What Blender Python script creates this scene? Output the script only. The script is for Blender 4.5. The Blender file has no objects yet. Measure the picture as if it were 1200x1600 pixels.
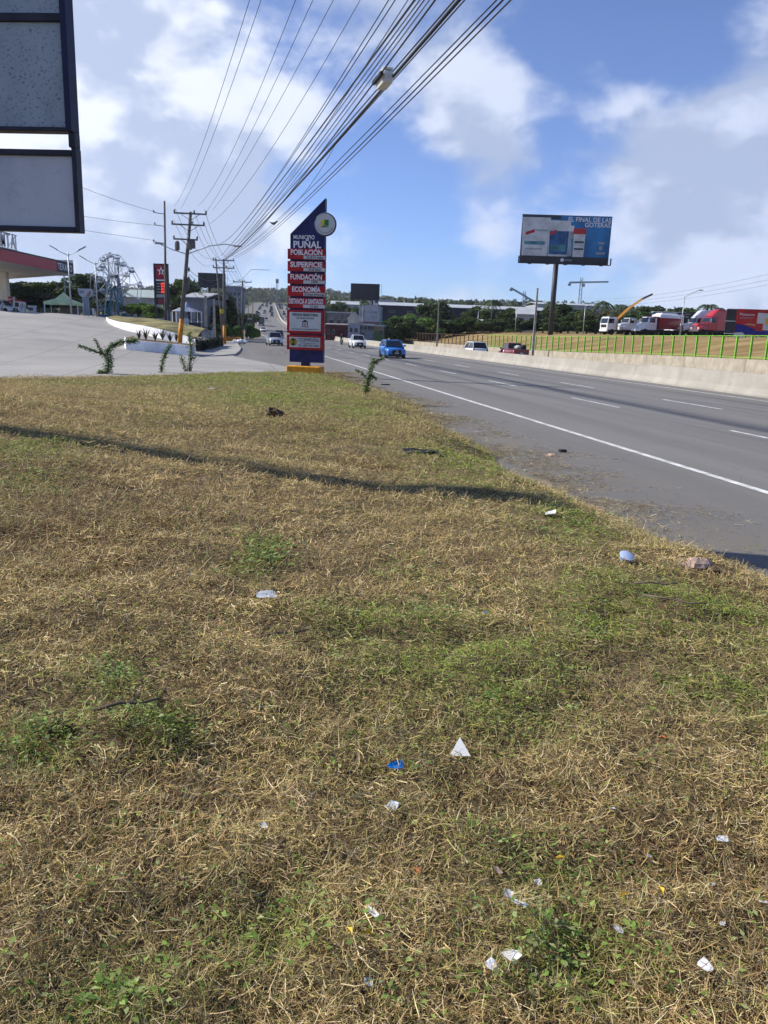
import bpy, bmesh, math, random
import numpy as np
from mathutils import Vector, Matrix
R = math.radians
random.seed(7); RNG = np.random.default_rng(11)
scene = bpy.context.scene
COL = scene.collection

# ---------------------------------------------------------------- camera
EYE = Vector((0, 0, 2.15)); PITCH = R(13.1); ROLL = R(2.0); FPX = 1200.0
cam_d = bpy.data.cameras.new("camera"); cam = bpy.data.objects.new("camera", cam_d); COL.objects.link(cam)
CAMROT = Matrix.Rotation(math.pi/2 - PITCH, 3, 'X') @ Matrix.Rotation(ROLL, 3, 'Z')
cam.matrix_world = Matrix.Translation(EYE) @ CAMROT.to_4x4()
cam_d.sensor_fit = 'VERTICAL'; cam_d.sensor_height = 24.0; cam_d.lens = 24.0*FPX/1600.0
cam_d.clip_start = 0.05; cam_d.clip_end = 12000
scene.camera = cam
def ray(px, py): return CAMROT @ Vector((px-600, 800-py, -FPX))
def atd(px, py, d):
    v = ray(px, py); return EYE + v*(d/v.y)
def atz(px, py, z):
    v = ray(px, py); return EYE + v*((z-EYE.z)/v.z)

# ---------------------------------------------------------------- sun, sky, exposure
SUN = Vector((-0.985, 0.17, 0)).normalized()*math.cos(R(34)) + Vector((0, 0, math.sin(R(34))))
sd = bpy.data.lights.new("sun", 'SUN'); sd.energy = 4.7; sd.angle = R(0.5); sd.color = (1.0, 0.95, 0.86)
sun = bpy.data.objects.new("sun", sd); COL.objects.link(sun)
sun.rotation_euler = SUN.to_track_quat('Z', 'Y').to_euler(); sun.location = (-30, 6, 30)
vs = scene.view_settings; vs.view_transform = 'Standard'; vs.look = 'None'; vs.gamma = 1; vs.exposure = 0.5; vs.use_curve_mapping = False
cy = scene.cycles; cy.max_bounces = 5; cy.diffuse_bounces = 3; cy.glossy_bounces = 2; cy.transmission_bounces = 2; cy.volume_bounces = 0; cy.use_adaptive_sampling = True; cy.adaptive_threshold = .025

def NT(tree):
    n, l = tree.nodes, tree.links
    def N(t, **k):
        o = n.new(t)
        for a, v in k.items(): setattr(o, a, v)
        return o
    def put(sock, v):
        if isinstance(v, bpy.types.NodeSocket): l.new(v, sock)
        elif v is not None: sock.default_value = v
    def M(op, a, b=None, c=None, clamp=False):
        o = N('ShaderNodeMath', operation=op); o.use_clamp = clamp
        put(o.inputs[0], a); put(o.inputs[1], b); put(o.inputs[2], c); return o.outputs[0]
    def V(op, a, b=None):
        o = N('ShaderNodeVectorMath', operation=op); put(o.inputs[0], a); put(o.inputs[1], b)
        return o.outputs['Value'] if op in ('DOT_PRODUCT', 'LENGTH') else o.outputs['Vector']
    def ramp(f, lo, hi, a=0., b=1.):
        o = N('ShaderNodeMapRange', interpolation_type='SMOOTHSTEP')
        put(o.inputs['Value'], f); put(o.inputs['From Min'], lo); put(o.inputs['From Max'], hi); put(o.inputs['To Min'], a); put(o.inputs['To Max'], b); return o.outputs[0]
    def mix(f, a, b, typ='MIX'):
        o = N('ShaderNodeMix', data_type='RGBA', blend_type=typ)
        put(o.inputs[0], f); put(o.inputs[6], a); put(o.inputs[7], b); return o.outputs[2]
    def noise(vec, scale, detail=4., rough=.55, dist=0.):
        o = N('ShaderNodeTexNoise'); put(o.inputs['Vector'], vec); o.inputs['Scale'].default_value = scale
        o.inputs['Detail'].default_value = detail; o.inputs['Roughness'].default_value = rough; o.inputs['Distortion'].default_value = dist
        return o.outputs[0]
    return N, M, V, ramp, mix, noise, put, l

def make_world():
    w = bpy.data.worlds.new("World"); scene.world = w; w.use_nodes = True
    t = w.node_tree; t.nodes.clear(); N, M, V, ramp, mix, noise, put, l = NT(t)
    sky = N('ShaderNodeTexSky', sky_type='NISHITA', sun_disc=False, sun_elevation=R(34), sun_rotation=math.atan2(SUN.x, SUN.y))
    sky.air_density = 1.0; sky.dust_density = 0.15; sky.ozone_density = 2.2; sky.altitude = 100
    d = N('ShaderNodeTexCoord').outputs['Generated']
    s = N('ShaderNodeSeparateXYZ'); l.new(d, s.inputs[0])
    zz = M('MAXIMUM', s.outputs[2], 0.0)
    p = V('MULTIPLY', d, (1., 1., 1.55))
    big = noise(p, 2.6, 3.0, .5, .2)
    fine = noise(V('ADD', p, (5.2, 1.3, 2.2)), 7.5, 7.0, .53, .15)
    f = M('ADD', M('MULTIPLY', big, .50), M('MULTIPLY', fine, .50))
    f = M('ADD', f, M('MULTIPLY', M('SUBTRACT', fine, .5), .12))
    # where the cumulus of this sky stands (+) and where it opens (-)
    bl = [(235,95,.15,.22),(180,255,.075,.20),(60,120,.22,.18),(350,60,.12,.05),(300,270,.10,.14),(440,130,.10,.04),(715,110,.15,.17),(640,30,.12,.08),(760,200,.08,.10),(790,280,.08,.15),(850,300,.07,.10),(1050,245,.10,.24),(950,170,.05,.13),
          (1130,280,.09,.17),(1180,330,.10,.16),(1090,20,.15,.20),(1195,120,.06,.12),(610,335,.035,.14),(560,420,.06,.10),(420,340,.07,.15),(280,330,.08,.10),(130,40,.1,.1),
          (670,275,.06,-.08),(775,225,.09,.11),(700,170,.08,.07),(1000,330,.06,.10),(620,130,.06,-.08),(590,250,.07,-.10),(905,110,.12,-.36),(1060,105,.07,-.14),(860,215,.045,-.12),(140,205,.05,-.24),(250,190,.03,-.12),(480,60,.05,-.10),(330,170,.04,-.10),(500,200,.08,-.06),(730,350,.06,-.05),(345,115,.03,-.12),(130,30,.03,-.08),(400,250,.04,-.06)]
    f0 = f
    for px, py, rad, amt in bl:
        v = ray(px, py).normalized()
        dist = V('LENGTH', V('SUBTRACT', d, tuple(v)))
        f = M('ADD', f, ramp(dist, rad*1.8, 0.0, 0., amt*.72))
    f = M('ADD', f, ramp(zz, .17, .03, 0., .06))
    cov = ramp(f, .53, .70)
    # the same field sampled towards the sun and upwards: thicker there means shaded here
    off = (-.045, .01, .075)
    sh = M('ADD', M('MULTIPLY', noise(V('ADD', p, off), 2.6, 2.0, .5, .2), .5), M('MULTIPLY', noise(V('ADD', p, (5.2+off[0], 1.3+off[1], 2.2+off[2])), 7.5, 4.0, .53, .15), .5))
    dens = ramp(M('ADD', M('MULTIPLY', M('SUBTRACT', f, .62), .55), M('MULTIPLY', M('SUBTRACT', sh, f0), 2.1)), -.09, .15)
    fw = ramp(V('DOT_PRODUCT', d, tuple(SUN)), .05, .62)
    lit = mix(fw, (6.7, 7.4, 9.3, 1), (9.7, 10.2, 11.2, 1)); dark = mix(fw, (4.3, 5.1, 7.0, 1), (5.3, 6.1, 8.1, 1))
    cc = mix(dens, lit, dark)
    clear = mix(1., sky.outputs[0], mix(ramp(zz, .0, .32), (.80, 1.0, 1.62, 1), (1.02, 1.06, 1.42, 1)), 'MULTIPLY')
    out = mix(M('MULTIPLY', cov, .9), clear, cc)
    bg = N('ShaderNodeBackground'); l.new(out, bg.inputs[0]); bg.inputs[1].default_value = 0.077
    o = N('ShaderNodeOutputWorld'); l.new(bg.outputs[0], o.inputs[0])
    w.cycles.sampling_method = 'MANUAL'; w.cycles.sample_map_resolution = 512
make_world()

# ---------------------------------------------------------------- numeric helpers
def sstep(a, b, x):
    t = np.clip((np.asarray(x, float)-a)/(b-a), 0, 1); return t*t*(3-2*t)
_L = np.random.default_rng(3).random((8, 256, 256))
def vnoise(x, y, k=0):
    x = np.asarray(x, float); y = np.asarray(y, float); xi = np.floor(x).astype(int); yi = np.floor(y).astype(int)
    fx = x-xi; fy = y-yi; fx = fx*fx*(3-2*fx); fy = fy*fy*(3-2*fy); T = _L[k % 8]
    g = lambda a, b: T[a & 255, b & 255]
    return (g(xi, yi)*(1-fx)+g(xi+1, yi)*fx)*(1-fy)+(g(xi, yi+1)*(1-fx)+g(xi+1, yi+1)*fx)*fy
def fbm(x, y, sc, octv=4, k=0):
    v = 0.; a = .5; tot = 0.
    for i in range(octv): v = v+a*vnoise(x*sc+17.3*i, y*sc+9.1*i, k+i); tot += a; a *= .5; sc *= 2.03
    return v/tot

# ---------------------------------------------------------------- road geometry: s along, n across (to the right)
B0 = R(11.3)
_S = np.arange(-80, 2600.1, 10.0)
_bear = B0 - R(2.6)*sstep(300, 460, _S)
_PX = np.zeros_like(_S); _PY = np.zeros_like(_S)
_dx = -np.sin(_bear)*10; _dy = np.cos(_bear)*10
_PX[1:] = np.cumsum((_dx[1:]+_dx[:-1])/2); _PY[1:] = np.cumsum((_dy[1:]+_dy[:-1])/2)
_i0 = 8; _PX -= _PX[_i0]; _PY -= _PY[_i0]
def sn2xy(s, n):
    b = np.interp(s, _S, _bear)
    return np.interp(s, _S, _PX)+n*np.cos(b), np.interp(s, _S, _PY)+n*np.sin(b)
def xy2sn(x, y):
    x = np.asarray(x, float); y = np.asarray(y, float)
    s = -x*math.sin(B0)+y*math.cos(B0)
    for _ in range(3):
        b = np.interp(s, _S, _bear); cx = np.interp(s, _S, _PX); cy = np.interp(s, _S, _PY)
        s = s + (x-cx)*-np.sin(b)+(y-cy)*np.cos(b)
    b = np.interp(s, _S, _bear); cx = np.interp(s, _S, _PX); cy = np.interp(s, _S, _PY)
    return s, (x-cx)*np.cos(b)+(y-cy)*np.sin(b)
_ZS = [-80, 150, 200, 250, 305, 370, 450, 560, 700, 850, 1000, 1300, 1700, 2600]
_ZV = [0, 0, .25, 1.1, 2.6, 5.2, 9.2, 14.2, 20.5, 27, 33.5, 43, 50, 52]
_ZA = np.interp(_S, _ZS, _ZV); _ZA = np.convolve(np.pad(_ZA, 4, mode='edge'), np.ones(9)/9, 'valid')
def zroad(s, n=0):
    return np.interp(s, _S, _ZA) - .2*sstep(22.9, 23.6, n)
def apron_z(x, y):
    s, n = xy2sn(x, y)
    return zroad(s) + .02 + .035*sstep(2, -2, n) + .038*np.maximum(0, np.minimum(s, 95)-42)*sstep(-1, -20, n) + .02*np.maximum(0, np.minimum(s, 95)-44)*sstep(0, -8, n)*sstep(40, 60, s)
_LX = [-40, -20, -13.5, -10.3, -7, -4.6, -2.5, 0]; _LY = [12, 23, 26.9, 30.8, 36.9, 39.2, 39.0, 36]
def lawn_in(x, y):
    s, n = xy2sn(x, y)
    nr = 4.9+.2*np.sin(s*.31+1)+1.0*(fbm(s, n*0, .6, 4, 2)-.5) + .7*sstep(14, 26, s)
    dr = nr-n
    df = (np.interp(x, _LX, _LY)-y)*.75
    return dr, df
def lawn_z(x, y):
    dr, df = lawn_in(x, y)
    base = .5+.085*np.clip(-x, 0, 6)*sstep(24, 9, y)-.33*sstep(9, 34, y)
    bump = .10*(fbm(x, y, .55, 3, 1)-.5)+.085*(fbm(x, y*1.7, 1.9, 4, 4)-.5)
    e = sstep(-.15, 1.7, dr)*sstep(-.1, .9, df)
    return -.06+(base+.06)*e+bump*np.clip(e*1.5, 0, 1)
_TT = np.concatenate([np.arange(.3, 12, .02), np.arange(12, 70, .08)])
def on_lawn(px, py):
    v = ray(px, py).normalized(); x = v.x*_TT; y = v.y*_TT; z = EYE.z+v.z*_TT
    k = (z < 1.3) & (z > -.1)
    if not k.any(): return atz(px, py, .2)
    i = np.flatnonzero(k); hit = np.flatnonzero(z[i] <= lawn_z(x[i], y[i]))
    if not len(hit): return atz(px, py, .2)
    j = i[hit[0]]; return Vector((x[j], y[j], z[j]))
def wall_top(s): return zroad(s)+np.interp(s, [30, 50, 64, 86, 135, 220], [1.35, 1.2, 1.08, .75, .66, .6])
def field_z(s, n):
    # dry field behind the low wall on the far side
    b = wall_top(s)-.1; return b+(zroad(s)+3.0-b)*sstep(38, 57, n)+.45*sstep(57, 78, n)
def ground_z(x, y):
    s, n = xy2sn(x, y)
    z = np.interp(s, _S, _ZA)
    left = sstep(-3, -40, n)*3.6*sstep(40, 95, s)*sstep(420, 200, s)
    right = field_z(s, n)-zroad(s)
    hill = 9*sstep(700, 1700, y)*sstep(40, 300, np.abs(n-10))
    hill = hill+14*sstep(1090, 1260, y)*sstep(260, 90, np.abs(n))
    hill = hill+9*(fbm(x, y, .004, 3, 5)-.5)*sstep(500, 900, y)*sstep(20,120,np.abs(n-15))
    z = z + np.where(n < 0, left, 0) + hill
    z = np.where(n > 37.4, z+right*sstep(37.4, 37.6, n), z)
    inside = (n > -1.5) & (n < 41.5) & (s > -70) & (s < 1115)
    z = np.where(inside, np.interp(s, _S, _ZA)-.6, z)
    z = np.where((n <= 4) & (s < 176) & (n > -63), np.minimum(z, apron_z(x, y)-.5), z)
    return z

def surf_z(x, y):
    s, n = [float(q) for q in xy2sn(x, y)]
    if -62 < n < -1.5 and 14 < s < 176: return float(apron_z(x, y))
    if -1.5 <= n < 37.4: return float(zroad(s, n))
    return float(ground_z(x, y))
# ---------------------------------------------------------------- materials
MATS = {}
def mat(name, col, rough=.7, var=.12, scale=4., bump=0., metal=0., spec=.3, tint=None, coat=0., objrand=0., stretch=(1, 1, 1)):
    if name in MATS: return MATS[name]
    m = bpy.data.materials.new(name); m.use_nodes = True; t = m.node_tree; t.nodes.clear()
    N, MM, V, ramp, mix, noise, put, l = NT(t)
    b = N('ShaderNodeBsdfPrincipled'); o = N('ShaderNodeOutputMaterial'); l.new(b.outputs[0], o.inputs[0])
    tc = N('ShaderNodeTexCoord').outputs['Object']
    if stretch != (1, 1, 1): tc = V('MULTIPLY', tc, stretch)
    n1 = noise(tc, scale, 6., .6)
    c = tuple(col)+(1,)
    lo = tuple(max(0, x*(1-var*1.6)) for x in col)+(1,); hi = tuple(min(1, x*(1+var*1.4)) for x in (tint or col))+(1,)
    colr = mix(ramp(n1, .3, .72), lo, hi)
    if objrand:
        oi = N('ShaderNodeObjectInfo'); h = N('ShaderNodeHueSaturation')
        l.new(M_(N, l, oi.outputs['Random'], -objrand*.05, objrand*.05, .5), h.inputs['Hue'])
        l.new(M_(N, l, oi.outputs['Random'], -objrand, objrand, 1.), h.inputs['Value']); l.new(colr, h.inputs['Color']); colr = h.outputs[0]
    l.new(colr, b.inputs['Base Color'])
    b.inputs['Roughness'].default_value = rough; b.inputs['Metallic'].default_value = metal; b.inputs['Specular IOR Level'].default_value = spec
    if coat: b.inputs['Coat Weight'].default_value = coat; b.inputs['Coat Roughness'].default_value = .08
    if bump:
        bp = N('ShaderNodeBump'); bp.inputs['Strength'].default_value = min(1, bump); bp.inputs['Distance'].default_value = .02
        l.new(noise(tc, scale*5, 6., .65), bp.inputs['Height']); l.new(bp.outputs[0], b.inputs['Normal'])
    MATS[name] = m; return m
def M_(N, l, sock, a, b, base):
    o = N('ShaderNodeMapRange'); l.new(sock, o.inputs[0]); o.inputs['To Min'].default_value = base+a; o.inputs['To Max'].default_value = base+b; return o.outputs[0]
def emis(name, col, strength):
    if name in MATS: return MATS[name]
    m = mat(name, col, .5); b = [x for x in m.node_tree.nodes if x.type == 'BSDF_PRINCIPLED'][0]
    b.inputs['Emission Color'].default_value = tuple(col)+(1,); b.inputs['Emission Strength'].default_value = strength; return m
def attr_mat(name, attr='col', trans=.3, rough=.8, sheen=0.):
    m = bpy.data.materials.new(name); m.use_nodes = True; t = m.node_tree; t.nodes.clear()
    N, MM, V, ramp, mix, noise, put, l = NT(t)
    a = N('ShaderNodeAttribute', attribute_name=attr); o = N('ShaderNodeOutputMaterial')
    b = N('ShaderNodeBsdfPrincipled'); b.inputs['Roughness'].default_value = rough; b.inputs['Specular IOR Level'].default_value = .25
    tr = N('ShaderNodeBsdfTranslucent'); mx = N('ShaderNodeMixShader'); mx.inputs[0].default_value = trans
    l.new(a.outputs['Color'], b.inputs['Base Color']); l.new(a.outputs['Color'], tr.inputs[0])
    l.new(b.outputs[0], mx.inputs[1]); l.new(tr.outputs[0], mx.inputs[2]); l.new(mx.outputs[0], o.inputs[0])
    MATS[name] = m; return m

# ---------------------------------------------------------------- mesh helpers
class MB:
    def __init__(s): s.v = []; s.f = []
    def add(s, vs, fs):
        k = len(s.v); s.v += [tuple(v) for v in vs]; s.f += [tuple(i+k for i in f) for f in fs]; return s
    def hexa(s, p):      # 8 points: bottom ring then top ring
        return s.add(p, [(3, 2, 1, 0), (4, 5, 6, 7), (0, 1, 5, 4), (1, 2, 6, 5), (2, 3, 7, 6), (3, 0, 4, 7)])
    def box(s, x0, x1, y0, y1, z0, z1):
        return s.hexa([(x0,y0,z0),(x1,y0,z0),(x1,y1,z0),(x0,y1,z0),(x0,y0,z1),(x1,y0,z1),(x1,y1,z1),(x0,y1,z1)])
    def bbox(s, x0, x1, y0, y1, z0, z1, b=.03):    # box with chamfered upright and upper edges
        P = lambda d, z: [(x0+b,y0+d,z),(x1-b,y0+d,z),(x1-d,y0+b,z),(x1-d,y1-b,z),(x1-b,y1-d,z),(x0+b,y1-d,z),(x0+d,y1-b,z),(x0+d,y0+b,z)]
        rings = [P(b*.5, z0), P(0, z0+b), P(0, z1-b), P(b*.7, z1-b*.3), [(x0+b*1.6 if x < (x0+x1)/2 else x1-b*1.6, y0+b*1.6 if y < (y0+y1)/2 else y1-b*1.6, z1) for x, y, z in P(0, z1)]]
        return s.rings(rings)
    def rings(s, rr, caps=True, closed=True):
        n = len(rr[0]); k = len(s.v)
        for r in rr: s.v += [tuple(p) for p in r]
        for i in range(len(rr)-1):
            for j in range(n if closed else n-1):
                a = k+i*n+j; b = k+i*n+(j+1) % n; s.f.append((a, b, b+n, a+n))
        if caps: s.f.append(tuple(k+j for j in reversed(range(n)))); s.f.append(tuple(k+(len(rr)-1)*n+j for j in range(n)))
        return s
    def cyl(s, p0, p1, r0, r1=None, n=10, caps=True):
        r1 = r0 if r1 is None else r1; p0 = Vector(p0); p1 = Vector(p1); d = (p1-p0).normalized()
        a = d.orthogonal().normalized(); b = d.cross(a)
        return s.rings([[p+(a*math.cos(t)+b*math.sin(t))*r for t in [2*math.pi*i/n for i in range(n)]] for p, r in ((p0, r0), (p1, r1))], caps)
    def tube(s, pts, r, n=6, r1=None):
        pts = [Vector(p) for p in pts]; rr = []; up = None
        for i, p in enumerate(pts):
            d = (pts[min(i+1, len(pts)-1)]-pts[max(i-1, 0)]).normalized()
            if up is None: up = d.orthogonal().normalized()
            up = (up-d*up.dot(d)).normalized(); b = d.cross(up)
            q = r if r1 is None else r+(r1-r)*i/(len(pts)-1)
            rr.append([p+(up*math.cos(t)+b*math.sin(t))*q for t in [2*math.pi*k/n for k in range(n)]])
        return s.rings(rr)
    def beam(s, p0, p1, w, h):
        p0 = Vector(p0); p1 = Vector(p1); d = (p1-p0).normalized(); up = Vector((0, 0, 1)) if abs(d.z) < .95 else Vector((0, 1, 0))
        a = d.cross(up).normalized()*w/2; b = a.cross(d).normalized()*h/2
        return s.hexa([p0-a-b, p0+a-b, p1+a-b, p1-a-b, p0-a+b, p0+a+b, p1+a+b, p1-a+b])
    def prism(s, poly, axis, a0, a1):   # poly of (u,v); axis 'x','y','z' = extrusion axis
        def P(u, v, w): return {'x': (w, u, v), 'y': (u, w, v), 'z': (u, v, w)}[axis]
        n = len(poly); s.add([P(u, v, a0) for u, v in poly]+[P(u, v, a1) for u, v in poly],
            [tuple(reversed(range(n))), tuple(range(n, 2*n))]+[(i, (i+1) % n, n+(i+1) % n, n+i) for i in range(n)]); return s
    def lathe(s, prof, c=(0, 0, 0), n=12, ax='z'):
        rr = []
        for r, h in prof:
            ring = []
            for i in range(n):
                t = 2*math.pi*i/n; x, y = r*math.cos(t), r*math.sin(t)
                ring.append({'z': (c[0]+x, c[1]+y, c[2]+h), 'x': (c[0]+h, c[1]+x, c[2]+y), 'y': (c[0]+x, c[1]+h, c[2]+y)}[ax])
            rr.append(ring)
        return s.rings(rr)
    def blob(s, c, r, n=8, m=5, jit=.0, sq=(1, 1, 1), seed=0):
        q = random.Random(seed); prof = []
        rr = []
        for i in range(m+1):
            ph = math.pi*(i+.15*(i == 0)-.15*(i == m))/m; ring = []
            for k in range(n):
                t = 2*math.pi*k/n; g = r*(1+q.uniform(-jit, jit))
                ring.append((c[0]+g*math.sin(ph)*math.cos(t)*sq[0], c[1]+g*math.sin(ph)*math.sin(t)*sq[1], c[2]-g*math.cos(ph)*sq[2]))
            rr.append(ring)
        return s.rings(rr)
    def mesh(s, name, m, smooth=False):
        me = bpy.data.meshes.new(name); me.from_pydata(s.v, [], s.f)
        bm = bmesh.new(); bm.from_mesh(me); bmesh.ops.recalc_face_normals(bm, faces=bm.faces); bm.to_mesh(me); bm.free()
        if m: me.materials.append(m)
        if smooth: me.polygons.foreach_set('use_smooth', [True]*len(me.polygons))
        return me
    def build(s, name, m, parent=None, smooth=False, loc=None, rz=0):
        o = bpy.data.objects.new(name, s.mesh(name, m, smooth)); COL.objects.link(o)
        if parent: o.parent = parent
        if loc is not None: o.location = loc
        if rz: o.rotation_euler.z = rz
        return o
def tag(o, label=None, cat=None, group=None, kind=None):
    if label: o['label'] = label
    if cat: o['category'] = cat
    if group: o['group'] = group
    if kind: o['kind'] = kind
    return o
def thing(name, label, cat, loc=(0, 0, 0), rz=0., group=None):
    o = bpy.data.objects.new(name, None); COL.objects.link(o); o.empty_display_size = .3
    o.location = loc; o.rotation_euler.z = rz; return tag(o, label, cat, group)
def copy_tree(o, parent=None):
    c = o.copy(); COL.objects.link(c)
    if parent: c.parent = parent
    for ch in list(o.children): copy_tree(ch, c)
    return c
def fast_mesh(name, verts, quads, m, cols=None, smooth=False):
    me = bpy.data.meshes.new(name); nv, nf = len(verts), len(quads); k = quads.shape[1]
    me.vertices.add(nv); me.vertices.foreach_set('co', np.ascontiguousarray(verts, np.float32).ravel())
    me.loops.add(nf*k); me.loops.foreach_set('vertex_index', np.ascontiguousarray(quads, np.int32).ravel())
    me.polygons.add(nf); me.polygons.foreach_set('loop_start', np.arange(0, nf*k, k, dtype=np.int32)); me.polygons.foreach_set('loop_total', np.full(nf, k, np.int32))
    if smooth: me.polygons.foreach_set('use_smooth', np.ones(nf, bool))
    me.update(calc_edges=True)
    if cols is not None:
        a = me.color_attributes.new('col', 'FLOAT_COLOR', 'POINT'); a.data.foreach_set('color', np.ascontiguousarray(np.c_[cols, np.ones(len(cols))], np.float32).ravel())
    me.materials.append(m); return me
def fobj(name, me, parent=None):
    o = bpy.data.objects.new(name, me); COL.objects.link(o)
    if parent: o.parent = parent
    return o
def grid_mesh(name, U, Vv, fn, m, keep=None, uv=None, smooth=True):
    uu, vv = np.meshgrid(U, Vv); x, y, z = fn(uu.ravel(), vv.ravel())
    nu, nv = len(U), len(Vv); i = np.arange(nu*nv).reshape(nv, nu)
    q = np.stack([i[:-1, :-1], i[:-1, 1:], i[1:, 1:], i[1:, :-1]], -1).reshape(-1, 4)
    P = np.stack([x, y, z], -1)
    if keep is not None:
        kp = keep(P[:, 0], P[:, 1]); q = q[kp[q].any(1)]
        used = np.unique(q); mp = -np.ones(len(P), int); mp[used] = np.arange(len(used)); P = P[used]; q = mp[q]; uu = uu.ravel()[used]; vv = vv.ravel()[used]
    me = fast_mesh(name, P, q, m, smooth=smooth)
    if uv:
        L = me.uv_layers.new(name='uv'); li = q.ravel(); a = np.stack([uu.ravel()[li], vv.ravel()[li]], -1).astype(np.float32); L.data.foreach_set('uv', a.ravel())
    return me
_TXT = {}
def text(s, size, m, parent, loc, name='lettering', align='CENTER', width=None, off=.0, rx=math.pi/2, rz=0., ext=.004):
    cu = bpy.data.curves.new('t', 'FONT'); cu.body = s; cu.size = size; cu.align_x = align; cu.align_y = 'CENTER'; cu.offset = off; cu.extrude = ext; cu.resolution_u = 3
    ob = bpy.data.objects.new('t', cu); COL.objects.link(ob); bpy.context.view_layer.update()
    me = bpy.data.meshes.new_from_object(ob.evaluated_get(bpy.context.evaluated_depsgraph_get())); bpy.data.objects.remove(ob); bpy.data.curves.remove(cu)
    if width:
        xs = [v.co.x for v in me.vertices]; k = width/(max(xs)-min(xs))
        me.transform(Matrix.Diagonal((k, 1, 1, 1)))
    me.transform(Matrix.Rotation(rz, 4, 'Z') @ Matrix.Rotation(rx, 4, 'X'))
    me.materials.clear(); me.materials.append(m)
    o = bpy.data.objects.new(name, me); COL.objects.link(o); o.parent = parent; o.location = loc; return o
# ---------------------------------------------------------------- ground sheets
def ground_mat():
    m = bpy.data.materials.new('dry_field'); m.use_nodes = True; t = m.node_tree; t.nodes.clear(); N, MM, V, ramp, mix, noise, put, l = NT(t)
    b = N('ShaderNodeBsdfPrincipled'); o = N('ShaderNodeOutputMaterial'); l.new(b.outputs[0], o.inputs[0]); tc = N('ShaderNodeTexCoord').outputs['Object']
    a = mix(ramp(noise(V('MULTIPLY', tc, (.05, .25, 1)), 1., 6., .6), .35, .7), (.21, .145, .055, 1), (.36, .265, .125, 1))
    a = mix(ramp(noise(tc, .12, 5., .6), .55, .75), a, (.12, .13, .04, 1)); a = mix(ramp(noise(tc, .5, 6., .7), .5, .75), a, (.28, .17, .08, 1))
    sy = N('ShaderNodeSeparateXYZ'); l.new(tc, sy.inputs[0]); a = mix(MM('MULTIPLY', ramp(sy.outputs[1], 190., 330.), .92), a, mix(ramp(noise(tc, .03, 5., .6), .4, .65), (.045, .065, .02, 1), (.10, .115, .045, 1)))
    l.new(a, b.inputs['Base Color']); b.inputs['Roughness'].default_value = .95; b.inputs['Specular IOR Level'].default_value = .1
    bp = N('ShaderNodeBump'); bp.inputs['Strength'].default_value = .6; bp.inputs['Distance'].default_value = .15; l.new(noise(tc, 2.5, 8., .7), bp.inputs['Height']); l.new(bp.outputs[0], b.inputs['Normal'])
    return m
def asphalt_mat():
    m = bpy.data.materials.new('worn_asphalt'); m.use_nodes = True; t = m.node_tree; t.nodes.clear(); N, MM, V, ramp, mix, noise, put, l = NT(t)
    b = N('ShaderNodeBsdfPrincipled'); o = N('ShaderNodeOutputMaterial'); l.new(b.outputs[0], o.inputs[0])
    uv = N('ShaderNodeUVMap', uv_map='uv').outputs[0]; tc = N('ShaderNodeTexCoord').outputs['Object']
    s = N('ShaderNodeSeparateXYZ'); l.new(uv, s.inputs[0]); n = s.outputs[0]
    a = mix(ramp(noise(V('MULTIPLY', uv, (1., .06, 1)), .8, 6., .6), .3, .75), (.178, .168, .154, 1), (.232, .22, .203, 1))
    # polished and oiled wheel tracks, wandering a little
    w = MM('ADD', n, MM('MULTIPLY', MM('SUBTRACT', noise(V('MULTIPLY', uv, (.2, .04, 1)), 1., 2.), .5), 1.6))
    f = MM('SINE', MM('MULTIPLY', w, 2*math.pi/1.9)); st = MM('MULTIPLY', ramp(f, .2, 1.), ramp(n, 8.2, 9.2))
    a = mix(MM('MULTIPLY', st, MM('MULTIPLY', ramp(noise(V('MULTIPLY', uv, (.7, .03, 1)), 1.3, 5., .6), .4, .68), .55)), a, (.06, .06, .064, 1))
    # dusty shoulder
    sh = MM('MULTIPLY', ramp(n, 8.0, 6.6), ramp(n, -1.5, 4.))
    a = mix(MM('MULTIPLY', sh, .55), a, (.155, .148, .135, 1))
    du = MM('MULTIPLY', MM('MULTIPLY', ramp(n, 7.6, 4.7), ramp(n, 1., 4.)), ramp(noise(tc, .9, 7., .7), .42, .66))
    a = mix(MM('MULTIPLY', du, .5), a, (.24, .19, .125, 1))
    v = N('ShaderNodeTexVoronoi', feature='DISTANCE_TO_EDGE'); v.inputs['Scale'].default_value = .55; l.new(V('ADD', uv, V('MULTIPLY', N('ShaderNodeTexNoise').outputs[1], (1., 1., 0))), v.inputs['Vector'])
    a = mix(MM('MULTIPLY', ramp(v.outputs['Distance'], .010, .003), .16), a, (.05, .05, .052, 1))
    gr = noise(tc, 60., 3., .7); a = mix(ramp(gr, .35, .75), mix(1., a, (.72, .72, .73, 1), 'MULTIPLY'), mix(1., a, (1.22, 1.22, 1.2, 1), 'MULTIPLY'))
    l.new(a, b.inputs['Base Color']); b.inputs['Roughness'].default_value = .82; b.inputs['Specular IOR Level'].default_value = .28
    bp = N('ShaderNodeBump'); bp.inputs['Strength'].default_value = .5; bp.inputs['Distance'].default_value = .006; l.new(noise(tc, 90., 4., .7), bp.inputs['Height']); l.new(bp.outputs[0], b.inputs['Normal'])
    return m
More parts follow.
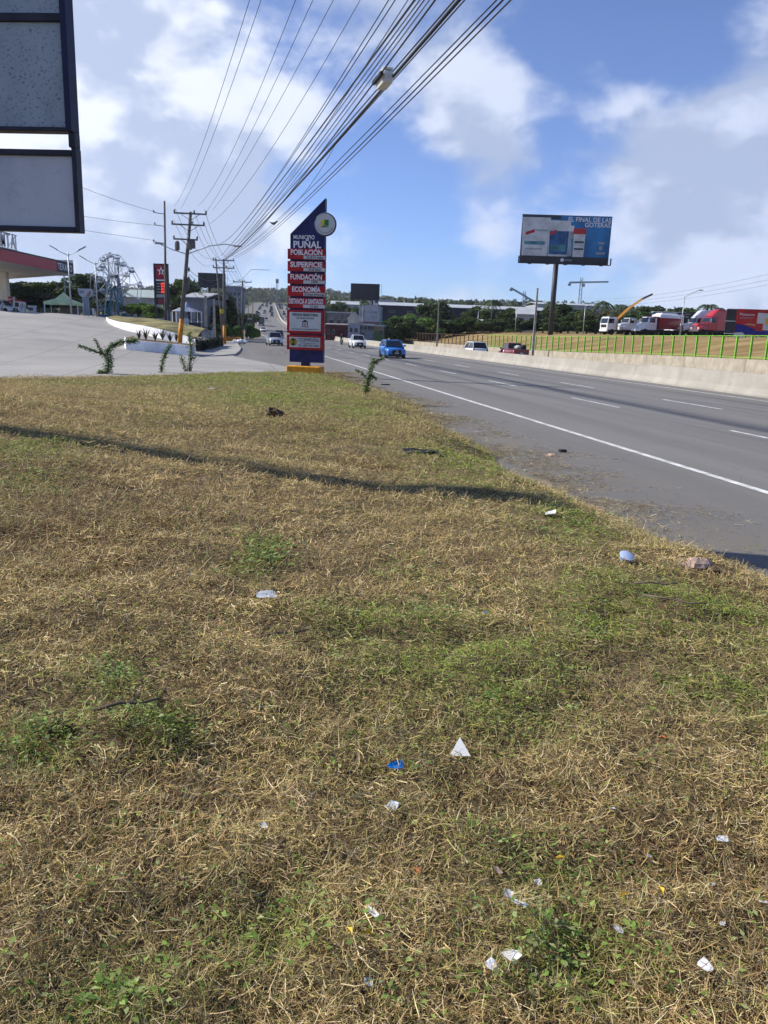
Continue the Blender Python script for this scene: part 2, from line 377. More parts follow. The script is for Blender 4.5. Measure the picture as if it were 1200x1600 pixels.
def concrete_mat(name, c0, c1, sc=.35, stain=(.16, .15, .14), amt=.5, joints=None):
    m = bpy.data.materials.new(name); m.use_nodes = True; t = m.node_tree; t.nodes.clear(); N, MM, V, ramp, mix, noise, put, l = NT(t)
    b = N('ShaderNodeBsdfPrincipled'); o = N('ShaderNodeOutputMaterial'); l.new(b.outputs[0], o.inputs[0]); tc = N('ShaderNodeTexCoord').outputs['Object']
    a = mix(ramp(noise(tc, sc, 7., .62), .3, .72), tuple(c0)+(1,), tuple(c1)+(1,))
    a = mix(MM('MULTIPLY', ramp(noise(V('MULTIPLY', tc, (1, 1, .25)), sc*2.3, 8., .7, .4), .52, .74), amt), a, tuple(stain)+(1,))
    if joints:
        uv = N('ShaderNodeUVMap', uv_map='uv').outputs[0]; s = N('ShaderNodeSeparateXYZ'); l.new(uv, s.inputs[0])
        for k in (0, 1):
            fr = MM('ABSOLUTE', MM('SUBTRACT', MM('FRACT', MM('DIVIDE', s.outputs[k], joints)), .5)); a = mix(MM('MULTIPLY', ramp(fr, .008, .003), .7), a, (.09, .09, .09, 1))
    l.new(a, b.inputs['Base Color']); b.inputs['Roughness'].default_value = .85; b.inputs['Specular IOR Level'].default_value = .25
    bp = N('ShaderNodeBump'); bp.inputs['Strength'].default_value = .4; bp.inputs['Distance'].default_value = .01; l.new(noise(tc, 14., 6., .7), bp.inputs['Height']); l.new(bp.outputs[0], b.inputs['Normal'])
    MATS[name] = m; return m
def soil_mat():
    m = bpy.data.materials.new('lawn_soil'); m.use_nodes = True; t = m.node_tree; t.nodes.clear(); N, MM, V, ramp, mix, noise, put, l = NT(t)
    b = N('ShaderNodeBsdfPrincipled'); o = N('ShaderNodeOutputMaterial'); l.new(b.outputs[0], o.inputs[0]); tc = N('ShaderNodeTexCoord').outputs['Object']
    a = mix(ramp(noise(tc, 5., 8., .7), .3, .7), (.125, .088, .048, 1), (.25, .19, .105, 1))
    a = mix(ramp(noise(tc, .5, 5., .6), .5, .7), a, (.13, .075, .04, 1)); a = mix(MM('MULTIPLY', ramp(noise(tc, 26., 5., .8), .5, .7), .6), a, (.30, .235, .13, 1))
    l.new(a, b.inputs['Base Color']); b.inputs['Roughness'].default_value = .95; b.inputs['Specular IOR Level'].default_value = .1
    bp = N('ShaderNodeBump'); bp.inputs['Strength'].default_value = 1.; bp.inputs['Distance'].default_value = .03; l.new(noise(tc, 30., 8., .75), bp.inputs['Height']); l.new(bp.outputs[0], b.inputs['Normal'])
    return m
M_ASPH = asphalt_mat(); M_CONC = concrete_mat('forecourt_concrete', (.27, .255, .23), (.36, .34, .31), .10, (.15, .145, .135), .55, joints=4.5)
M_BARR = concrete_mat('barrier_concrete', (.27, .25, .215), (.365, .34, .295), .5, (.17, .15, .125), .65)
M_WALLC = concrete_mat('old_wall_concrete', (.27, .235, .18), (.40, .35, .27), 1.1, (.14, .115, .085), .65)
M_SOIL = soil_mat()
# uneven axis steps: fine near, coarse far
ax = np.unique(np.concatenate([np.arange(-2600, -300, 60), np.arange(-300, -120, 15), np.arange(-120, 130, 3.), np.arange(130, 400, 15), np.arange(400, 3200, 80)]))
ay = np.unique(np.concatenate([np.arange(-300, -60, 40), np.arange(-60, 200, 3.), np.arange(200, 600, 12), np.arange(600, 1500, 30), np.arange(1500, 5200, 130)]))
g = fobj('ground', grid_mesh('ground', ax, ay, lambda x, y: (x, y, ground_z(x, y)), ground_mat())); tag(g, kind='structure')
def road_fn(n, s):
    x, y = sn2xy(s, n); return x, y, zroad(s, n)+.0
nn = np.unique(np.concatenate([np.arange(-1, 22.6, .9), [22.55, 22.9, 23.2, 23.6], np.arange(24.4, 37.5, 1.3), [37.45]])); ss = np.concatenate([np.arange(-70, 200, 2.5), np.arange(200, 1131, 10)])
hw = fobj('highway', grid_mesh('highway', nn, ss, road_fn, M_ASPH, uv=True)); tag(hw, kind='structure')
def ap_fn(n, s):
    x, y = sn2xy(s, n); return x, y, apron_z(x, y)
def ap_keep(x, y):
    s, n = xy2sn(x, y); return (n < np.interp(s, [20, 40, 46, 60, 80, 120], [3.5, 3.5, 3.2, .4, -1., -1.5]))
_fn = np.concatenate([np.linspace(0, .8, 50), np.linspace(.82, 1, 40)])
def ap_grid(t, s):
    n = -62+t*(np.interp(s, [14, 40, 46, 52, 60, 80, 120], [3.5, 3.5, 3.2, 2., .2, -1.2, -1.6])+62); return ap_fn(n, s)
fc = fobj('forecourt_paving', grid_mesh('forecourt', _fn, np.arange(14, 176, .75), ap_grid, M_CONC)); tag(fc, kind='structure')
me_ = fc.data; L_ = me_.uv_layers.new(name='uv'); co_ = np.empty(len(me_.vertices)*3, np.float32); me_.vertices.foreach_get('co', co_); co_ = co_.reshape(-1, 3); li_ = np.empty(len(me_.loops), np.int32); me_.loops.foreach_get('vertex_index', li_); sv_, nv_ = xy2sn(co_[:, 0], co_[:, 1]); L_.data.foreach_set('uv', np.stack([nv_[li_], sv_[li_]], -1).astype(np.float32).ravel())
def fd_fn(n, s):
    x, y = sn2xy(s, n); return x, y, field_z(s, n)+.03+.04*(fbm(x, y, .8, 3, 1)-.5)*sstep(38, 40, n)
fd = fobj('dry_field', grid_mesh('dry_field', np.concatenate([[37.55, 37.62], np.arange(38.2, 66, 1.2)]), np.arange(-30, 340, 2.5), fd_fn, bpy.data.materials['dry_field'])); tag(fd, kind='structure')
def lw_keep(x, y):
    dr, df = lawn_in(x, y); return (dr > -.3) & (df > -.2)
lw = fobj('lawn', grid_mesh('lawn', np.arange(-24, 7.5, .12), np.concatenate([np.arange(-6, 14, .12), np.arange(14, 41, .2)]), lambda x, y: (x, y, lawn_z(x, y)), M_SOIL, keep=lw_keep)); tag(lw, kind='structure')

# painted markings: each line and dash is a part of the highway
M_PAINT = mat('road_paint', (.62, .61, .57), .6, .22, 3., stretch=(1, 1, 1))
def strip(name, n0, n1, s0, s1, parent, step=4., dz=.006, m=None):
    k = max(2, int((s1-s0)/step)+1); S = np.linspace(s0, s1, k); me = grid_mesh(name, np.array([n0, n1]), S, lambda n, s: (*sn2xy(s, n), zroad(s, n)+dz), m or M_PAINT)
    return fobj(name, me, parent)
strip('edge_line', 7.82, 7.98, -40, 420, hw); strip('edge_line', 21.0, 21.14, -40, 420, hw); strip('edge_line', 24.6, 24.74, -20, 420, hw); strip('edge_line', 35.6, 35.74, -20, 420, hw)
for lane in (12.63, 16.45):
    for k in range(-3, 24):
        s0 = 23.8+9.8*k; strip('lane_dash', lane-.07, lane+.07, s0, s0+3.8, hw)
for lane in (28.3, 32.):
    for k in range(2, 20):
        s0 = 23.8+9.8*k; strip('lane_dash', lane-.06, lane+.06, s0, s0+3.8, hw)
x0, y0 = 0, 0
# ---------------------------------------------------------------- mown grass, clippings and weeds
def gauss_px(x, y, lst):
    v = np.zeros_like(x)
    for px, py, rx, ry, a in lst:
        P = on_lawn(px, py); Q = on_lawn(px+rx, py); T = on_lawn(px, py-ry)
        wx = max(.15, abs(Q.x-P.x)); wy = max(.15, abs(T.y-P.y)); v = np.maximum(v, a*np.exp(-(((x-P.x)/wx)**2+((y-P.y)/wy)**2)))
    return v
GREEN = [(600,985,130,35,.9),(720,1040,150,50,.9),(800,1120,110,40,.75),(560,1000,70,30,.8),(1000,930,150,40,.85),(1130,960,90,40,.95),(880,820,60,25,1.),(780,730,60,18,.9),(60,1180,70,22,1.25),(250,1150,50,18,1.1),(180,1085,25,14,.9),
         (400,880,40,22,.9),(410,855,30,14,.8),(60,700,80,25,.8),(40,760,60,25,.55),(440,620,140,14,.85),(380,592,160,10,1.1),(480,597,120,10,1.1),(150,600,120,8,.5),(560,640,70,20,.7),(600,700,60,12,.4),(720,720,50,14,.8),(1130,1080,80,40,.7),(930,980,60,30,.8),(850,1380,80,40,.45),(880,1500,90,40,.85),(420,1480,90,40,.6),(180,1580,60,30,.5),(700,960,80,25,.6),(640,900,60,20,.4)]
BARE = [(90,790,70,22,.8),(300,765,50,14,.7),(500,880,55,20,.7),(260,1090,30,14,.4),(60,1120,70,16,.8),(1000,1040,90,30,.5),(560,700,90,14,.6),(290,1230,60,25,.6),(950,1070,40,14,.7),(690,1290,50,20,.4)]
def pile_h(x, y):
    return .42*np.clip(fbm(x, y*2.1, 1.25, 4, 7)-.55, 0, 1)+.08*np.clip(fbm(x, y, 1.5, 4, 6)-.40, 0, 1)+.17*np.clip(fbm(x, y, 6.5, 3, 3)-.42, 0, 1)
def scatter(n, y0=.9, y1=41., pw=1.35):
    yy = np.linspace(y0, y1, 4000); cdf = np.cumsum(yy**-pw*(1.06*yy+2.6)); cdf /= cdf[-1]
    y = np.interp(RNG.random(n), cdf, yy); x = (RNG.random(n)-.5)*(1.06*y+2.6)
    dr, df = lawn_in(x, y); k = (dr > -.3+.5*RNG.random(n)-.2) & (df > 0); return x[k], y[k]
def blades(x, y, z, ln, wd, az, el, curl, seg=2):
    n = len(x); d = np.stack([np.cos(az), np.sin(az), np.zeros(n)], -1); sd_ = np.stack([-np.sin(az), np.cos(az), np.zeros(n)], -1)
    tw = (RNG.random(n)-.5)*1.6; up = np.array([0, 0, 1.])
    wv = sd_*np.cos(tw)[:, None]+up*np.sin(tw)[:, None]
    V = []; bend = (RNG.random(n)-.5)*1.1
    for k in range(seg+1):
        t = k/seg; e = el-curl*t; h = ln*t
        dd = d*np.cos(bend*t)[:, None]+sd_*np.sin(bend*t)[:, None]
        c = np.stack([x, y, z], -1)+dd*(h*np.cos(e))[:, None]+up*(h*np.sin(e))[:, None]
        w = wd*(1-.75*t**1.5)*.5; V += [c-wv*w[:, None], c+wv*w[:, None]]
    V = np.stack(V, 1).reshape(-1, 3); m = 2*(seg+1); b = np.arange(n)[:, None]*m; q = []
    for k in range(seg): q.append(b+np.array([[2*k, 2*k+1, 2*k+3, 2*k+2]]))
    return V, np.concatenate(q, 0), m
STRAW = np.array([(.44,.345,.185),(.38,.29,.145),(.30,.215,.10),(.52,.43,.26),(.60,.52,.35),(.25,.17,.085),(.41,.34,.15),(.34,.29,.125),(.22,.145,.07)])
GRN = np.array([(.20,.29,.06),(.15,.24,.045),(.27,.33,.08),(.31,.33,.12),(.10,.175,.035),(.24,.31,.11)])
M_BLADE = attr_mat('dry_blades', trans=.22, rough=.72); M_GBLADE = attr_mat('green_blades', trans=.38, rough=.6)
def pick(pal, n, jit=.16): return np.clip(pal[RNG.integers(0, len(pal), n)]*(1+jit*RNG.standard_normal((n, 1)))*(1+.05*RNG.standard_normal((n, 3))), .01, .9)
bare_memo = {}
def make_grass():
    dryV, dryQ, dryC, offd = [], [], [], 0; grV, grQ, grC, offg = [], [], [], 0
    X_, Y_ = scatter(900000)
    for seg, rng_ in ((2, (0, 4.6)), (1, (4.6, 60))):
        q_ = (Y_ >= rng_[0]) & (Y_ < rng_[1]); x, y = X_[q_], Y_[q_]; g_ = gauss_px(x, y, GREEN); br = gauss_px(x, y, BARE); nz = fbm(x, y, .9, 4, 0); nz2 = fbm(x, y, 3.2, 3, 5)
        keep = RNG.random(len(x)) > np.clip(br*.75+.5*np.clip(nz2-.54, 0, 1)*3., 0, .85); x, y, g_, nz, nz2, br = [a[keep] for a in (x, y, g_, nz, nz2, br)]; N_ = len(x)
        isg = RNG.random(N_) < np.clip(g_*.80+.10+.9*np.clip(nz-.52, 0, 1), 0, .85)
        up = RNG.random(N_)**1.3
        fy = np.maximum(y, 1.5)/1.5; nearf = np.exp(-y/9)
        el = np.where(isg, RNG.uniform(.0, .3, N_)+.6*nearf*RNG.random(N_)**2, RNG.normal(.03, .09, N_)+.6*nearf*(RNG.random(N_) < .10)*RNG.random(N_))
        ln = .052*(.4+1.3*RNG.random(N_)**1.8)*fy**.16*np.where(isg, .72, 1.); wd = .0022*RNG.uniform(.55, 1.35, N_)*fy**.72*np.where(isg, 1.3, 1.)
        z = lawn_z(x, y)+pile_h(x, y)*(.25+.75*up)+np.where(isg, -.005, .006)+.012*up
        cur = np.where(isg, RNG.uniform(0, .9, N_), RNG.normal(0, .5, N_))
        az = RNG.uniform(0, 2*math.pi, N_)
        V, q, m = blades(x, y, z, ln, wd, az, el, cur, seg)
        col = pick(STRAW, N_); gc = pick(GRN, N_); far = (.62*(1-np.exp(-np.maximum(0, y-2.5)/6)))[:, None]; col = col*(1-far)+STRAW.mean(0)*.98*far
        tone = (.72+.62*fbm(x, y, .55, 4, 2))[:, None]; col = col*tone*np.array([1.28, 1.21, 1.06])*(.62+.78*fbm(x, y, 2.7, 3, 7))[:, None]
        warm = np.clip(br, 0, 1)[:, None]; col = col*(1-warm*.35)+np.array([.34, .20, .10])*warm*.35
        oliv = np.clip(g_*.9+.12+.5*(nz-.45), 0, .8)[:, None]; col = col*(1-oliv*.7)+np.array([.24, .235, .085])*oliv*.7
        dry = np.clip(1-g_-.3*nz, 0, 1)[:, None]*.35; gc = (gc*(1-dry)+np.array([.27, .25, .10])*dry)*np.array([1.32, 1.24, .90])
        bl_id = np.repeat(np.arange(N_), m); qb = q[:, 0]//m
        for sel, VV, QQ, CC, isd in ((~isg, dryV, dryQ, dryC, True), (isg, grV, grQ, grC, False)):
            idx = np.flatnonzero(sel); mp = -np.ones(N_, int); mp[idx] = np.arange(len(idx)); vsel = sel[bl_id]; qs = q[sel[qb]]
            base = offd if isd else offg
            qs = mp[qs//m]*m+qs % m+base; VV.append(V[vsel]); QQ.append(qs); CC.append((col if isd else gc)[bl_id[vsel]])
            if isd: offd += len(idx)*m
            else: offg += len(idx)*m
    o = fobj('dry_grass_clippings', fast_mesh('dry_grass_clippings', np.concatenate(dryV), np.concatenate(dryQ), M_BLADE, np.concatenate(dryC))); tag(o, 'straw coloured mown grass and clippings covering the verge', 'grass', kind='stuff')
    o = fobj('green_grass', fast_mesh('green_grass', np.concatenate(grV), np.concatenate(grQ), M_GBLADE, np.concatenate(grC))); tag(o, 'green tufts of living grass among the dry clippings', 'grass', kind='stuff')
make_grass()
def leaf_quads(C, nrm_tilt, size, az, asp=.55):
    # folded four-point leaves: two triangles along a midrib, as quads v0 base, v1 side, v2 tip, v3 side
    n = len(C); d = np.stack([np.cos(az)*np.cos(nrm_tilt), np.sin(az)*np.cos(nrm_tilt), np.sin(nrm_tilt)], -1); s_ = np.stack([-np.sin(az), np.cos(az), RNG.normal(0, .25, n)], -1)
    up = np.cross(d, s_); L = size[:, None]
    v0 = C; v2 = C+d*L-up*L*.12*0; a = C+d*L*.45+s_*L*asp*.5+up*L*.10; b = C+d*L*.45-s_*L*asp*.5+up*L*.10
    V = np.stack([v0, a, v2, b], 1).reshape(-1, 3); return V, np.arange(4*n).reshape(n, 4)
def make_weeds():
    pts = []
    for px, py, rx, ry, a in GREEN:
        for k in range(int(14+22*a)):
            qx = px+rx*random.gauss(0, .85); qy = py+ry*random.gauss(0, .85)
            if 575 < qy < 1600: pts.append((on_lawn(qx, qy), .026 if qy > 900 else .045))
    for k in range(170):
        qx = random.uniform(-40, 1240); qy = 1600-1000*random.random()**1.4
        if qy > 640: pts.append((on_lawn(qx, qy), .024))
    V, Q, C, off = [], [], [], 0
    for P, sz in pts:
        n = random.randint(3, 9); r = sz*random.uniform(1., 3.5); t = RNG.uniform(0, 6.28, n); rr = r*np.sqrt(RNG.random(n))
        x = P.x+rr*np.cos(t); y = P.y+rr*np.sin(t); z = lawn_z(x, y)+pile_h(x, y)+RNG.uniform(.0, .03, n)
        v, q = leaf_quads(np.stack([x, y, z], -1), RNG.uniform(-.25, .45, n), sz*RNG.uniform(.45, 1.15, n), t+RNG.normal(0, .6, n)); V.append(v); Q.append(q+off); off += len(v)
        base = np.array([(.20,.31,.06),(.27,.37,.09),(.33,.39,.16),(.14,.23,.05)][random.randrange(4)]); C.append(np.repeat(np.clip(base*(1+.2*RNG.standard_normal((n, 1))), .01, .6), 4, 0))
    o = fobj('broadleaf_weeds', fast_mesh('weeds', np.concatenate(V), np.concatenate(Q), M_GBLADE, np.concatenate(C))); tag(o, 'small green broadleaf weeds and cut leaves scattered over the verge', 'weeds', kind='stuff')
    # clippings blown onto the shoulder
    n = 42000; s = RNG.uniform(2, 42, n); k = np.abs(RNG.normal(0, 1, n)); nn_ = 4.7+k*.75*(.35+1.3*fbm(s, s*0, .5, 3, 3)); x, y = sn2xy(s, nn_); ok = fbm(x, y, 1.1, 3, 2)+.12*RNG.standard_normal(n) > .45+.06*(nn_-5); x, y = x[ok], y[ok]; n = len(x)
    dist = np.maximum(1, y/8); v, q, m = blades(x, y, np.full(n, .012)+.015*RNG.random(n), RNG.uniform(.04, .13, n)*dist**.5, RNG.uniform(.003, .007, n)*dist**.6, RNG.uniform(0, 6.28, n), RNG.normal(.02, .08, n), RNG.normal(0, .1, n), 1)
    o = fobj('shoulder_clippings', fast_mesh('shoulder_clippings', v, q, M_BLADE, np.repeat(pick(STRAW*.75, n), m, 0))); tag(o, 'loose dry clippings strewn along the edge of the asphalt shoulder', 'clippings', kind='stuff')
make_weeds()
# ---------------------------------------------------------------- median barrier, far wall and green fence
M_GREEN = mat('green_paint', (.17, .42, .035), .5, .15, 6.); M_RUSTP = mat('brown_primer_steel', (.16, .10, .055), .7, .3, 8.)
bar = thing('concrete_barrier', 'long pale concrete median barrier curving up the far hill', 'barrier')
PROF = [(22.45, 0), (22.45, .08), (22.62, .33), (22.70, .86), (22.9, .86), (22.98, .33), (23.15, .08), (23.15, -.25)]
def barrier_piece(s0, s1, h):
    k = max(2, int((s1-s0)/6)+1); rr = []
    for s in np.linspace(s0, s1, k):
        ring = []
        for n, z in PROF:
            x, y = sn2xy(s, n); ring.append((x, y, float(zroad(s))+(z if z < .5 else h)-(.02 if z == 0 else 0)))
        rr.append(ring)
    return MB().rings(rr)
s = -20.; i = 0
while s < 1100:
    L = 12. if s < 200 else (20. if s < 400 else 60.); h = .86+.01*math.sin(i*1.7) + (.10 if s < 38 else 0.)
    barrier_piece(s+.006, s+L-.006, h).build('barrier_section', M_BARR, bar, smooth=False); s += L; i += 1
wl = thing('retaining_wall', 'low weathered concrete wall under the green fence', 'wall')
s = 20.
while s < 330:
    L = 8. if s < 200 else 26.; rr = []
    for q in (s+.015, s+L-.015):
        z0 = float(zroad(q, 30))-.3; zt = float(wall_top(q)); rr.append([(*map(float, sn2xy(q, 37.3)), z0), (*map(float, sn2xy(q, 37.36)), zt), (*map(float, sn2xy(q, 37.6)), zt), (*map(float, sn2xy(q, 37.6)), z0)])
    MB().rings(rr).build('wall_panel', M_WALLC, wl); s += L
fn = thing('green_fence', 'bright green steel post fence on the low wall before the dry field', 'fence')
fb = thing('rusty_fence', 'brown unpainted continuation of the steel post fence along the dry field', 'fence')
pm = {}
for k, (m, nm) in enumerate(((M_GREEN, 'g'), (M_RUSTP, 'r'))):
    b = MB().box(-.055, .055, -.05, .05, 0, 1.72); b.box(-.075, .075, -.07, -.05, 0, 1.72); b.box(-.07, .07, -.09, .09, 0, .02); pm[nm] = b.mesh('fence_post', m)
def fence_run(root, s0, s1, step, key, m):
    s = s0; prev = None
    while s < s1:
        x, y = map(float, sn2xy(s, 37.47)); z = float(wall_top(s)); o = fobj('post', pm[key], root); o.location = (x, y, z); o.rotation_euler.z = B0+math.pi/2
        if prev:
            for h in (1.70, .13):
                MB().beam((prev[0], prev[1], prev[2]+h), (x, y, z+h), .04, .045).build('rail', m, root)
        prev = (x, y, z); s += step
fence_run(fn, 36, 114, 1.75, 'g', M_GREEN); fence_run(fb, 115.5, 260, 2.4, 'r', M_RUSTP)

# ---------------------------------------------------------------- street lamps on the far side
M_CPOST = mat('concrete_post', (.34, .30, .25), .85, .2, 2.); M_GALV = mat('galvanised_steel', (.36, .38, .40), .45, .12, 5., metal=.5); M_DARKM = mat('dark_steel', (.035, .037, .042), .5, .2, 5.)
def lamp_post(px, ytop, d, arm, label, zb=None, conc=False, group=None, h=None):
    P = atd(px, 530, d); T = atd(px, ytop, d); P.z = surf_z(P.x, P.y); H = (T.z-P.z) if h is None else h
    t = thing('street_lamp' if arm else 'concrete_post', label, 'street lamp' if arm else 'post', P, 0., group)
    if conc: MB().rings([[(-.15,-.12,0),(.15,-.12,0),(.15,.12,0),(-.15,.12,0)],[(-.09,-.08,H),(.09,-.08,H),(.09,.08,H),(-.09,.08,H)]]).build('pole', M_CPOST, t); MB().box(-.12, .12, -.1, .1, H, H+.12).build('cap', M_CPOST, t)
    else: MB().cyl((0, 0, 0), (0, 0, H), .11, .06, 10).build('pole', M_GALV, t, True); MB().box(-.2, .2, -.2, .2, 0, .05).build('base_plate', M_GALV, t)
    if arm:
        MB().tube([(0, 0, H-.1), (arm*.35, 0, H+.35), (arm, 0, H+.95)], .04, 6).build('arm', M_GALV, t, True)
        MB().bbox(min(arm, arm*1.28), max(arm, arm*1.28), -.14, .14, H+.9, H+1.05, .04).build('lamp_head', mat('lamp_head_grey', (.25, .26, .28), .5), t)
    return t
lamp_post(834, 452, 95, 0, 'tall bare concrete post rising behind the median barrier below the blue billboard', conc=True)
lamp_post(683, 474, 141, 0, 'bare concrete post standing just beyond the blue car', conc=True)
lamp_post(1062, 463, 118, 2.0, 'grey street lamp in front of the white parked trucks')
lamp_post(910, 478, 150, 2.0, 'grey street lamp beside the crane truck under the tower crane')
for px, yt, d, lab in ((804, 482, 172, 'slender street lamp before the trees next to the concrete post'), (745, 486, 195, 'slender street lamp before the trees above the white estate car'), (691, 490, 225, 'slender street lamp close to the distant concrete post'), (653, 496, 255, 'far slender street lamp among the bright green trees'), (620, 499, 285, 'farthest slender street lamp, nearest to the signboard building')):
    lamp_post(px, yt, d, 1.8, lab)
# ---------------------------------------------------------------- municipal pylon
NAVY = mat('navy_panel', (.012, .014, .085), .5, .3, 1.3); RED = mat('red_panel', (.33, .010, .014), .55, .22, 1.5); WHT = mat('sign_white', (.52, .53, .53), .6, .05, 2.); LET = mat('letter_white', (.72, .72, .74), .5, .03); BLK = mat('letter_black', (.02, .02, .025), .6, .05)
YEL = mat('orange_paint', (.62, .27, .012), .6, .12, 3., bump=.2); GRNP = mat('print_green', (.03, .2, .06), .6); YELP = mat('print_yellow', (.6, .55, .03), .6); GREYP = mat('print_grey', (.3, .31, .32), .6)
FACE = math.atan2(-.15, .988)
pb = atz(479, 583, .12); 
py_ = thing('municipal_pylon', 'tall navy and red pylon sign of the municipality on an orange plinth', 'sign', (pb.x, pb.y, .0), FACE)
HX, HZ = .0297, .0289
def X(px): return (px-480.5)*HX
def Z(py): return (583-py)*HZ+.12
MB().prism([(X(453), Z(565)), (X(509), Z(565)), (X(509), Z(306)), (X(453), Z(361))], 'y', -.16, .16).build('board', NAVY, py_)
MB().box(X(472), X(486), -.11, .11, Z(574), Z(565)).build('stem', NAVY, py_)
MB().bbox(X(450), X(507), -.45, .45, -.15, Z(571), .04).build('plinth', YEL, py_)
em = MB().lathe([(.49, -.06), (.525, -.04), (.525, .04), (.49, .06)], (X(510), -.20, Z(346)), 32, 'y').build('emblem', mat('emblem_rim', (.05, .08, .12), .4), py_, True)
MB().lathe([(.47, -.062), (.47, -.074)], (X(510), -.205, Z(346)), 32, 'y').build('emblem_face', WHT, em)
ex, ez = X(510), Z(346)
MB().prism([(ex-.2, ez-.12), (ex-.05, ez-.02), (ex-.02, ez+.2), (ex-.19, ez+.2)], 'y', -.292, -.282).build('shield_half', YELP, em)
MB().prism([(ex-.02, ez+.2), (ex+.17, ez+.2), (ex+.17, ez-.1), (ex+.02, ez-.02), (ex-.05, ez-.02)], 'y', -.292, -.282).build('shield_half', GRNP, em)
MB().prism([(ex-.2, ez-.13), (ex-.02, ez-.02), (ex+.16, ez-.13)], 'y', -.292, -.282).build('shield_base', mat('print_brown', (.13, .15, .05), .6), em)
for k in range(26):      # ring of small print round the shield
    t = R(200)+k*R(140)/25; MB().box(-.014, .014, -.291, -.284, -.022, .022).build('ring_letter', GREYP, em, loc=(ex+.385*math.cos(t), 0, ez+.385*math.sin(t)))
text('MUNICIPIO', .25, LET, py_, (X(475.5), -.172, Z(366)), width=1.02, off=.004); text('PUÑAL', .42, LET, py_, (X(480.5), -.172, Z(377.5)), width=1.34, off=.012)
def red_panel(y0, y1, word, val, w):
    p = MB().bbox(X(449.6), X(512), -.26, -.165, Z(y1-.9), Z(y0), .012).build('red_panel', RED, py_)
    text(word, .33, LET, p, (X(480.5), -.266, Z(y0+(y1-y0)*.34)), width=w, off=.008)
    MB().box(X(476), X(511.4), -.268, -.261, Z(y1-1.4), Z(y1-6.6)).build('value_strip', WHT, p)
    text(val, .15, BLK, p, (X(494), -.274, Z(y1-3.9)), width=len(val)*.075, off=.002)
red_panel(384, 401, 'POBLACIÓN', '25,815 habs', 1.52); red_panel(403, 420, 'SUPERFICIE', '23.8 km2', 1.55); red_panel(422.5, 439.5, 'FUNDACIÓN', '1896', 1.53); red_panel(441.8, 459, 'ECONOMÍA', 'Zonas francas', 1.38); red_panel(461, 478, 'DISTANCIA A SANTIAGO', '11 km', 1.68)
p = MB().bbox(X(449), X(511), -.26, -.165, Z(518), Z(480), .012).build('red_panel', RED, py_)
MB().box(X(453.5), X(505.5), -.268, -.261, Z(513.6), Z(483.8)).build('white_field', WHT, p)
text('OFICINA SENATORIAL', .17, BLK, p, (X(479.5), -.274, Z(488)), width=1.3, off=.004); text('SANTIAGO 2024-2028', .11, BLK, p, (X(479.5), -.274, Z(493.2)), width=.86)
c = (X(479.5), Z(502)); 
for dx in (-.11, 0, .11): MB().box(c[0]+dx-.018, c[0]+dx+.018, -.275, -.269, c[1]-.12, c[1]+.07).build('crest_column', BLK, p)
MB().prism([(c[0]-.17, c[1]+.08), (c[0]+.17, c[1]+.08), (c[0], c[1]+.19)], 'y', -.275, -.269).build('crest_gable', BLK, p); MB().box(c[0]-.17, c[0]+.17, -.275, -.269, c[1]-.16, c[1]-.13).build('crest_base', mat('print_red', (.4, .04, .04), .6), p)
text('REPUBLICA DOMINICANA', .08, BLK, p, (X(479.5), -.274, Z(511)), width=1.35)
p = MB().bbox(X(449), X(511), -.26, -.165, Z(544.5), Z(520), .012).build('red_panel', RED, py_)
MB().box(X(453.5), X(504.8), -.268, -.261, Z(540.5), Z(524)).build('white_field', WHT, p)
MB().lathe([(.19, -.006), (.19, .003)], (X(460), -.271, Z(532)), 20, 'y').build('round_logo', mat('logo_olive', (.33, .26, .02), .6), p)
for a in (0, 1): MB().prism([(X(460)-.11, Z(532)+(.15 if a else -.15)), (X(460)+.11, Z(532)+(.15 if a else -.15)), (X(460), Z(532))], 'y', -.284, -.279).build('logo_wedge', mat('logo_dark', (.03, .05, .02), .6), p)
text('COOPMPUÑAL', .25, BLK, p, (X(485.5), -.274, Z(528.5)), width=1.08, off=.0); text('TEL. 809 000-0000'.replace('000-0000', '580-0580'), .13, BLK, p, (X(485), -.274, Z(537.5)), width=1.05)
text('Cooperativa', .08, BLK, p, (X(485), -.274, Z(533.6)), width=.8)

# ---------------------------------------------------------------- blank sign close on the left, its post out of frame
BLUE = mat('blue_steel', (.007, .009, .04), .5, .2, 3.); FRM = mat('frame_dark_steel', (.018, .018, .03), .5, .25, 4.)
def weathered(name, c0, c1, speck, sc):
    m = bpy.data.materials.new(name); m.use_nodes = True; t = m.node_tree; t.nodes.clear(); N, MM, V, ramp, mix, noise, put, l = NT(t)
    b = N('ShaderNodeBsdfPrincipled'); o = N('ShaderNodeOutputMaterial'); l.new(b.outputs[0], o.inputs[0]); tc = N('ShaderNodeTexCoord').outputs['Object']
    a = mix(ramp(noise(V('MULTIPLY', tc, (1, 1, .5)), 1.6, 6., .6), .3, .7), c0+(1,), c1+(1,))
    a = mix(MM('MULTIPLY', ramp(noise(tc, sc, 4., .7), .55, .66), speck), a, (.05, .065, .08, 1)); a = mix(MM('MULTIPLY', ramp(noise(V('MULTIPLY', tc, (6, 1, .5)), 1.2, 5., .6), .55, .75), .35), a, (.36, .39, .42, 1))
    l.new(a, b.inputs['Base Color']); b.inputs['Roughness'].default_value = .7; MATS[name] = m; return m
M_TEX = weathered('weathered_zinc', (.23, .285, .32), (.33, .39, .43), .85, 34.); M_PL = weathered('blank_grey_panel', (.40, .43, .47), (.48, .505, .54), .12, 9.)
sp = Vector((-3.48, 9.05, 0)); dirv = Vector((-.9975, .07, 0)); W = 3.9
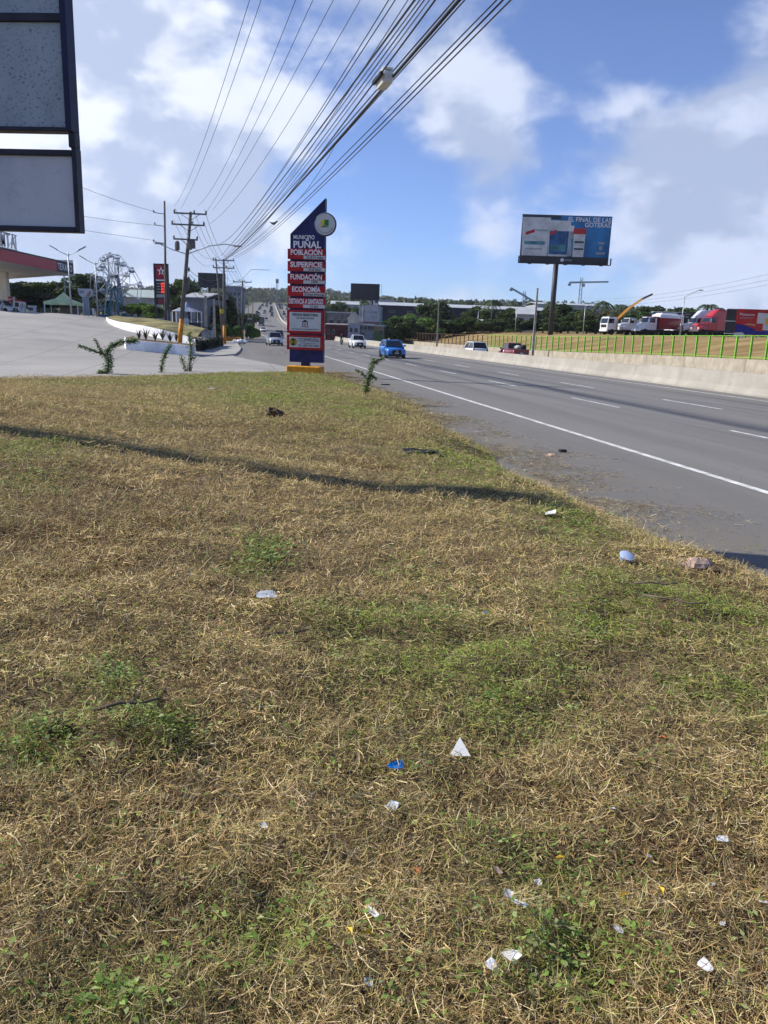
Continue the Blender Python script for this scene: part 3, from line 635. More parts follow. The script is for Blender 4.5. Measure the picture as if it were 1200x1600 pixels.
zb = float(lawn_z(*(sp+dirv*2.35).xy))
lsg = thing('blank_sign_frame', 'big dark framed roadside sign with blank weathered panels, cut by the frame edge', 'sign', (sp.x+dirv.x*W/2, sp.y+dirv.y*W/2, 0), math.atan2(-.07, .9975))
h = W/2
def zs(py, px=116): return atd(px, py, 9.05).z
z_b, z_1, z_g0, z_g1, z_2 = zs(364, 124), zs(236), zs(232), zs(208), zs(24)
TOP = 8.4
def bar_(x0, x1, z0, z1, m, nm='frame_bar', y0=-.07, y1=.07): return MB().bbox(x0, x1, y0, y1, z0, z1, .008).build(nm, m, lsg)
bar_(h-.05, h, z_b, z_g0, FRM); bar_(h-.075, h-.004, z_g0, z_g1-.002, FRM); bar_(h-.085, h-.02, z_g1, TOP, BLUE, 'side_rail', -.1, .1); bar_(-h, -h+.07, z_b, TOP, BLUE, 'side_rail', -.1, .1)
bar_(-h+.07, h-.05, z_b, z_b+.055, FRM); bar_(-h+.07, h-.05, z_1-.06, z_1, FRM); bar_(-h+.07, h-.085, z_g1, z_g1+.045, FRM); bar_(-h+.07, h-.085, z_2-.08, z_2, FRM); bar_(-h+.07, h-.085, TOP-.08, TOP, FRM)
MB().box(-h+.075, h-.052, -.03, .03, z_b+.057, z_1-.062).build('lower_panel', M_PL, lsg); MB().box(-h+.075, h-.087, -.035, .03, z_g1+.047, z_2-.082).build('middle_panel', M_TEX, lsg); MB().box(-h+.075, h-.087, -.035, .03, z_2+.002, TOP-.082).build('upper_panel', M_TEX, lsg)
MB().cyl((-.55, .0, zb-.3), (-.55, .0, z_b), .24, .22, 16).build('post', BLUE, lsg, True); MB().box(-.75, -.35, -.2, .2, zb-.1, zb+.1).build('footing', M_CPOST, lsg)
# ---------------------------------------------------------------- billboards
M_CATW = mat('catwalk_steel', (.02, .022, .027), .6)
def billboard(name, label, px, py, d, W, H, strip, poleoff, rz, face_m, pole_r=.45, back=False):
    C = atd(px, py, d); zg = surf_z(C.x, C.y); t = thing(name, label, 'billboard', (C.x, C.y, zg), rz); zc = C.z-zg
    MB().box(-W/2, W/2, -.12, .35, zc-H/2-strip, zc+H/2).build('panel_box', M_DARKM, t)
    f = MB().box(-W/2+.12, W/2-.12, -.15, -.122, zc-H/2, zc+H/2-.1).build('poster_face', face_m, t)
    MB().cyl((poleoff, .75, -.5), (poleoff, .75, zc-H/2+.4), pole_r, pole_r*.95, 20).build('pole', M_DARKM, t, True)
    MB().box(poleoff-.5, poleoff+.5, .352, .8, zc-H/2, zc+H/2-1.).build('torsion_frame', M_DARKM, t)
    MB().box(-W/2-.3, W/2+.3, -.95, -.125, zc-H/2-strip-.12, zc-H/2-strip-.04).build('catwalk', M_CATW, t)
    for k in range(5):
        x = -W/2+W*(k+.5)/5; MB().tube([(x, -.9, zc-H/2-strip-.1), (x, -1.6, zc-H/2-strip-.25)], .05, 5).build('lamp_arm', M_CATW, t); MB().bbox(x-.3, x+.3, -1.8, -1.55, zc-H/2-strip-.35, zc-H/2-strip-.15, .04).build('flood_lamp', M_CATW, t)
    return t, f, zc
M_BLUEP = mat('poster_blue', (.018, .15, .36), .5, .35, .12); PW = mat('poster_white', (.5, .53, .55), .5, .15, .5); PT = mat('poster_teal', (.06, .2, .26), .5, .3, .6); PB2 = mat('poster_label_blue', (.02, .09, .24), .5, .3, .8); PR = mat('poster_red', (.4, .03, .03), .5); PG = mat('poster_grey', (.26, .3, .33), .5, .2, .6); PD = mat('poster_dark', (.03, .05, .07), .5)
bb, bf, zc = billboard('billboard', 'big blue paint advertisement billboard with white buckets on a tall dark mono pole', 884, 369, 135, 14.7, 6.5, 1.15, -1.1, R(-2), M_BLUEP)
def fl(pts, m, nm, layer): return MB().prism([(x, z) for x, z in pts], 'y', -.152-.012*layer-.01, -.152-.012*layer).build(nm, m, bf)
def bucket(x0, x1, z0, z1, m, lay, lidm):
    w = (x1-x0)*.04; fl([(x0+w, z0), (x1-w, z0), (x1, z1-.7), (x0, z1-.7)], m, 'bucket_print', lay); fl([(x0-.08, z1-.9), (x1+.08, z1-.9), (x1+.05, z1), (x0-.05, z1)], lidm, 'lid_print', lay+1)
zb_, zt_ = zc-3.25, zc+3.15
fl([(-7.3, zt_-.55), (-1., zt_-.6), (-1., zt_), (-7.3, zt_)], PD, 'dark_band_print', 0)
bucket(-2.2+1.1, -2.2+3.4, zb_+.1, zt_-1.5, PG, 0, PW); bucket(1.25, 3.2, zb_-.0, zt_-1.9, PW, 1, PR); bucket(-2.9, .6, zb_, zt_-.75, PW, 2, PW); bucket(-7.3, -2.75, zb_, zt_-.35, PW, 4, PW)
fl([(-2.65, zb_+.3), (.4, zb_+.3), (.45, zt_-2.4), (-2.7, zt_-2.4)], PB2, 'label_print', 4); fl([(-2.4, zb_+.8), (.1, zb_+.8), (.1, zb_+1.9), (-2.4, zb_+1.9)], PT, 'label_print', 5); fl([(-2.7, zt_-2.6), (-1.6, zt_-2.2), (-1.6, zt_-2.75), (-2.7, zt_-3.05)], PR, 'label_flash', 6)
fl([(-6.7, zt_-2.7), (-5.2, zt_-2.2), (-5.2, zt_-2.7), (-6.7, zt_-3.2)], PR, 'label_flash', 6); fl([(-6.8, zb_+1.75), (-3.4, zb_+1.75), (-3.4, zb_+2.3), (-6.8, zb_+2.3)], PT, 'label_print', 6); fl([(-6.6, zb_+.95), (-3.8, zb_+.95), (-3.8, zb_+1.2), (-6.6, zb_+1.2)], PG, 'label_print', 6); fl([(-5., zt_-2.25), (-3., zt_-2.25), (-3., zt_-2.5), (-5., zt_-2.5)], PG, 'label_print', 6)
fl([(-.6+1.5, zb_+1.2), (2.6-.1-1.3, zb_+1.2), (1.2, zb_+2.9), (.9, zb_+2.9)], PT, 'label_print', 3); fl([(1.5, zb_+1.1), (3.0, zb_+1.1), (3.0, zb_+1.4), (1.5, zb_+1.4)], PD, 'label_print', 4); fl([(1.5, zb_+2.2), (3., zb_+2.2), (3., zb_+2.5), (1.5, zb_+2.5)], PD, 'label_print', 4)
text('EL FINAL DE LAS', 1.0, LET, bf, (3.7, -.2, zt_-.55), width=7.0, off=.01); text('GOTERAS', 1.0, LET, bf, (5.05, -.2, zt_-1.35), width=4.2, off=.01)
for k, (w, z) in enumerate(((1.0, zb_+2.1), (.5, zb_+1.2), (1.5, zb_+.5))): fl([(5.9-w/2, z), (5.9+w/2, z), (5.9+w/2, z+.35+.3*(k == 1)), (5.9-w/2, z+.35+.3*(k == 1))], PG, 'badge_print', 1)
MB().lathe([(.3, 0), (.3, -.02)], (-.3, -.15, zc-3.3-.5), 14, 'y').build('maker_badge', LET, bb); MB().box(.1, 1.3, -.17, -.15, zc-3.3-.62, zc-3.3-.4).build('maker_badge', PG, bb)
for s_ in (-1, 1): MB().box(s_*7.6-.1, s_*7.6+.1, -.9, -.8, zc-4.5, zc-3.4).build('rail_post', M_CATW, bb)
def bb_back(label, px, py, d, W, H, rz, poleoff):
    m = mat('billboard_back_sheet', (.03, .035, .045), .6, .3, .8, stretch=(3, 1, .1)); t, f, zc_ = billboard('billboard', label, px, py, d, W, H, .25, poleoff, rz, m, .4)
    for k in range(9): MB().box(-W/2+W*(k+.5)/9-.06, -W/2+W*(k+.5)/9+.06, -.21, -.152, zc_-H/2, zc_+H/2-.1).build('back_rib', M_CATW, f)
    MB().tube([(W/2+.5, .3, zc_-H/2-1.), (W/2+.5, .3, zc_+H/2)], .05, 5).build('ladder_rail', M_GALV, t); return t
bb_back('dark ribbed back of a billboard above the signboard building', 570.5, 455, 215, 7.8, 3.9, R(-4), 1.8)
bb_back('small dark billboard back behind the leaning utility poles', 331, 437, 190, 6.4, 3.0, R(4), -.8)

# red and blue advertising banner on legs by the trucks
C = atd(1172, 505, 97); zg = surf_z(C.x, C.y)
bn = thing('advertising_banner', 'large red and blue paint advertisement banner on short legs at the right edge', 'banner', (C.x, C.y, zg), R(-6))
BZ0 = atd(1172, 523, 97).z-zg; BZ1 = atd(1172, 483, 97).z-zg; BW = 6.3
PRED = mat('banner_red', (.42, .02, .02), .5, .2, .5); PBL = mat('banner_blue', (.02, .02, .2), .5)
MB().box(-1.7, BW, -.05, .05, BZ0, BZ1).build('panel', PRED, bn); MB().box(-2.9, -1.72, .0, .08, BZ0, BZ1-.05).build('side_panel', M_DARKM, bn)
for z in (BZ0+.02, (BZ0+BZ1)/2, BZ1-.06): MB().box(-2.9, -1.74, -.06, -.005, z, z+.07).build('side_bar', LET, bn)
def bq(pts, m, nm, lay=0): return MB().prism(pts, 'y', -.065-.012*lay, -.052-.012*lay).build(nm, m, bn)
bq([(-1.68, BZ0+.03), (BW-.02, BZ0+.03), (BW-.02, BZ0+.35), (1.0, BZ0+.55), (-.6, BZ0+1.1), (-1.68, BZ0+1.25)], PBL, 'blue_swoosh'); bq([(-.7, BZ0+1.2), (1.1, BZ0+1.05), (1.1, BZ0+1.2), (-.2, BZ0+1.32)], mat('banner_sand', (.5, .33, .2), .6), 'brush_stroke', 1)
bq([(.75, BZ0+.7), (3.2, BZ0+.6), (3.2, BZ1-.75), (2.1, BZ1-.7), (2.1, BZ1-.45), (.75, BZ1-.4)], WHT, 'bucket_print', 1); bq([(1.75, BZ0+1.25), (2.3, BZ0+1.25), (2.3, BZ0+2.0), (1.75, BZ0+2.0)], mat('banner_yellow', (.55, .4, .05), .6), 'label_print', 2); bq([(.62, BZ0+.5), (1.5, BZ0+.45), (1.5, BZ0+1.35), (.62, BZ0+1.35)], PR, 'can_print', 3); bq([(1.5, BZ0+.6), (3.3, BZ0+.55), (3.3, BZ0+1.1), (1.5, BZ0+1.15)], PW, 'box_print', 4); bq([(2.4, BZ0+1.3), (2.9, BZ0+1.3), (2.9, BZ0+1.5), (2.4, BZ0+1.5)], PD, 'label_print', 2)
bq([(4.4, BZ1-.9), (6.2, BZ1-1.8), (6.2, BZ1-.05), (4.3, BZ1-.05)], PBL, 'corner_print'); bq([(4.4, BZ1-.5), (5.6, BZ1-1.4), (5.8, BZ1-1.2), (4.6, BZ1-.2)], LET, 'star_stroke', 1); bq([(4.6, BZ1-1.3), (5.5, BZ1-.2), (5.8, BZ1-.3), (4.8, BZ1-1.4)], LET, 'star_stroke', 2)
text('Pinturas', .45, LET, bn, (-.5, -.075, BZ1-.65), width=1.7); bq([(-1.3, BZ1-1.12), (.3, BZ1-1.05), (.3, BZ1-.98), (-1.3, BZ1-1.04)], GREYP, 'small_print')
bq([(-1.75, BZ0-.55), (-.7, BZ0-.45), (-.4, BZ0-.1), (-.8, BZ0+.25), (-1.75, BZ0+.2)], WHT, 'arrow_plate', 5)
for k in range(8): x = -2.8+k*1.25; MB().box(x-.04, x+.04, -.04, .04, -.3, BZ0-.002).build('leg', M_DARKM, bn)
# ---------------------------------------------------------------- utility poles
M_WOODP = mat('grey_pole', (.13, .12, .11), .85, .3, 1.5, stretch=(4, 4, .4)); M_ARM = mat('crossarm_steel', (.10, .10, .11), .7, .2, 3.); M_INS = mat('insulator', (.10, .085, .08), .35); M_ORP = mat('orange_pole_paint', (.55, .21, .015), .65, .2, 3.); M_WIRE = mat('cable_black', (.022, .023, .026), .55, .1); M_WIREG = mat('cable_grey', (.09, .09, .095), .5, .1)
def insul(t, x, y, z): MB().lathe([(.05, 0), (.09, .04), (.05, .09), (.10, .13), (.05, .19), (.03, .24)], (x, y, z), 7).build('insulator', M_INS, t)
def utility_pole(label, pxb, pyb, d, pxt, pyt, arms, orange, r=.17, rz=0., zbase=None, group=None):
    Bp = atd(pxb, pyb, d); Tp = atd(pxt, pyt, d)
    zb_ = surf_z(Bp.x, Bp.y)-.1; t = thing('utility_pole', label, 'pole', (Bp.x, Bp.y, zb_), rz); c, s_ = math.cos(-rz), math.sin(-rz)
    dx, dy = (Tp.x-Bp.x), 0.; top = Vector((dx*c-dy*s_, dx*s_+dy*c, Tp.z-zb_)); ax = lambda f: top*f
    ho = orange/top.z if orange else 0
    if orange: MB().cyl((0, 0, 0), ax(ho), r*1.06, r*1.03, 12).build('painted_base', M_ORP, t, True)
    MB().cyl(ax(ho), top, r*1.02, r*.62, 12).build('shaft', M_WOODP, t, True)
    for f, w, dn in arms:
        p = ax(f); a = MB().beam((p.x-w/2+dn, p.y-r, p.z), (p.x+w/2+dn, p.y-r, p.z), .1, .12).build('crossarm', M_ARM, t)
        for q in (-.48, .12, .48): insul(t, p.x+w*q+dn, p.y-r, p.z+.06)
        for sgn in (-1, 1): MB().beam((p.x, p.y-r, p.z-.55), (p.x+sgn*w*.28, p.y-r, p.z-.05), .04, .04).build('arm_brace', M_ARM, t)
    return t, top, zb_
p1, top1, zb1 = utility_pole('leaning grey utility pole with stacked crossarms and orange foot behind the planter', 280, 530, 68, 298, 331, [(.985, 2.7, 0), (.905, 2.7, -.1), (.80, 2.0, -.2)], 2.4, .19, R(6))
for sx, pts in ((-1, [(0, 0, 0), (-1.1, 0, .28), (-2.3, 0, .75)]), (1, [(0, 0, 0), (1.9, 0, .75), (3.2, 0, .95), (4.2, 0, .82)])):
    q = top1*.695; MB().tube([(q.x+a, q.y, q.z+c) for a, b, c in pts], .04, 6).build('lamp_arm', M_GALV, p1, True); e = pts[-1]; MB().bbox(q.x+e[0]-.35, q.x+e[0]+.35, q.y-.12, q.y+.12, q.z+e[2]-.05, q.z+e[2]+.07, .03).build('lamp_head', MATS['lamp_head_grey'], p1)
q = top1*.5
for k in range(9): MB().blob((q.x+random.uniform(-.1, .45), q.y-.15+random.uniform(-.2, .2), q.z+random.uniform(-1.1, 1.1)), random.uniform(.1, .2), 6, 4, .3, (.8, .8, 1.7), k).build('cable_coil', M_WIREG, p1)
for k in range(3): MB().lathe([(.16, 0), (.2, .1), (.2, .6), (.12, .75)], (q.x+[-.55, .5, .75][k]*1.0, q.y-.1, top1.z*.80-.9+.1*k), 8).build('fuse_unit', M_INS, p1)
p2, top2, zb2 = utility_pole('straight grey utility pole with orange foot at the kerb, behind the dark hedge', 351, 538, 100, 349.5, 405, [(.985, 2.6, 0), (.90, 2.6, 0)], 2.5, .2, R(4))
MB().tube([(top2.x*.55, -.2, top2.z*.86), (.8*2.2, -.2, top2.z*.86)], .02, 4).build('bracket', M_ARM, p2)
MB().lathe([(.24, -.05), (.30, -.02), (.30, .02), (.24, .05)], (-.25, -.3, top2.z*.40), 12, 'y').build('cable_hoop', mat('yellow_hoop', (.55, .4, .03), .6), p2); 
p2b, t2b, _ = utility_pole('thin leaning pole close behind the straight kerb pole', 349, 530, 104, 337, 402, [], 0, .13, 0)
p3, top3, zb3 = utility_pole('far utility pole with twin crossarms above the orange posts', 379, 528, 140, 379, 438, [(.97, 3.2, 0), (.84, 2.6, 0)], 2.0, .2, 0)
p3b, t3b, _ = utility_pole('short far pole with an orange foot beside the twin crossarm pole', 374, 528, 143, 372, 462, [], 2.0, .16, 0)
q = Vector((-2.2, 0, top3.z*1.07)); MB().tube([(0, 0, top3.z*.93), (-3.2, 0, top3.z*.82)], .03, 5).build('stay', M_ARM, p3)
MB().tube([(-3.4, 0, top3.z*.87), (0, 0, top3.z*1.02), (1.6, 0, top3.z*1.18), (4.8, 0, top3.z*1.18)], .05, 5).build('lamp_arm', M_GALV, p3)
for k, (px, yb, d, yt, lab) in enumerate(((395, 521, 190, 473, 'short grey pole by the roadside bush'), (388, 516, 220, 476, 'thin grey pole far along the left kerb'), (363, 522, 150, 470, 'thin grey pole before the dark roadside tree'))):
    utility_pole(lab, px, yb, d, px, yt, [], 0, .13, 0)
thn, ttop, zbt = utility_pole('slim tall dark pole with three short side arms in front of the fuel price sign', 259, 500, 85, 257, 314, [], 0, .15, 0)
for f, w in ((.905, -1.15), (.815, -1.05), (.69, -1.2)): p = ttop*f; MB().beam((p.x, 0, p.z), (p.x+w, 0, p.z+.12), .05, .07).build('side_arm', M_ARM, thn); insul(thn, p.x+w, 0, p.z+.14)
for px, yt, yb, d, lab in ((322, 462, 522, 112, 'pale square concrete post beside the grey house'), (335, 467, 517, 118, 'pale square concrete post left of the kerb pole')):
    P = atd(px, yb, d); P.z = surf_z(P.x, P.y); H = atd(px, yt, d).z-P.z; t = tag(MB().rings([[(-.2,-.2,-.1),(.2,-.2,-.1),(.2,.2,-.1),(-.2,.2,-.1)],[(-.16,-.16,H*.6),(.16,-.16,H*.6),(.16,.16,H*.6),(-.16,.16,H*.6)],[(-.13,-.13,H),(.13,-.13,H),(.13,.13,H),(-.13,.13,H)]]).build('concrete_post', M_CPOST, None, loc=P), lab, 'post')
# ---------------------------------------------------------------- overhead lines
def wire(a, da, m, b, zb, r, label, group, ext=-16., name='overhead_wire', mt=None, kinds=None):
    A = atd(a[0], a[1], da); Bq = atz(b[0], b[1], zb); h = Vector((Bq.x-A.x, Bq.y-A.y)); nrm = Vector((-h.y, h.x)).normalized()
    v = ray(*m); den = v.x*nrm.x+v.y*nrm.y; k = ((A.x-EYE.x)*nrm.x+(A.y-EYE.y)*nrm.y)/den; Mp = EYE+v*k
    tm = ((Mp.x-A.x)*h.x+(Mp.y-A.y)*h.y)/h.length_squared
    # parabola z(t): A at 0, M at tm, B at 1
    qa = ((Mp.z-A.z)-tm*(Bq.z-A.z))/(tm*tm-tm) if .05 < tm < .97 else .6
    qa = min(max(qa, .05), 6.); qb = Bq.z-A.z-qa
    te = (ext-A.y)/h.y; pts = []
    for i in range(41):
        t = te*i/40; pts.append((A.x+h.x*t, A.y+h.y*t, A.z+qb*t+qa*t*t))
    o = MB().tube(pts, r, 5).build(name, mt or M_WIRE, None, True); return tag(o, label, 'wire', group), pts
def K(cx, cy): return (230+cx/2, cy/2)
GW = 'thin wires from the crossarms'; LW = 'thin bare wire fanning out from the crossarms of the leaning pole'
TOPW = [((85,645),(215,330),(320,0)),((105,652),(248,310),(356,0)),((160,642),(330,330),(464,0)),((185,662),(365,330),(518,0)),((206,655),(400,340),(582,0)),((195,700),(430,400),(666,0))]
ORD = ('first', 'second', 'third', 'fourth', 'fifth', 'sixth', 'seventh', 'eighth', 'ninth', 'tenth', 'eleventh')
for i, (a, m, b) in enumerate(TOPW): wire(K(*a), 68, K(*m), K(*b), 11.2, .010, ORD[i]+' from the left of six thin bare wires fanning out from the leaning pole', GW)
GC = 'telephone cables in the sagging bundle'; LC = 'black telephone cable in the sagging bundle running to the kerb pole'
CAB = [((215,760),(480,440),(755,0),.010),((220,765),(500,420),(775,0),.011),((250,770),(500,480),(815,0),.009),((230,800),(545,395),(836,0),.020),((240,800),(560,395),(852,0),.012),((235,805),(580,390),(866,0),.012),((245,805),(600,380),(882,0),.011),((250,805),(610,390),(900,0),.018),((238,810),(640,370),(960,0),.016),((245,808),(655,370),(975,0),.034),((250,810),(660,372),(992,0),.014)]
for i, (a, m, b, r) in enumerate(CAB):
    o, pts = wire(K(*a), 100, K(*m), K(*b), 7.6+.12*(i % 3), r, ORD[i]+' cable from the left in the dense bundle running to the kerb pole', GC, mt=M_WIREG if i in (4, 6) else None)
    if i == 9:
        tag(o, 'thickest black cable of the bundle, carrying the white splice box', 'wire'); del o['group']; THICK = pts
RG = 'cables on the outer side of the bundle'; RL = 'outer cable sagging beside the main bundle, nearest to the pylon'
for lab_, (a, m, b, r) in zip(('inner', 'middle', 'outermost'), (((262,800),(660,440),(1092,0),.012),((268,803),(690,430),(1112,0),.015),((275,806),(705,430),(1136,0),.014))): wire(K(*a), 100, K(*m), K(*b), 7.3, r, lab_+' of three cables sagging beside the main bundle on its right', RG)
# drop line with a bird on it
A = atd(*K(250, 808), 100); Bd = atd(*K(600, 430), 44); pts = []; MID = (atd(*K(400, 722), 72), atd(*K(500, 622), 56))
for i in range(13):
    t = i/12; u = 1-t; pts.append(A*u**3+MID[0]*3*u*u*t*1.0+MID[1]*3*u*t*t+Bd*t**3)
tag(MB().tube(pts, .014, 5).build('drop_wire', M_WIRE, None, True), 'slack drop line hanging under the bundle with a bird on it', 'wire')
bp = min(pts, key=lambda p: abs(p.x/p.y-atd(*K(398, 718), 70).x/70))
bp = min((pts[i]*(1-f)+pts[i+1]*f for i in range(12) for f in (0, .2, .4, .6, .8)), key=lambda p: abs(p.x/p.y-(atd(*K(398, 718), 70).x/70)))
bd = MB(); bd.rings([[(bp.x+x+r_*math.cos(a)*.2*0, bp.y+r_*math.cos(a), bp.z+.12+z+r_*math.sin(a)) for a in [k*math.pi/4 for k in range(8)]] for x, z, r_ in ((-.42, .16, .01), (-.3, .12, .03), (-.18, .06, .07), (-.02, .03, .11), (.12, .08, .10), (.2, .16, .06), (.27, .19, .065), (.33, .19, .035), (.39, .17, .008))])
br = thing('bird', 'small dark bird perched on the slack drop line', 'bird', (0, 0, 0)); bd.build('body', mat('bird_dark', (.05, .055, .065), .7), br, True)
MB().cyl((bp.x-.02, bp.y, bp.z), (bp.x, bp.y, bp.z+.08), .012, .015, 5).build('leg', MATS['bird_dark'], br); MB().add([(bp.x-.1, bp.y-.1, bp.z+.2), (bp.x-.5, bp.y-.06, bp.z+.30), (bp.x+.1, bp.y-.09, bp.z+.2)], [(0, 1, 2)]).build('wing', MATS['bird_dark'], br)
# splice box clamped on the thick cable
tv = ray(600, 112); best = min((Vector(THICK[i])*(1-f)+Vector(THICK[i+1])*f for i in range(40) for f in np.linspace(0, .95, 12)), key=lambda p: (p-EYE).normalized().angle(tv) if (p-EYE).y > 0 else 9)
i = min(range(40), key=lambda i: (Vector(THICK[i])-best).length); dv = (Vector(THICK[i+1])-Vector(THICK[i-1])).normalized()
sb = bpy.data.objects.new('splice_box', None); COL.objects.link(sb); sb.matrix_world = Matrix.Translation(best+Vector((-.13, 0, .02))) @ dv.to_track_quat('Y', 'Z').to_matrix().to_4x4(); tag(sb, 'white plastic splice box hanging on the thickest overhead cable', 'box')
MW = mat('white_plastic', (.68, .70, .66), .45, .06)
MB().bbox(-.13, .13, -.34, .34, -.16, .1, .05).build('housing', MW, sb); MB().bbox(-.12, .12, -.33, .33, .102, .17, .03).build('cover', MW, sb); MB().box(.13, .2, -.4, .4, -.05, .03).build('clamp', M_DARKM, sb); MB().cyl((.03, -.35, .0), (.03, -.5, .0), .04, .03, 8).build('gland', M_DARKM, sb)
# lines running left from the slim pole, and lines over the field
for (a, m_, b), lab in zip((((243, 331), (190, 316), (-40, 215)), ((243, 352), (190, 347), (-40, 308)), ((243, 376), (190, 369), (-40, 335))), ('uppermost wire leading left from the slim dark pole', 'middle wire leading left from the slim dark pole', 'lowest wire leading left from the slim dark pole')):
    A = atd(a[0], a[1], 85); Bq = atd(b[0], b[1], 60); v = atd(m_[0], m_[1], 79.); C_ = v*2-(A+Bq)*.5; C_ = Vector((v.x, v.y, v.z)); pts = []
    for k in range(17):
        t = k/16; tm = (v.x-A.x)/(Bq.x-A.x); z = A.z*(1-t)+Bq.z*t; sag = (v.z-(A.z*(1-tm)+Bq.z*tm))/(tm*(1-tm)); pts.append((A.x+(Bq.x-A.x)*t, A.y+(Bq.y-A.y)*t, z+sag*t*(1-t)))
    tag(MB().tube(pts, .016, 5).build('overhead_wire', M_WIRE, None, True), lab, 'wire')
for k, (ya, yb) in enumerate(((430, 466), (439, 470), (447, 474))):
    A = atd(1230, ya-8, 150); Bq = atd(905, yb, 330); pts = [A.lerp(Bq, t/14)+Vector((0, 0, -8.*(t/14)*(1-t/14))) for t in range(15)]; tag(MB().tube(pts, .03, 4).build('power_line', M_WIREG, None, True), ('upper', 'middle', 'lower')[k]+' of the three power lines crossing the sky above the parked trucks', 'wire')
# slack spans between the poles
def span(A, Bq, sag, r, lab, grp): tag(MB().tube([A.lerp(Bq, t/12)+Vector((0, 0, -4*sag*(t/12)*(1-t/12))) for t in range(13)], r, 4).build('overhead_wire', M_WIRE, None, True), lab, 'wire', grp)
o1 = Vector(p1.location); o2 = Vector(p2.location); o3 = Vector(p3.location)
for f, w in ((.99, (-1.25, .3, 1.2)), (.91, (-1.3, .3, 1.2))):
    for dx in w: span(o1+top1*f+Vector((dx, 0, .3)), o2+top2*(f-.0)+Vector((dx, 0, .25)), 1.4, .016, 'bare wire strung from the leaning pole to the kerb pole', 'wires between the poles'); span(o2+top2*f+Vector((dx, 0, .25)), o3+top3*(f-.02)+Vector((dx, 0, .25)), 1.0, .02, 'bare wire strung from the kerb pole to the far pole', 'wires beyond the kerb pole')
for k in range(5): span(o1+top1*(.46+.03*k)+Vector((.3, 0, 0)), o2+top2*(.70+.03*k), 1.6-.2*k, .02, 'slack telephone cable from the coils on the leaning pole', 'cables between the poles'); span(o2+top2*(.66+.03*k), o3+top3*(.62+.03*k), 1.3, .02, 'slack telephone cable leaving the kerb pole for the far pole', 'cables beyond the kerb pole')
# ---------------------------------------------------------------- fuel station side
def on_apron(px, py):
    v = ray(px, py).normalized(); T = np.arange(25, 140, .05); x, y, z = v.x*T, v.y*T, EYE.z+v.z*T; k = np.flatnonzero(z <= apron_z(x, y)); 
    return Vector((x[k[0]], y[k[0]], z[k[0]])) if len(k) else atd(px, py, 90)
M_WHT = mat('white_kerb_paint', (.8, .8, .81), .6, .1, 1.5); M_TURF = mat('station_turf', (.20, .175, .07), .95, .35, .6, bump=.6); M_PSOIL = mat('planter_soil', (.16, .115, .065), .95, .3, 3., bump=.5); M_CREAM = mat('cream_panel', (.76, .70, .61), .6, .06, 1.); M_CRED = mat('canopy_red', (.42, .02, .03), .4, .08, 1.); M_BLKP = mat('black_trim', (.015, .015, .02), .5)
FOL = {}
def foliage_mesh(name, blobs, n, size, pal, seed=0, up=.25, flat=1.):
    rg = np.random.default_rng(seed); C = []; T = []
    w = np.array([b[3]**2 for b in blobs]); cnt = np.maximum(8, (n*w/w.sum()).astype(int)); tones = rg.uniform(.62, 1.35, len(blobs))
    for b, c, tn in zip(blobs, cnt, tones):
        d = rg.standard_normal((c, 3)); d /= np.linalg.norm(d, axis=1)[:, None]; r = b[3]*rg.uniform(.55, 1.06, c)**.6
        C.append(np.array(b[:3])+d*r[:, None]*np.array([1, 1, flat])); T.append(np.full(c, tn))
    C = np.concatenate(C); T = np.concatenate(T); k = len(C); az = rg.uniform(0, 6.283, k); ti = rg.uniform(-.9, .9, k); L = size*rg.uniform(.6, 1.4, k)
    d = np.stack([np.cos(az)*np.cos(ti), np.sin(az)*np.cos(ti), np.sin(ti)], -1); s_ = np.stack([-np.sin(az), np.cos(az), rg.normal(0, .5, k)], -1); u = np.cross(d, s_)
    v = np.stack([C-d*L[:, None]*.5, C+s_*L[:, None]*.36+u*L[:, None]*.12, C+d*L[:, None]*.5, C-s_*L[:, None]*.36+u*L[:, None]*.12], 1).reshape(-1, 3)
    col = np.array(pal)[rg.integers(0, len(pal), k)]*(T*(1+.22*rg.standard_normal(k)))[:, None]
    return fast_mesh(name, v, np.arange(4*k).reshape(k, 4), M_LEAF, np.repeat(np.clip(col, .006, .6), 4, 0))
M_LEAF = attr_mat('tree_leaves', trans=.25, rough=.6); M_BARK = mat('bark', (.13, .10, .075), .9, .3, 3., bump=.4)
# raised bank with its curved white wall
fpx = [(166, 500), (170, 505), (181, 511), (200, 517), (225, 523), (255, 530), (285, 537), (306, 542)]
Fp = [on_apron(*p) for p in fpx]
hts = [.35, .45, .6, .75, .85, .85, .8, .7]
tk = thing('raised_bank', 'grassy bank behind a curved white kerb wall at the fuel station exit', 'planter')
rr = []
for P, h_ in zip(Fp, hts): rr.append([(P.x, P.y, P.z-.3), (P.x, P.y+.02, P.z+h_), (P.x-.06, P.y+.3, P.z+h_), (P.x-.06, P.y+.3, P.z-.3)])
MB().rings(rr).build('kerb_wall', M_WHT, tk)
V_, Q_ = [], []
for i, (P, h_) in enumerate(zip(Fp, hts)):
    for k in range(7):
        f = k/6; zz = P.z+h_-.04+(.95*(i/7)*(1-.3*i/7)+.35)*math.sin(f*1.5); V_.append((P.x-.06+f*(-3.5+i*.42), P.y+.31+f*(14-i*1.1), zz))
for i in range(7):
    for k in range(6): a = i*7+k; Q_.append((a, a+7, a+8, a+1))
me = bpy.data.meshes.new('turf'); me.from_pydata(V_, [], Q_); me.materials.append(M_TURF); fobj('turf', me, tk)
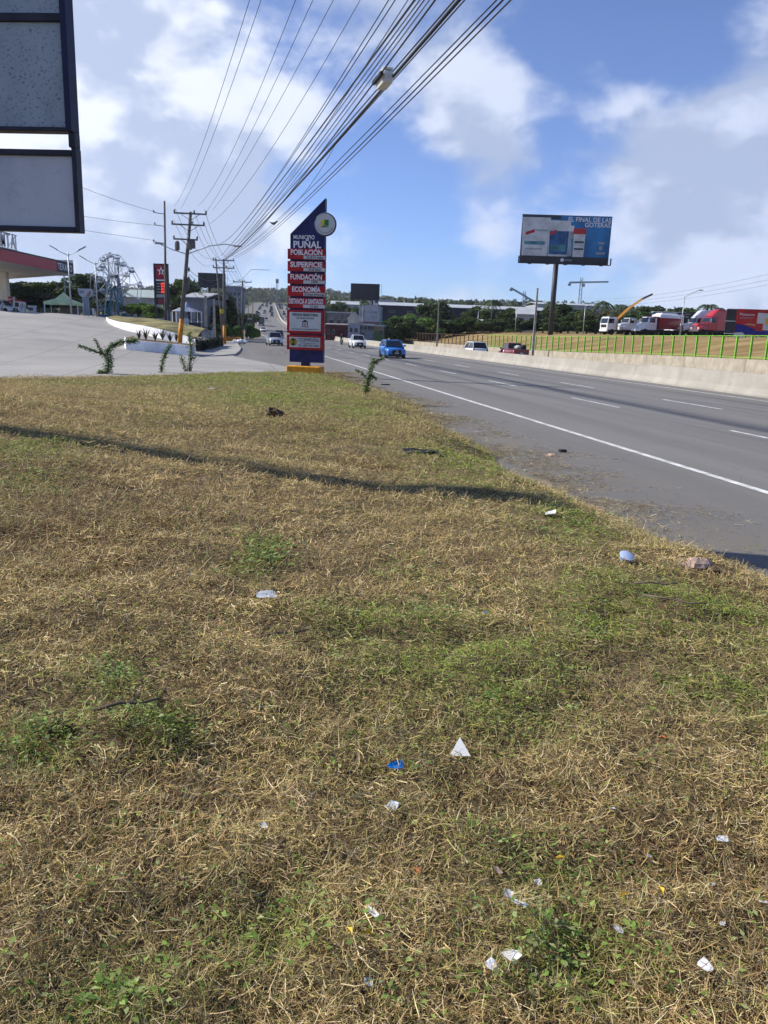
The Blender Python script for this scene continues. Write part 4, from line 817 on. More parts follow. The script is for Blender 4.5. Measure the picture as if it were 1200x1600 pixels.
# front planter island
fpx = [(194, 541), (197, 546), (225, 549), (260, 552), (296, 556), (304, 553)]; Fp2 = [on_apron(*p) for p in fpx]
pl = thing('planter_island', 'low white kerbed planter island with spiky young plants', 'planter')
rr = []
for P in Fp2: rr.append([(P.x, P.y, P.z-.2), (P.x, P.y+.03, P.z+.68), (P.x, P.y+.28, P.z+.68), (P.x, P.y+.28, P.z-.2)])
MB().rings(rr).build('kerb_wall', M_WHT, pl)
m = MB(); n0 = len(Fp2); m.add([(P.x, P.y+.29, P.z+.62) for P in Fp2]+[(P.x-.1, P.y+2.6, P.z+.74) for P in Fp2], [(i, i+1, i+n0+1, i+n0) for i in range(n0-1)]); m.build('soil_bed', M_PSOIL, pl)
def spiky(P, h_, lab, seed, grp):
    rg = random.Random(seed); b = MB()
    for k in range(30):
        a = rg.uniform(0, 6.28); l = h_*rg.uniform(.45, 1); o_ = rg.uniform(.15, .75)*l; w = .035; c, s_ = math.cos(a), math.sin(a)
        b.add([(-s_*w, c*w, 0), (s_*w, -c*w, 0), (c*o_*.5+s_*w*.8, s_*o_*.5-c*w*.8, l*.65), (c*o_*.5-s_*w*.8, s_*o_*.5+c*w*.8, l*.65), (c*o_, s_*o_, l)], [(0, 1, 2, 3), (3, 2, 4)])
    t = thing('spiky_plant', lab, 'plant', P, 0, grp); b.build('leaves', mat('spiky_leaf', (.075, .085, .04), .7, .3, 3.), t); MB().blob((0, 0, .03), .06, 6, 3).build('stem', M_BARK, t)
for k, (px, py) in enumerate(((208, 537), (219, 538), (234, 539), (246, 537), (258, 541), (268, 539), (290, 543))):
    P = on_apron(px, py+9); P.y += 1.4; P.z += .68; spiky(P, .75 if k not in (1, 3) else .95, ORD[k]+' dark spiky plant from the left end of the white kerbed planter', k, 'spiky plants in the planter')
# clipped hedge
H0, H1 = on_apron(306, 549), on_apron(346, 541); hd = thing('hedge', 'dark clipped low hedge between the planter and the kerb pole', 'hedge', (0, 0, 0))
bl_ = []; dv = H1-H0
for k in range(60): f = random.random(); bl_.append((H0.x+dv.x*f+random.uniform(-.2, .2), H0.y+dv.y*f+random.uniform(0, .8), H0.z+dv.z*f+random.uniform(.1, .85), .28))
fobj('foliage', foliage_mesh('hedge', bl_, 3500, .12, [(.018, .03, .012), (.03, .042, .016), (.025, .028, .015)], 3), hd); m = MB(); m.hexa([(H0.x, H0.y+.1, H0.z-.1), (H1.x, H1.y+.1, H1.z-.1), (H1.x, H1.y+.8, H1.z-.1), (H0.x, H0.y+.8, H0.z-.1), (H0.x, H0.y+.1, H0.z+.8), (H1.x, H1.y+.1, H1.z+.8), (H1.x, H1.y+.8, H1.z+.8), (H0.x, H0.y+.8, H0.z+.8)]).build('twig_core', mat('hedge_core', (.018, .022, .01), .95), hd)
# pavement strip with kerb beside the road
sw = thing('kerb_pavement', 'narrow concrete pavement with a kerb round the kerb pole', 'pavement'); rr = []
for s_ in (58, 64, 72, 84, 98, 112, 130, 160, 195): 
    e = np.interp(s_, [58, 64, 80, 100, 195], [-1.6, .2, .9, .7, .9]); z = float(zroad(s_)); rr.append([(*map(float, sn2xy(s_, e)), z-.1), (*map(float, sn2xy(s_, e)), z+.14), (*map(float, sn2xy(s_, e-3.4)), z+.15), (*map(float, sn2xy(s_, e-3.4)), z-.3)])
MB().rings(rr).build('slab', concrete_mat('pavement_concrete', (.30, .285, .26), (.38, .365, .335), .6), sw)
# orange low wall, white rubble, bollards
oa, ob = atd(343, 524, 122), atd(376, 525, 122); tag(MB().hexa([(oa.x, oa.y, .1), (ob.x, ob.y, .1), (ob.x, ob.y+.4, .1), (oa.x, oa.y+.4, .1), (oa.x, oa.y, .75), (ob.x, ob.y, .75), (ob.x, ob.y+.4, .78), (oa.x, oa.y+.4, .78)]).build('low_wall', M_ORP), 'low orange painted wall behind the kerb pole', 'wall')
for k, px in enumerate((386, 390, 394, 398)):
    P = atd(px, 522, 150+8*k); P.z = surf_z(P.x, P.y); tag(MB().lathe([(.09, -.1), (.09, .75), (.07, .85), (.02, .9)], (0, 0, .1), 8).build('bollard', M_ORP, None, True, loc=P), 'small orange bollard along the left kerb before the roadside bush', 'bollard', 'orange bollards by the bush')
P = atd(372, 533, 112); P.z = surf_z(P.x, P.y)+.14; rb = thing('rubble_heap', 'small heap of white rubble at the foot of the far orange poles', 'rubble', P)
for k in range(6): MB().blob((random.uniform(-.9, 1.4), random.uniform(-.3, .3), .15), random.uniform(.2, .42), 6, 4, .3, (1.2, 1, .8), k).build('chunk', M_WHT, rb)
# canopy
A, Bc, sv = Vector((-51.1, 128)), Vector((-50.8, 88)), Vector((-23., 23.6)); Cc, Dc = A+sv, Bc+sv; ZS, ZF = 9.66, 11.3
cn = thing('station_canopy', 'fuel station canopy with a red fascia and cream underside', 'canopy')
MB().hexa([(p.x, p.y, ZS) for p in (Bc, A, Cc, Dc)]+[(p.x, p.y, ZF-.15) for p in (Bc, A, Cc, Dc)]).build('roof', M_CREAM, cn)
def band(P, Q, z0, z1, m, nm, o_=.05):
    d = (Q-P).normalized(); nv = Vector((d.y, -d.x))*o_; return MB().hexa([(P.x, P.y, z0), (Q.x, Q.y, z0), (Q.x+nv.x, Q.y+nv.y, z0), (P.x+nv.x, P.y+nv.y, z0), (P.x, P.y, z1), (Q.x, Q.y, z1), (Q.x+nv.x, Q.y+nv.y, z1), (P.x+nv.x, P.y+nv.y, z1)]).build(nm, m, cn)
split = A.lerp(Bc, .16)
band(Bc, split, ZS-.05, ZF-.22, M_CRED, 'fascia', .12); band(Bc, A, ZF-.215, ZF, M_BLKP, 'fascia_cap', .15); band(split, A, ZS-.05, ZF-.22, M_BLKP, 'fascia_end', .14); band(A, Cc, ZS-.05, ZF-.1, M_CREAM, 'side_fascia', .12); band(Dc, Bc, ZS-.05, ZF-.1, M_CREAM, 'side_fascia', .12)
text('TEXACO', 1.35, LET, cn, (A.x+.2, A.y-3.4, (ZS+ZF)/2-.12), width=5.4, rz=math.pi/2, off=.02)
for px, yb, w in ((6, 487, 2.8),):
    P = atd(px, yb, 128); z0 = surf_z(P.x, P.y); MB().bbox(P.x-w/2-.35, P.x+w/2-.35, P.y-.5, P.y+.5, z0-.2, ZS-.01, .08).build('column', M_CREAM, cn)
for k in range(7): f = (k+.5)/7; P = A.lerp(Bc, f)+sv*.3; MB().lathe([(.25, 0), (.22, -.08)], (P.x, P.y, ZS-.01), 10).build('ceiling_light', mat('light_lens', (.7, .7, .66), .4), cn); P = A.lerp(Bc, f)+sv*.65; MB().lathe([(.25, 0), (.22, -.08)], (P.x, P.y, ZS-.01), 10).build('ceiling_light', MATS['light_lens'], cn)
# letter frame standing on the canopy
rs = thing('roof_sign', 'open frame of white capital letters seen from behind on the canopy roof', 'sign', (A.x-.9, 107.5, ZF-.15), 0); rs.scale = (1.35, 1.35, 1.35)
for i, ch in enumerate('ATMHB'[::-1]): text(ch, 2.0, mat('letter_grey', (.42, .43, .45), .6), rs, (0, -2.2+i*1.05, 1.0), width=.9, rz=math.pi/2, off=.02, ext=.05, name='letter')
MB().box(-.05, .05, -2.9, 2.9, .25, .33).build('frame_rail', M_GALV, rs); MB().box(-.05, .05, -2.9, 2.9, 1.72, 1.8).build('frame_rail', M_GALV, rs)
for y in (-2.85, 0, 2.85): MB().box(-.16, -.06, y-.05, y+.05, 0, 1.8).build('frame_post', M_GALV, rs); MB().beam((-.1, y, 1.7), (-1.4, y, 0), .06, .06).build('frame_stay', M_GALV, rs)
P = atd(98, 409, 140); fs = thing('roof_panel_sign', 'slanted grey and red advertising panel behind the canopy corner', 'sign', (P.x, P.y, ZF-1.3), R(10)); fs.scale = (1.3, 1.3, 1.3); MB().hexa([(-1.3, -.1, 0), (1.3, -.1, 0), (1.3, .1, 0), (-1.3, .1, 0), (-1.3, -.1, 2.0), (1.3, -.1, 2.1), (1.3, .1, 2.1), (-1.3, .1, 2.0)]).build('panel', WHT, fs); MB().prism([(-1.1, .3), (1.2, .3), (1.2, 1.5), (.3, 1.3), (-.2, .8)], 'y', -.13, -.11).build('red_print', PRED, fs); MB().beam((0, .3, -5.6), (0, .3, 1.8), .15, .15).build('post', M_GALV, fs)
# pumps, red sign, cabinets
def pump(px, yb, d, lab, nm, cat, w, h_, m0, m1):
    P = atd(px, yb, d); P.z = surf_z(P.x, P.y); t = thing(nm, lab, cat, P, R(-20)); MB().bbox(-w/2, w/2, -.3, .3, 0, h_, .04).build('cabinet', m0, t); MB().box(-w*.4, w*.4, -.33, -.302, h_*.55, h_*.9).build('display', m1, t); MB().bbox(-w*.55, w*.55, -.36, .36, h_+.002, h_+.22, .03).build('top_panel', MATS['canopy_red'] if 'pump' in nm else m0, t); MB().tube([(w*.52, -.1, h_*.8), (w*.75, -.1, h_*.5), (w*.54, -.1, h_*.3)], .03, 5).build('hose', M_BLKP, t); return t
pump(29, 488, 122, 'white fuel pump under the canopy, nearest to the cream column', 'fuel_pump', 'fuel pump', 1.1, 1.9, M_WHT, BLK); pump(36, 488, 126, 'white fuel pump under the canopy behind the first pump', 'fuel_pump', 'fuel pump', .9, 1.9, M_WHT, BLK)
pump(51, 488, 124, 'blue and white drinks cooler standing beyond the fuel pumps', 'cooler', 'cooler', 1.1, 1.15, M_WHT, PB2)
P = atd(18, 487, 120); P.z = surf_z(P.x, P.y); t = thing('totem_sign', 'small red totem sign on two white legs beside the canopy column', 'sign', P, R(-20)); MB().bbox(-.45, .45, -.1, .1, 1.75, 2.5, .04).build('board', M_CRED, t); MB().bbox(.48, .85, -.1, .1, 1.75, 2.5, .04).build('side_board', WHT, t)
for x in (-.42, .6): MB().box(x-.08, x+.08, -.08, .08, 0, 1.748).build('leg', M_WHT, t)
MB().box(-.3, .3, -.115, -.102, 2.05, 2.15).build('print', LET, t)
# twin arm lamps
for px, yt, d, lab in ((112, 397, 90, 'twin arm street lamp in front of the canopy corner'), (153, 411, 103, 'twin arm street lamp in front of the big wheel')):
    P = atd(px, 498, d); P.z = surf_z(P.x, P.y); H = atd(px, yt, d).z-P.z; t = thing('twin_arm_lamp', lab, 'street lamp', P); MB().cyl((0, 0, -.1), (0, 0, H+.1), .11, .06, 10).build('pole', M_GALV, t, True)
    for sg in (-1, 1): MB().tube([(0, 0, H-.15), (sg*.9, 0, H+.22), (sg*1.3, 0, H+.42)], .04, 6).build('arm', M_GALV, t, True); MB().hexa([(sg*1.2, -.13, H+.38), (sg*2.0, -.13, H+.78), (sg*2.0, .13, H+.78), (sg*1.2, .13, H+.38), (sg*1.2, -.13, H+.48), (sg*2.0, -.13, H+.88), (sg*2.0, .13, H+.88), (sg*1.2, .13, H+.48)]).build('lamp_head', MATS['lamp_head_grey'], t)
# green market tent
P = atd(101, 491, 108); P.z = surf_z(P.x, P.y); gt = thing('green_tent', 'pale green peaked kiosk tent on the station forecourt', 'tent', P, R(12)); M_TENT = mat('tent_green', (.60, .70, .36), .7, .1, 1.); W2 = 2.15; HT = 1.65
MB().add([(-W2, -W2, HT), (W2, -W2, HT), (W2, W2, HT), (-W2, W2, HT), (-.9, -.9, HT+.45), (.9, -.9, HT+.45), (.9, .9, HT+.45), (-.9, .9, HT+.45), (0, 0, HT+1.35)], [(0, 1, 5, 4), (1, 2, 6, 5), (2, 3, 7, 6), (3, 0, 4, 7), (4, 5, 8), (5, 6, 8), (6, 7, 8), (7, 4, 8)]).build('roof', M_TENT, gt)
for x0, x1, y0, y1 in ((-W2, W2, -W2-.02, -W2), (-W2, W2, W2, W2+.02), (-W2-.02, -W2, -W2, W2), (W2, W2+.02, -W2, W2)): MB().box(x0, x1, y0, y1, HT-.38, HT+.0).build('valance', M_TENT, gt)
for sx in (-1, 1):
    for sy in (-1, 1): MB().box(sx*W2*.97-.05, sx*W2*.97+.05, sy*W2*.97-.05, sy*W2*.97+.05, 0, HT-.01).build('leg', M_WHT, gt)
P2 = P+Vector((.7, .4, 0)); t = thing('tent_counter', 'brown counter standing under the pale green tent', 'counter', P2, R(12)); MB().bbox(-1.3, 1.2, -.3, .3, 0, .95, .03).build('body', mat('counter_brown', (.2, .13, .09), .7), t); MB().box(-1.4, 1.3, -.4, .4, .952, 1.0).build('top', mat('counter_top', (.32, .28, .22), .5), t)
# pillar sign with curved head
P = atd(135, 493, 113); P.z = surf_z(P.x, P.y); t = thing('pillar_sign', 'grey pillar with a flared white advertising head between tent and wheel', 'sign', P, R(8)); MB().bbox(-.45, .45, -.25, .25, 0, 2.75, .05).build('pillar', mat('pillar_grey', (.33, .35, .40), .6), t); MB().prism([(-.95, 3.75), (-.8, 2.9), (-.45, 2.6), (.6, 2.6), (.95, 3.1), (.9, 3.75)], 'y', -.35, .35).build('head', WHT, t); MB().prism([(.1, 2.65), (.55, 2.65), (.9, 3.1), (.85, 3.6), (.5, 3.3)], 'y', -.37, -.352).build('head_print', mat('head_rose', (.35, .22, .2), .6), t); MB().box(-.7, -.05, -.37, -.352, 3.1, 3.5).build('head_print', PG, t)
MB().cyl((.95, 0, 0), (.95, 0, 1.1), .16, .16, 10).build('side_post', M_WHT, t, True)
# ferris wheels
M_FW = mat('wheel_white', (.40, .42, .44), .5, .1); M_FT = mat('wheel_teal', (.05, .16, .22), .5, .2)
def wheel(px, py, d, rad, rz, label, nseat, ground=True):
    C = atd(px, py, d); zg = surf_z(C.x, C.y); t = thing('ferris_wheel', label, 'fairground ride', (C.x, C.y, zg), rz); h_ = C.z-zg
    for yy in (-.75, .75):
        rim = MB(); pts = [(rad*math.cos(2*math.pi*k/nseat+.2), yy, h_+rad*math.sin(2*math.pi*k/nseat+.2)) for k in range(nseat)]
        for k in range(nseat): rim.cyl(pts[k], pts[(k+1) % nseat], .05, .05, 6)
        rm = rim.build('rim', M_FW, t)
        for k in range(nseat): MB().cyl((.15*math.cos(2*math.pi*k/nseat), yy*.6, h_), pts[k], .065, .05, 6).build('spoke', M_FW, t)
    for k in range(nseat):
        a = 2*math.pi*k/nseat+.2; c = (rad*math.cos(a), 0, h_+rad*math.sin(a)); MB().cyl((c[0], -.75, c[2]), (c[0], .75, c[2]), .04, .04, 6).build('axle', M_FW, t)
        g_ = MB().rings([[(c[0]+x*w, c[1]+y*w, c[2]+z) for x, y in ((-.3, -.45), (.3, -.45), (.3, .45), (-.3, .45))] for w, z in ((.55, -.62), (1., -.5), (1., -.25))]).build('gondola', [M_FW, mat('gondola_grey', (.2, .22, .26), .5), M_FW][k % 3], t)
        MB().lathe([(.34, -.02), (.3, .1), (.05, .2)], (c[0], c[1], c[2]+.12), 10).build('gondola_hood', M_FW, g_); 
        for sx in (-1, 1): MB().cyl((c[0]+sx*.38, 0, c[2]-.32), (c[0]+sx*.3, 0, c[2]+.14), .025, .025, 4).build('hanger', M_FW, g_)
    MB().cyl((0, -.9, h_), (0, .9, h_), .28, .28, 14).build('hub', M_DARKM, t, True)
    for yy in (-1.0, 1.0):
        for sx in (-1, 1): MB().beam((sx*1.0, yy*1.5, 0), (sx*.1, yy, h_), .22, .22).build('support_leg', M_FT, t)
    MB().bbox(-2.6, 2.6, -1.9, 1.9, 0, .45, .05).build('platform', M_FT, t)
    MB().beam((.1, 1.0, h_), (.1, 1.0, h_+rad*.9), .12, .12).build('mast', M_ARM, t) if nseat > 9 else None
    return t
wheel(181, 450, 130, 4.15, R(-4), 'larger white ferris wheel turned to the road on a teal stand', 10); wheel(177, 432, 142, 3.8, R(72), 'second ferris wheel seen nearly edge on behind the larger one', 12)
# fuel price sign
P = atd(254, 500, 90); P.z = surf_z(P.x, P.y); pz = lambda y: atd(254, y, 90).z-P.z; ps = thing('price_sign', 'tall black fuel price sign with a red star emblem and red digits', 'sign', P, FACE); hw_ = .8
for sx in (-1, 1): MB().box(sx*hw_-.07, sx*hw_+.07, -.1, .1, -.1, pz(412)).build('post', M_DARKM, ps)
MB().box(-hw_+.072, hw_-.072, -.08, .08, pz(476), pz(412)).build('cabinet', M_BLKP, ps)
MB().box(-.58, .62, -.1, -.082, pz(436), pz(414)).build('emblem_field', mat('emblem_maroon', (.30, .01, .03), .5), ps)
st = []; 
for k in range(10): a = math.pi/2+k*math.pi/5; r_ = .52 if k % 2 == 0 else .2; st.append((.05+r_*math.cos(a), pz(424)+r_*math.sin(a)))
MB().prism(st, 'y', -.12, -.102).build('star', LET, ps); MB().box(-.05, .15, -.13, -.122, pz(427), pz(422)).build('star_letter', MATS['emblem_maroon'], ps)
MB().box(-.6, .62, -.1, -.082, pz(439), pz(437)).build('white_strip', LET, ps); MB().box(-.6, .62, -.1, -.082, pz(465), pz(460)).build('grey_strip', GREYP, ps); MB().box(-.45, .62, -.1, -.082, pz(475), pz(467)).build('lower_print', mat('print_maroon', (.2, .03, .04), .5), ps)
M_LED = emis('led_red', (.9, .05, .03), 1.2)
for k in range(4): y = 442+k*4.3; text('%s' % ('290.1', '274.5', '221.6', '239.1')[k], .26, M_LED, ps, (.28, -.095, pz(y+1.5)), width=.6, name='price_digits', off=.01); MB().box(-.55, -.1, -.1, -.082, pz(y+2.2), pz(y+.9)).build('grade_label', GREYP, ps)
# striped tent, stalls
P = atd(297, 503, 108); P.z = surf_z(P.x, P.y); t = thing('striped_tent', 'blue and pink striped fairground tent behind the leaning pole', 'tent', P, 0); zt = atd(289, 471, 108).z-P.z; zm = atd(289, 487, 108).z-P.z
nS = 16
for k in range(nS):
    a0, a1 = 2*math.pi*k/nS, 2*math.pi*(k+1)/nS; ring = lambda r_, z: [(r_*math.cos(a)*1.0-.4, r_*math.sin(a), z) for a in (a0, a1)]
    MB().add(ring(2.1, zm)+list(reversed(ring(.8, zm+.55)))+[(-.4, 0, zt)], [(0, 1, 2, 3), (3, 2, 4)]).build('roof_gore', (mat('tent_blue', (.14, .22, .36), .7), mat('tent_rose', (.36, .31, .34), .7))[k % 2], t)
for k in range(6): a = k*math.pi/3; MB().cyl((2.0*math.cos(a)-.4, 2.0*math.sin(a), 0), (2.0*math.cos(a)-.4, 2.0*math.sin(a), zm), .05, .05, 5).build('leg', M_WHT, t)
for px, yb, d, w, h_, m0, lab in ((303, 511, 99, 2.0, 1.7, (.03, .035, .045), 'dark snack stall under the striped tent'), (325, 512, 112, 1.4, 1.2, (.25, .27, .30), 'light grey crate stall between the concrete posts'), (288, 507, 96, .9, 1.9, (.45, .46, .48), 'narrow white board stall beside the leaning pole')):
    P = atd(px, yb, d); P.z = surf_z(P.x, P.y); t = thing('stall', lab, 'stall', P, R(5)); MB().bbox(-w/2, w/2, -.5, .5, 0, h_, .03).build('body', mat('stall_%d' % px, m0, .7, .3, 3.), t); MB().box(-w*.55, w*.55, -.75, .6, h_+.3, h_+.36).build('awning', PB2, t)
    for sx in (-1, 1): MB().box(sx*w*.5-.03, sx*w*.5+.03, -.7, -.64, 0, h_+.3).build('leg', M_GALV, t)
# ---------------------------------------------------------------- vehicles
M_GLASS = mat('car_glass', (.012, .015, .02), .08, .05, spec=.6); M_TYRE = mat('tyre', (.018, .018, .019), .85, .1); M_RIM = mat('alloy', (.35, .36, .38), .35, .05, metal=.8); M_LAMP = mat('headlamp', (.62, .65, .68), .15, .05, spec=.7); M_TAIL = mat('tail_lamp', (.28, .01, .01), .25); M_GRIL = mat('grille_black', (.015, .015, .017), .5); M_CHR = mat('chrome', (.5, .5, .52), .2, .02, metal=.9); M_PLATE = mat('number_plate', (.5, .5, .46), .5)
def paint(nm, c, metal=.0): return mat('paint_'+nm, c, .32, .03, 1., metal=metal, spec=.5, coat=.6)
def wheel_part(t, x, y, r, w, sgn):
    o = MB().lathe([(r*.62, -w/2), (r*.92, -w/2), (r, -w*.32), (r, w*.32), (r*.92, w/2), (r*.62, w/2)], (0, 0, 0), 18, 'x').build('wheel', M_TYRE, t, True, loc=(x, y, r)); MB().lathe([(.04, w*.34*sgn), (r*.3, w*.40*sgn), (r*.62, w*.46*sgn), (r*.64, w*.2*sgn), (r*.1, w*.1*sgn)], (0, 0, 0), 12, 'x').build('rim', M_RIM, o, True); return o
def car(name, label, cat, s, n, face, pm, kind='hatch', away=False, group=None, xyz=None):
    """local frame: front towards -Y, x to the right; loft of body sections plus a glazed cabin"""
    if xyz: loc = xyz
    else: x, y = map(float, sn2xy(s, n)); loc = (x, y, float(zroad(s, n)))
    t = thing(name, label, cat, loc, face, group)
    K_ = {'hatch': dict(L=4.3, w=.89, hb=1.02, H=1.58, r=.33, hood=(-2.15, .82, 1.0), cab=(-1.1, -.35, 1.45, 2.05), tail=(2.15, 1.02)), 'sedan': dict(L=4.5, w=.87, hb=.92, H=1.46, r=.31, hood=(-2.25, .64, .86), cab=(-1.1, -.35, .95, 1.65), tail=(2.2, .98)),
          'suv': dict(L=4.6, w=.93, hb=1.08, H=1.78, r=.36, hood=(-2.3, .82, 1.06), cab=(-1.25, -.6, 1.7, 2.2), tail=(2.28, 1.1)), 'pickup': dict(L=5.3, w=.92, hb=1.08, H=1.80, r=.39, hood=(-2.65, .88, 1.1), cab=(-1.5, -.85, .35, .75), tail=(2.65, 1.1))}[kind]
    w, hb, H, r = K_['w'], K_['hb'], K_['H'], K_['r']; yf, hz, hz2 = K_['hood']; yt, tz = K_['tail']; ca, cb, cc, cd = K_['cab']; gc = r*.62
    ax_f, ax_r = yf+.88, yt-.85
    st_ = [(yf, .80, gc+.12, hz*.80), (yf+.05, .90, gc+.02, hz*.95), (yf+.22, .965, gc, hz), (ax_f-r*1.15, .99, gc, hz+.02), (ax_f-r*.8, 1., gc+r*.62, hz+.03), (ax_f, 1., gc+r*1.0, hz+.06), (ax_f+r*.8, 1., gc+r*.62, hz2), (ax_f+r*1.15, 1., gc, hz2), (ca, 1., gc, hb), (0, 1., gc, hb), (ax_r-r*1.15, 1., gc, hb+.01), (ax_r-r*.8, 1., gc+r*.62, hb+.01), (ax_r, 1., gc+r*1.0, tz), (ax_r+r*.8, .995, gc+r*.62, tz), (ax_r+r*1.15, .98, gc, tz), (yt-.06, .94, gc+.02, tz-.02), (yt, .86, gc+.14, tz-.12)]
    rings = []
    for y, k, zb_, zt in st_:
        ww = w*k; zm = max(zb_+.06, (zb_+zt)*.5)
        rings.append([(-ww*.95, y, zb_), (-ww, y, min(zb_+.1, zm)), (-ww, y, zm), (-ww*.985, y, zt-.08), (-ww*.90, y, zt), (0, y, zt+.03), (ww*.90, y, zt), (ww*.985, y, zt-.08), (ww, y, zm), (ww, y, min(zb_+.1, zm)), (ww*.95, y, zb_)])
    body = MB().rings(rings).build('body', pm, t, True)
    MB().box(-w*.86, w*.86, yf+.35, yt-.3, gc-.06, gc+r*1.25).build('underbody', M_GRIL, t)
    wt, wb = w*.74, w*.90; z0, z1 = hb-.02, H-.06
    Bq = [(-wb, ca, z0), (wb, ca, z0), (wb, cd, z0+.02), (-wb, cd, z0+.02)]; Tq = [(-wt, cb, z1), (wt, cb, z1), (wt, cc, z1), (-wt, cc, z1)]
    MB().hexa([Vector(p)*1 for p in Bq]+[Vector(p) for p in Tq]).build('cabin', M_GRIL, t)
    def pane(a, b, c, d, nm, o_):
        a, b, c, d = map(Vector, (a, b, c, d)); ctr = (a+b+c+d)/4; nv = (b-a).cross(d-a).normalized()*o_; q = [ctr+(p-ctr)*.94+nv for p in (a, b, c, d)]; q2 = [p+nv*.6 for p in q]; MB().hexa(q+q2).build(nm, M_GLASS, t)
    pane(Bq[0], Bq[1], Tq[1], Tq[0], 'windscreen', .012); pane(Bq[2], Bq[3], Tq[3], Tq[2], 'rear_window', .012); pane(Bq[1], Bq[2], Tq[2], Tq[1], 'side_window', .012); pane(Bq[3], Bq[0], Tq[0], Tq[3], 'side_window', .012)
    MB().rings([[(-wt-.02, cb-.05, z1-.01), (wt+.02, cb-.05, z1-.01), (wt+.02, cc+.05, z1-.01), (-wt-.02, cc+.05, z1-.01)], [(-wt*.97, cb-.0, z1+.05), (wt*.97, cb, z1+.05), (wt*.97, cc, z1+.05), (-wt*.97, cc, z1+.05)], [(-wt*.7, cb+.2, H), (wt*.7, cb+.2, H), (wt*.7, cc-.2, H), (-wt*.7, cc-.2, H)]]).build('roof', pm, t)
    for a, b in zip(Bq, Tq): MB().beam(a, b, .07, .07).build('pillar', pm, t)
    for sx in (0, 1):
        f = .5; a = Vector(Bq[1 if sx else 0]).lerp(Vector(Bq[2 if sx else 3]), .5); b = Vector(Tq[1 if sx else 0]).lerp(Vector(Tq[2 if sx else 3]), .5); MB().beam(a, b, .06, .06).build('pillar', pm, t)
    for sx in (-1, 1):
        for y in (ax_f, ax_r): wheel_part(t, sx*(w-.09), y, r, .22, sx)
        hl = MB().hexa([(sx*w*.50, yf+.005, hz*.72), (sx*w*.88, yf+.07, hz*.74), (sx*w*.93, yf+.30, hz*.80), (sx*w*.55, yf+.2, hz*.76), (sx*w*.50, yf-.01, hz*.86), (sx*w*.86, yf+.05, hz*.92), (sx*w*.92, yf+.30, hz*.95), (sx*w*.55, yf+.2, hz*.90)]).build('headlight', M_LAMP, t)
        MB().bbox(min(sx*w*.72, sx*w*.93), max(sx*w*.72, sx*w*.93), yt-.1, yt+.012, tz*.72, tz*.93, .02).build('tail_light', M_TAIL, t)
        MB().bbox(min(sx*w*1.0, sx*w*1.2), max(sx*w*1.0, sx*w*1.2), ca+.22, ca+.36, hb+.02, hb+.18, .03).build('mirror', pm, t)
        MB().bbox(min(sx*w*.62, sx*w*.78), max(sx*w*.62, sx*w*.78), yf+.0, yf+.06, gc+.16, gc+.24, .02).build('fog_lamp', M_GRIL, t)
    MB().prism([(-w*.50, hz*.66), (-w*.42, hz*.90), (w*.42, hz*.90), (w*.50, hz*.66), (w*.44, hz*.36), (-w*.44, hz*.36)], 'y', yf-.02, yf+.1).build('grille', M_GRIL, t); MB().box(-w*.82, w*.82, yf-.015, yf+.12, gc-.02, gc+.17).build('front_bumper', M_GRIL, t); MB().box(-w*.82, w*.82, yt-.1, yt+.02, gc+.02, gc+.2).build('rear_bumper', M_GRIL, t)
    MB().box(-.17, .17, yf-.035, yf-.021, gc+.2, gc+.32).build('number_plate', M_PLATE, t); MB().box(-.17, .17, yt+.001, yt+.02, tz*.62, tz*.62+.13).build('number_plate', M_PLATE, t); MB().box(-.12, .12, yf-.035, yf-.021, hz*.76, hz*.82).build('badge', M_CHR, t)
    if kind == 'pickup':
        MB().box(-w*.82, w*.82, cd+.08, yt-.1, hb+.02, hb+.035).build('load_bed', M_GRIL, t)
        for sx in (-1, 1): MB().bbox(min(sx*w*.88, sx*w*.99), max(sx*w*.88, sx*w*.99), cd+.05, yt-.03, hb-.02, hb+.10, .02).build('bed_rail', pm, t)
        MB().bbox(-w*.9, w*.9, yt-.08, yt+.01, hb-.3, hb+.09, .02).build('tailgate', pm, t)
    else:
        for sx in (-1, 1): MB().tube([(sx*wt*.8, cb+.2, H+.0), (sx*wt*.8, cb+.3, H+.05), (sx*wt*.8, cc-.3, H+.05), (sx*wt*.8, cc-.2, H+.0)], .02, 5).build('roof_rail', M_GRIL, t)
    return t
def rb(s): return float(np.interp(s, _S, _bear))
car('blue_car', 'bright blue hatchback driving towards the viewer in the middle lane', 'car', 67.9+2, 14.2, rb(70), paint('blue', (.012, .14, .46)), 'hatch')
car('white_pickup', 'white pickup truck driving behind the blue car near the barrier', 'pickup', 109, 17.1, rb(109), paint('white', (.7, .71, .72)), 'pickup')
car('silver_pickup', 'silver grey pickup just left of the pylon on the outer lane', 'pickup', 109.5, 5.6, rb(110)+R(4), paint('silver', (.42, .46, .52), .3), 'pickup')
car('dark_car', 'dark car following behind the silver grey pickup', 'car', 182, 10.4, rb(182), paint('dark', (.03, .035, .04)), 'suv')
car('white_estate_car', 'white sport utility car seen from behind beyond the barrier', 'car', 84, 26.4, rb(84)+math.pi, paint('white', (.7, .71, .72)), 'suv')
mp = car('maroon_pickup', 'dark red pickup loaded with sacks beyond the barrier', 'pickup', 82, 30.2, rb(82)+math.pi, paint('maroon', (.16, .012, .018)), 'pickup')
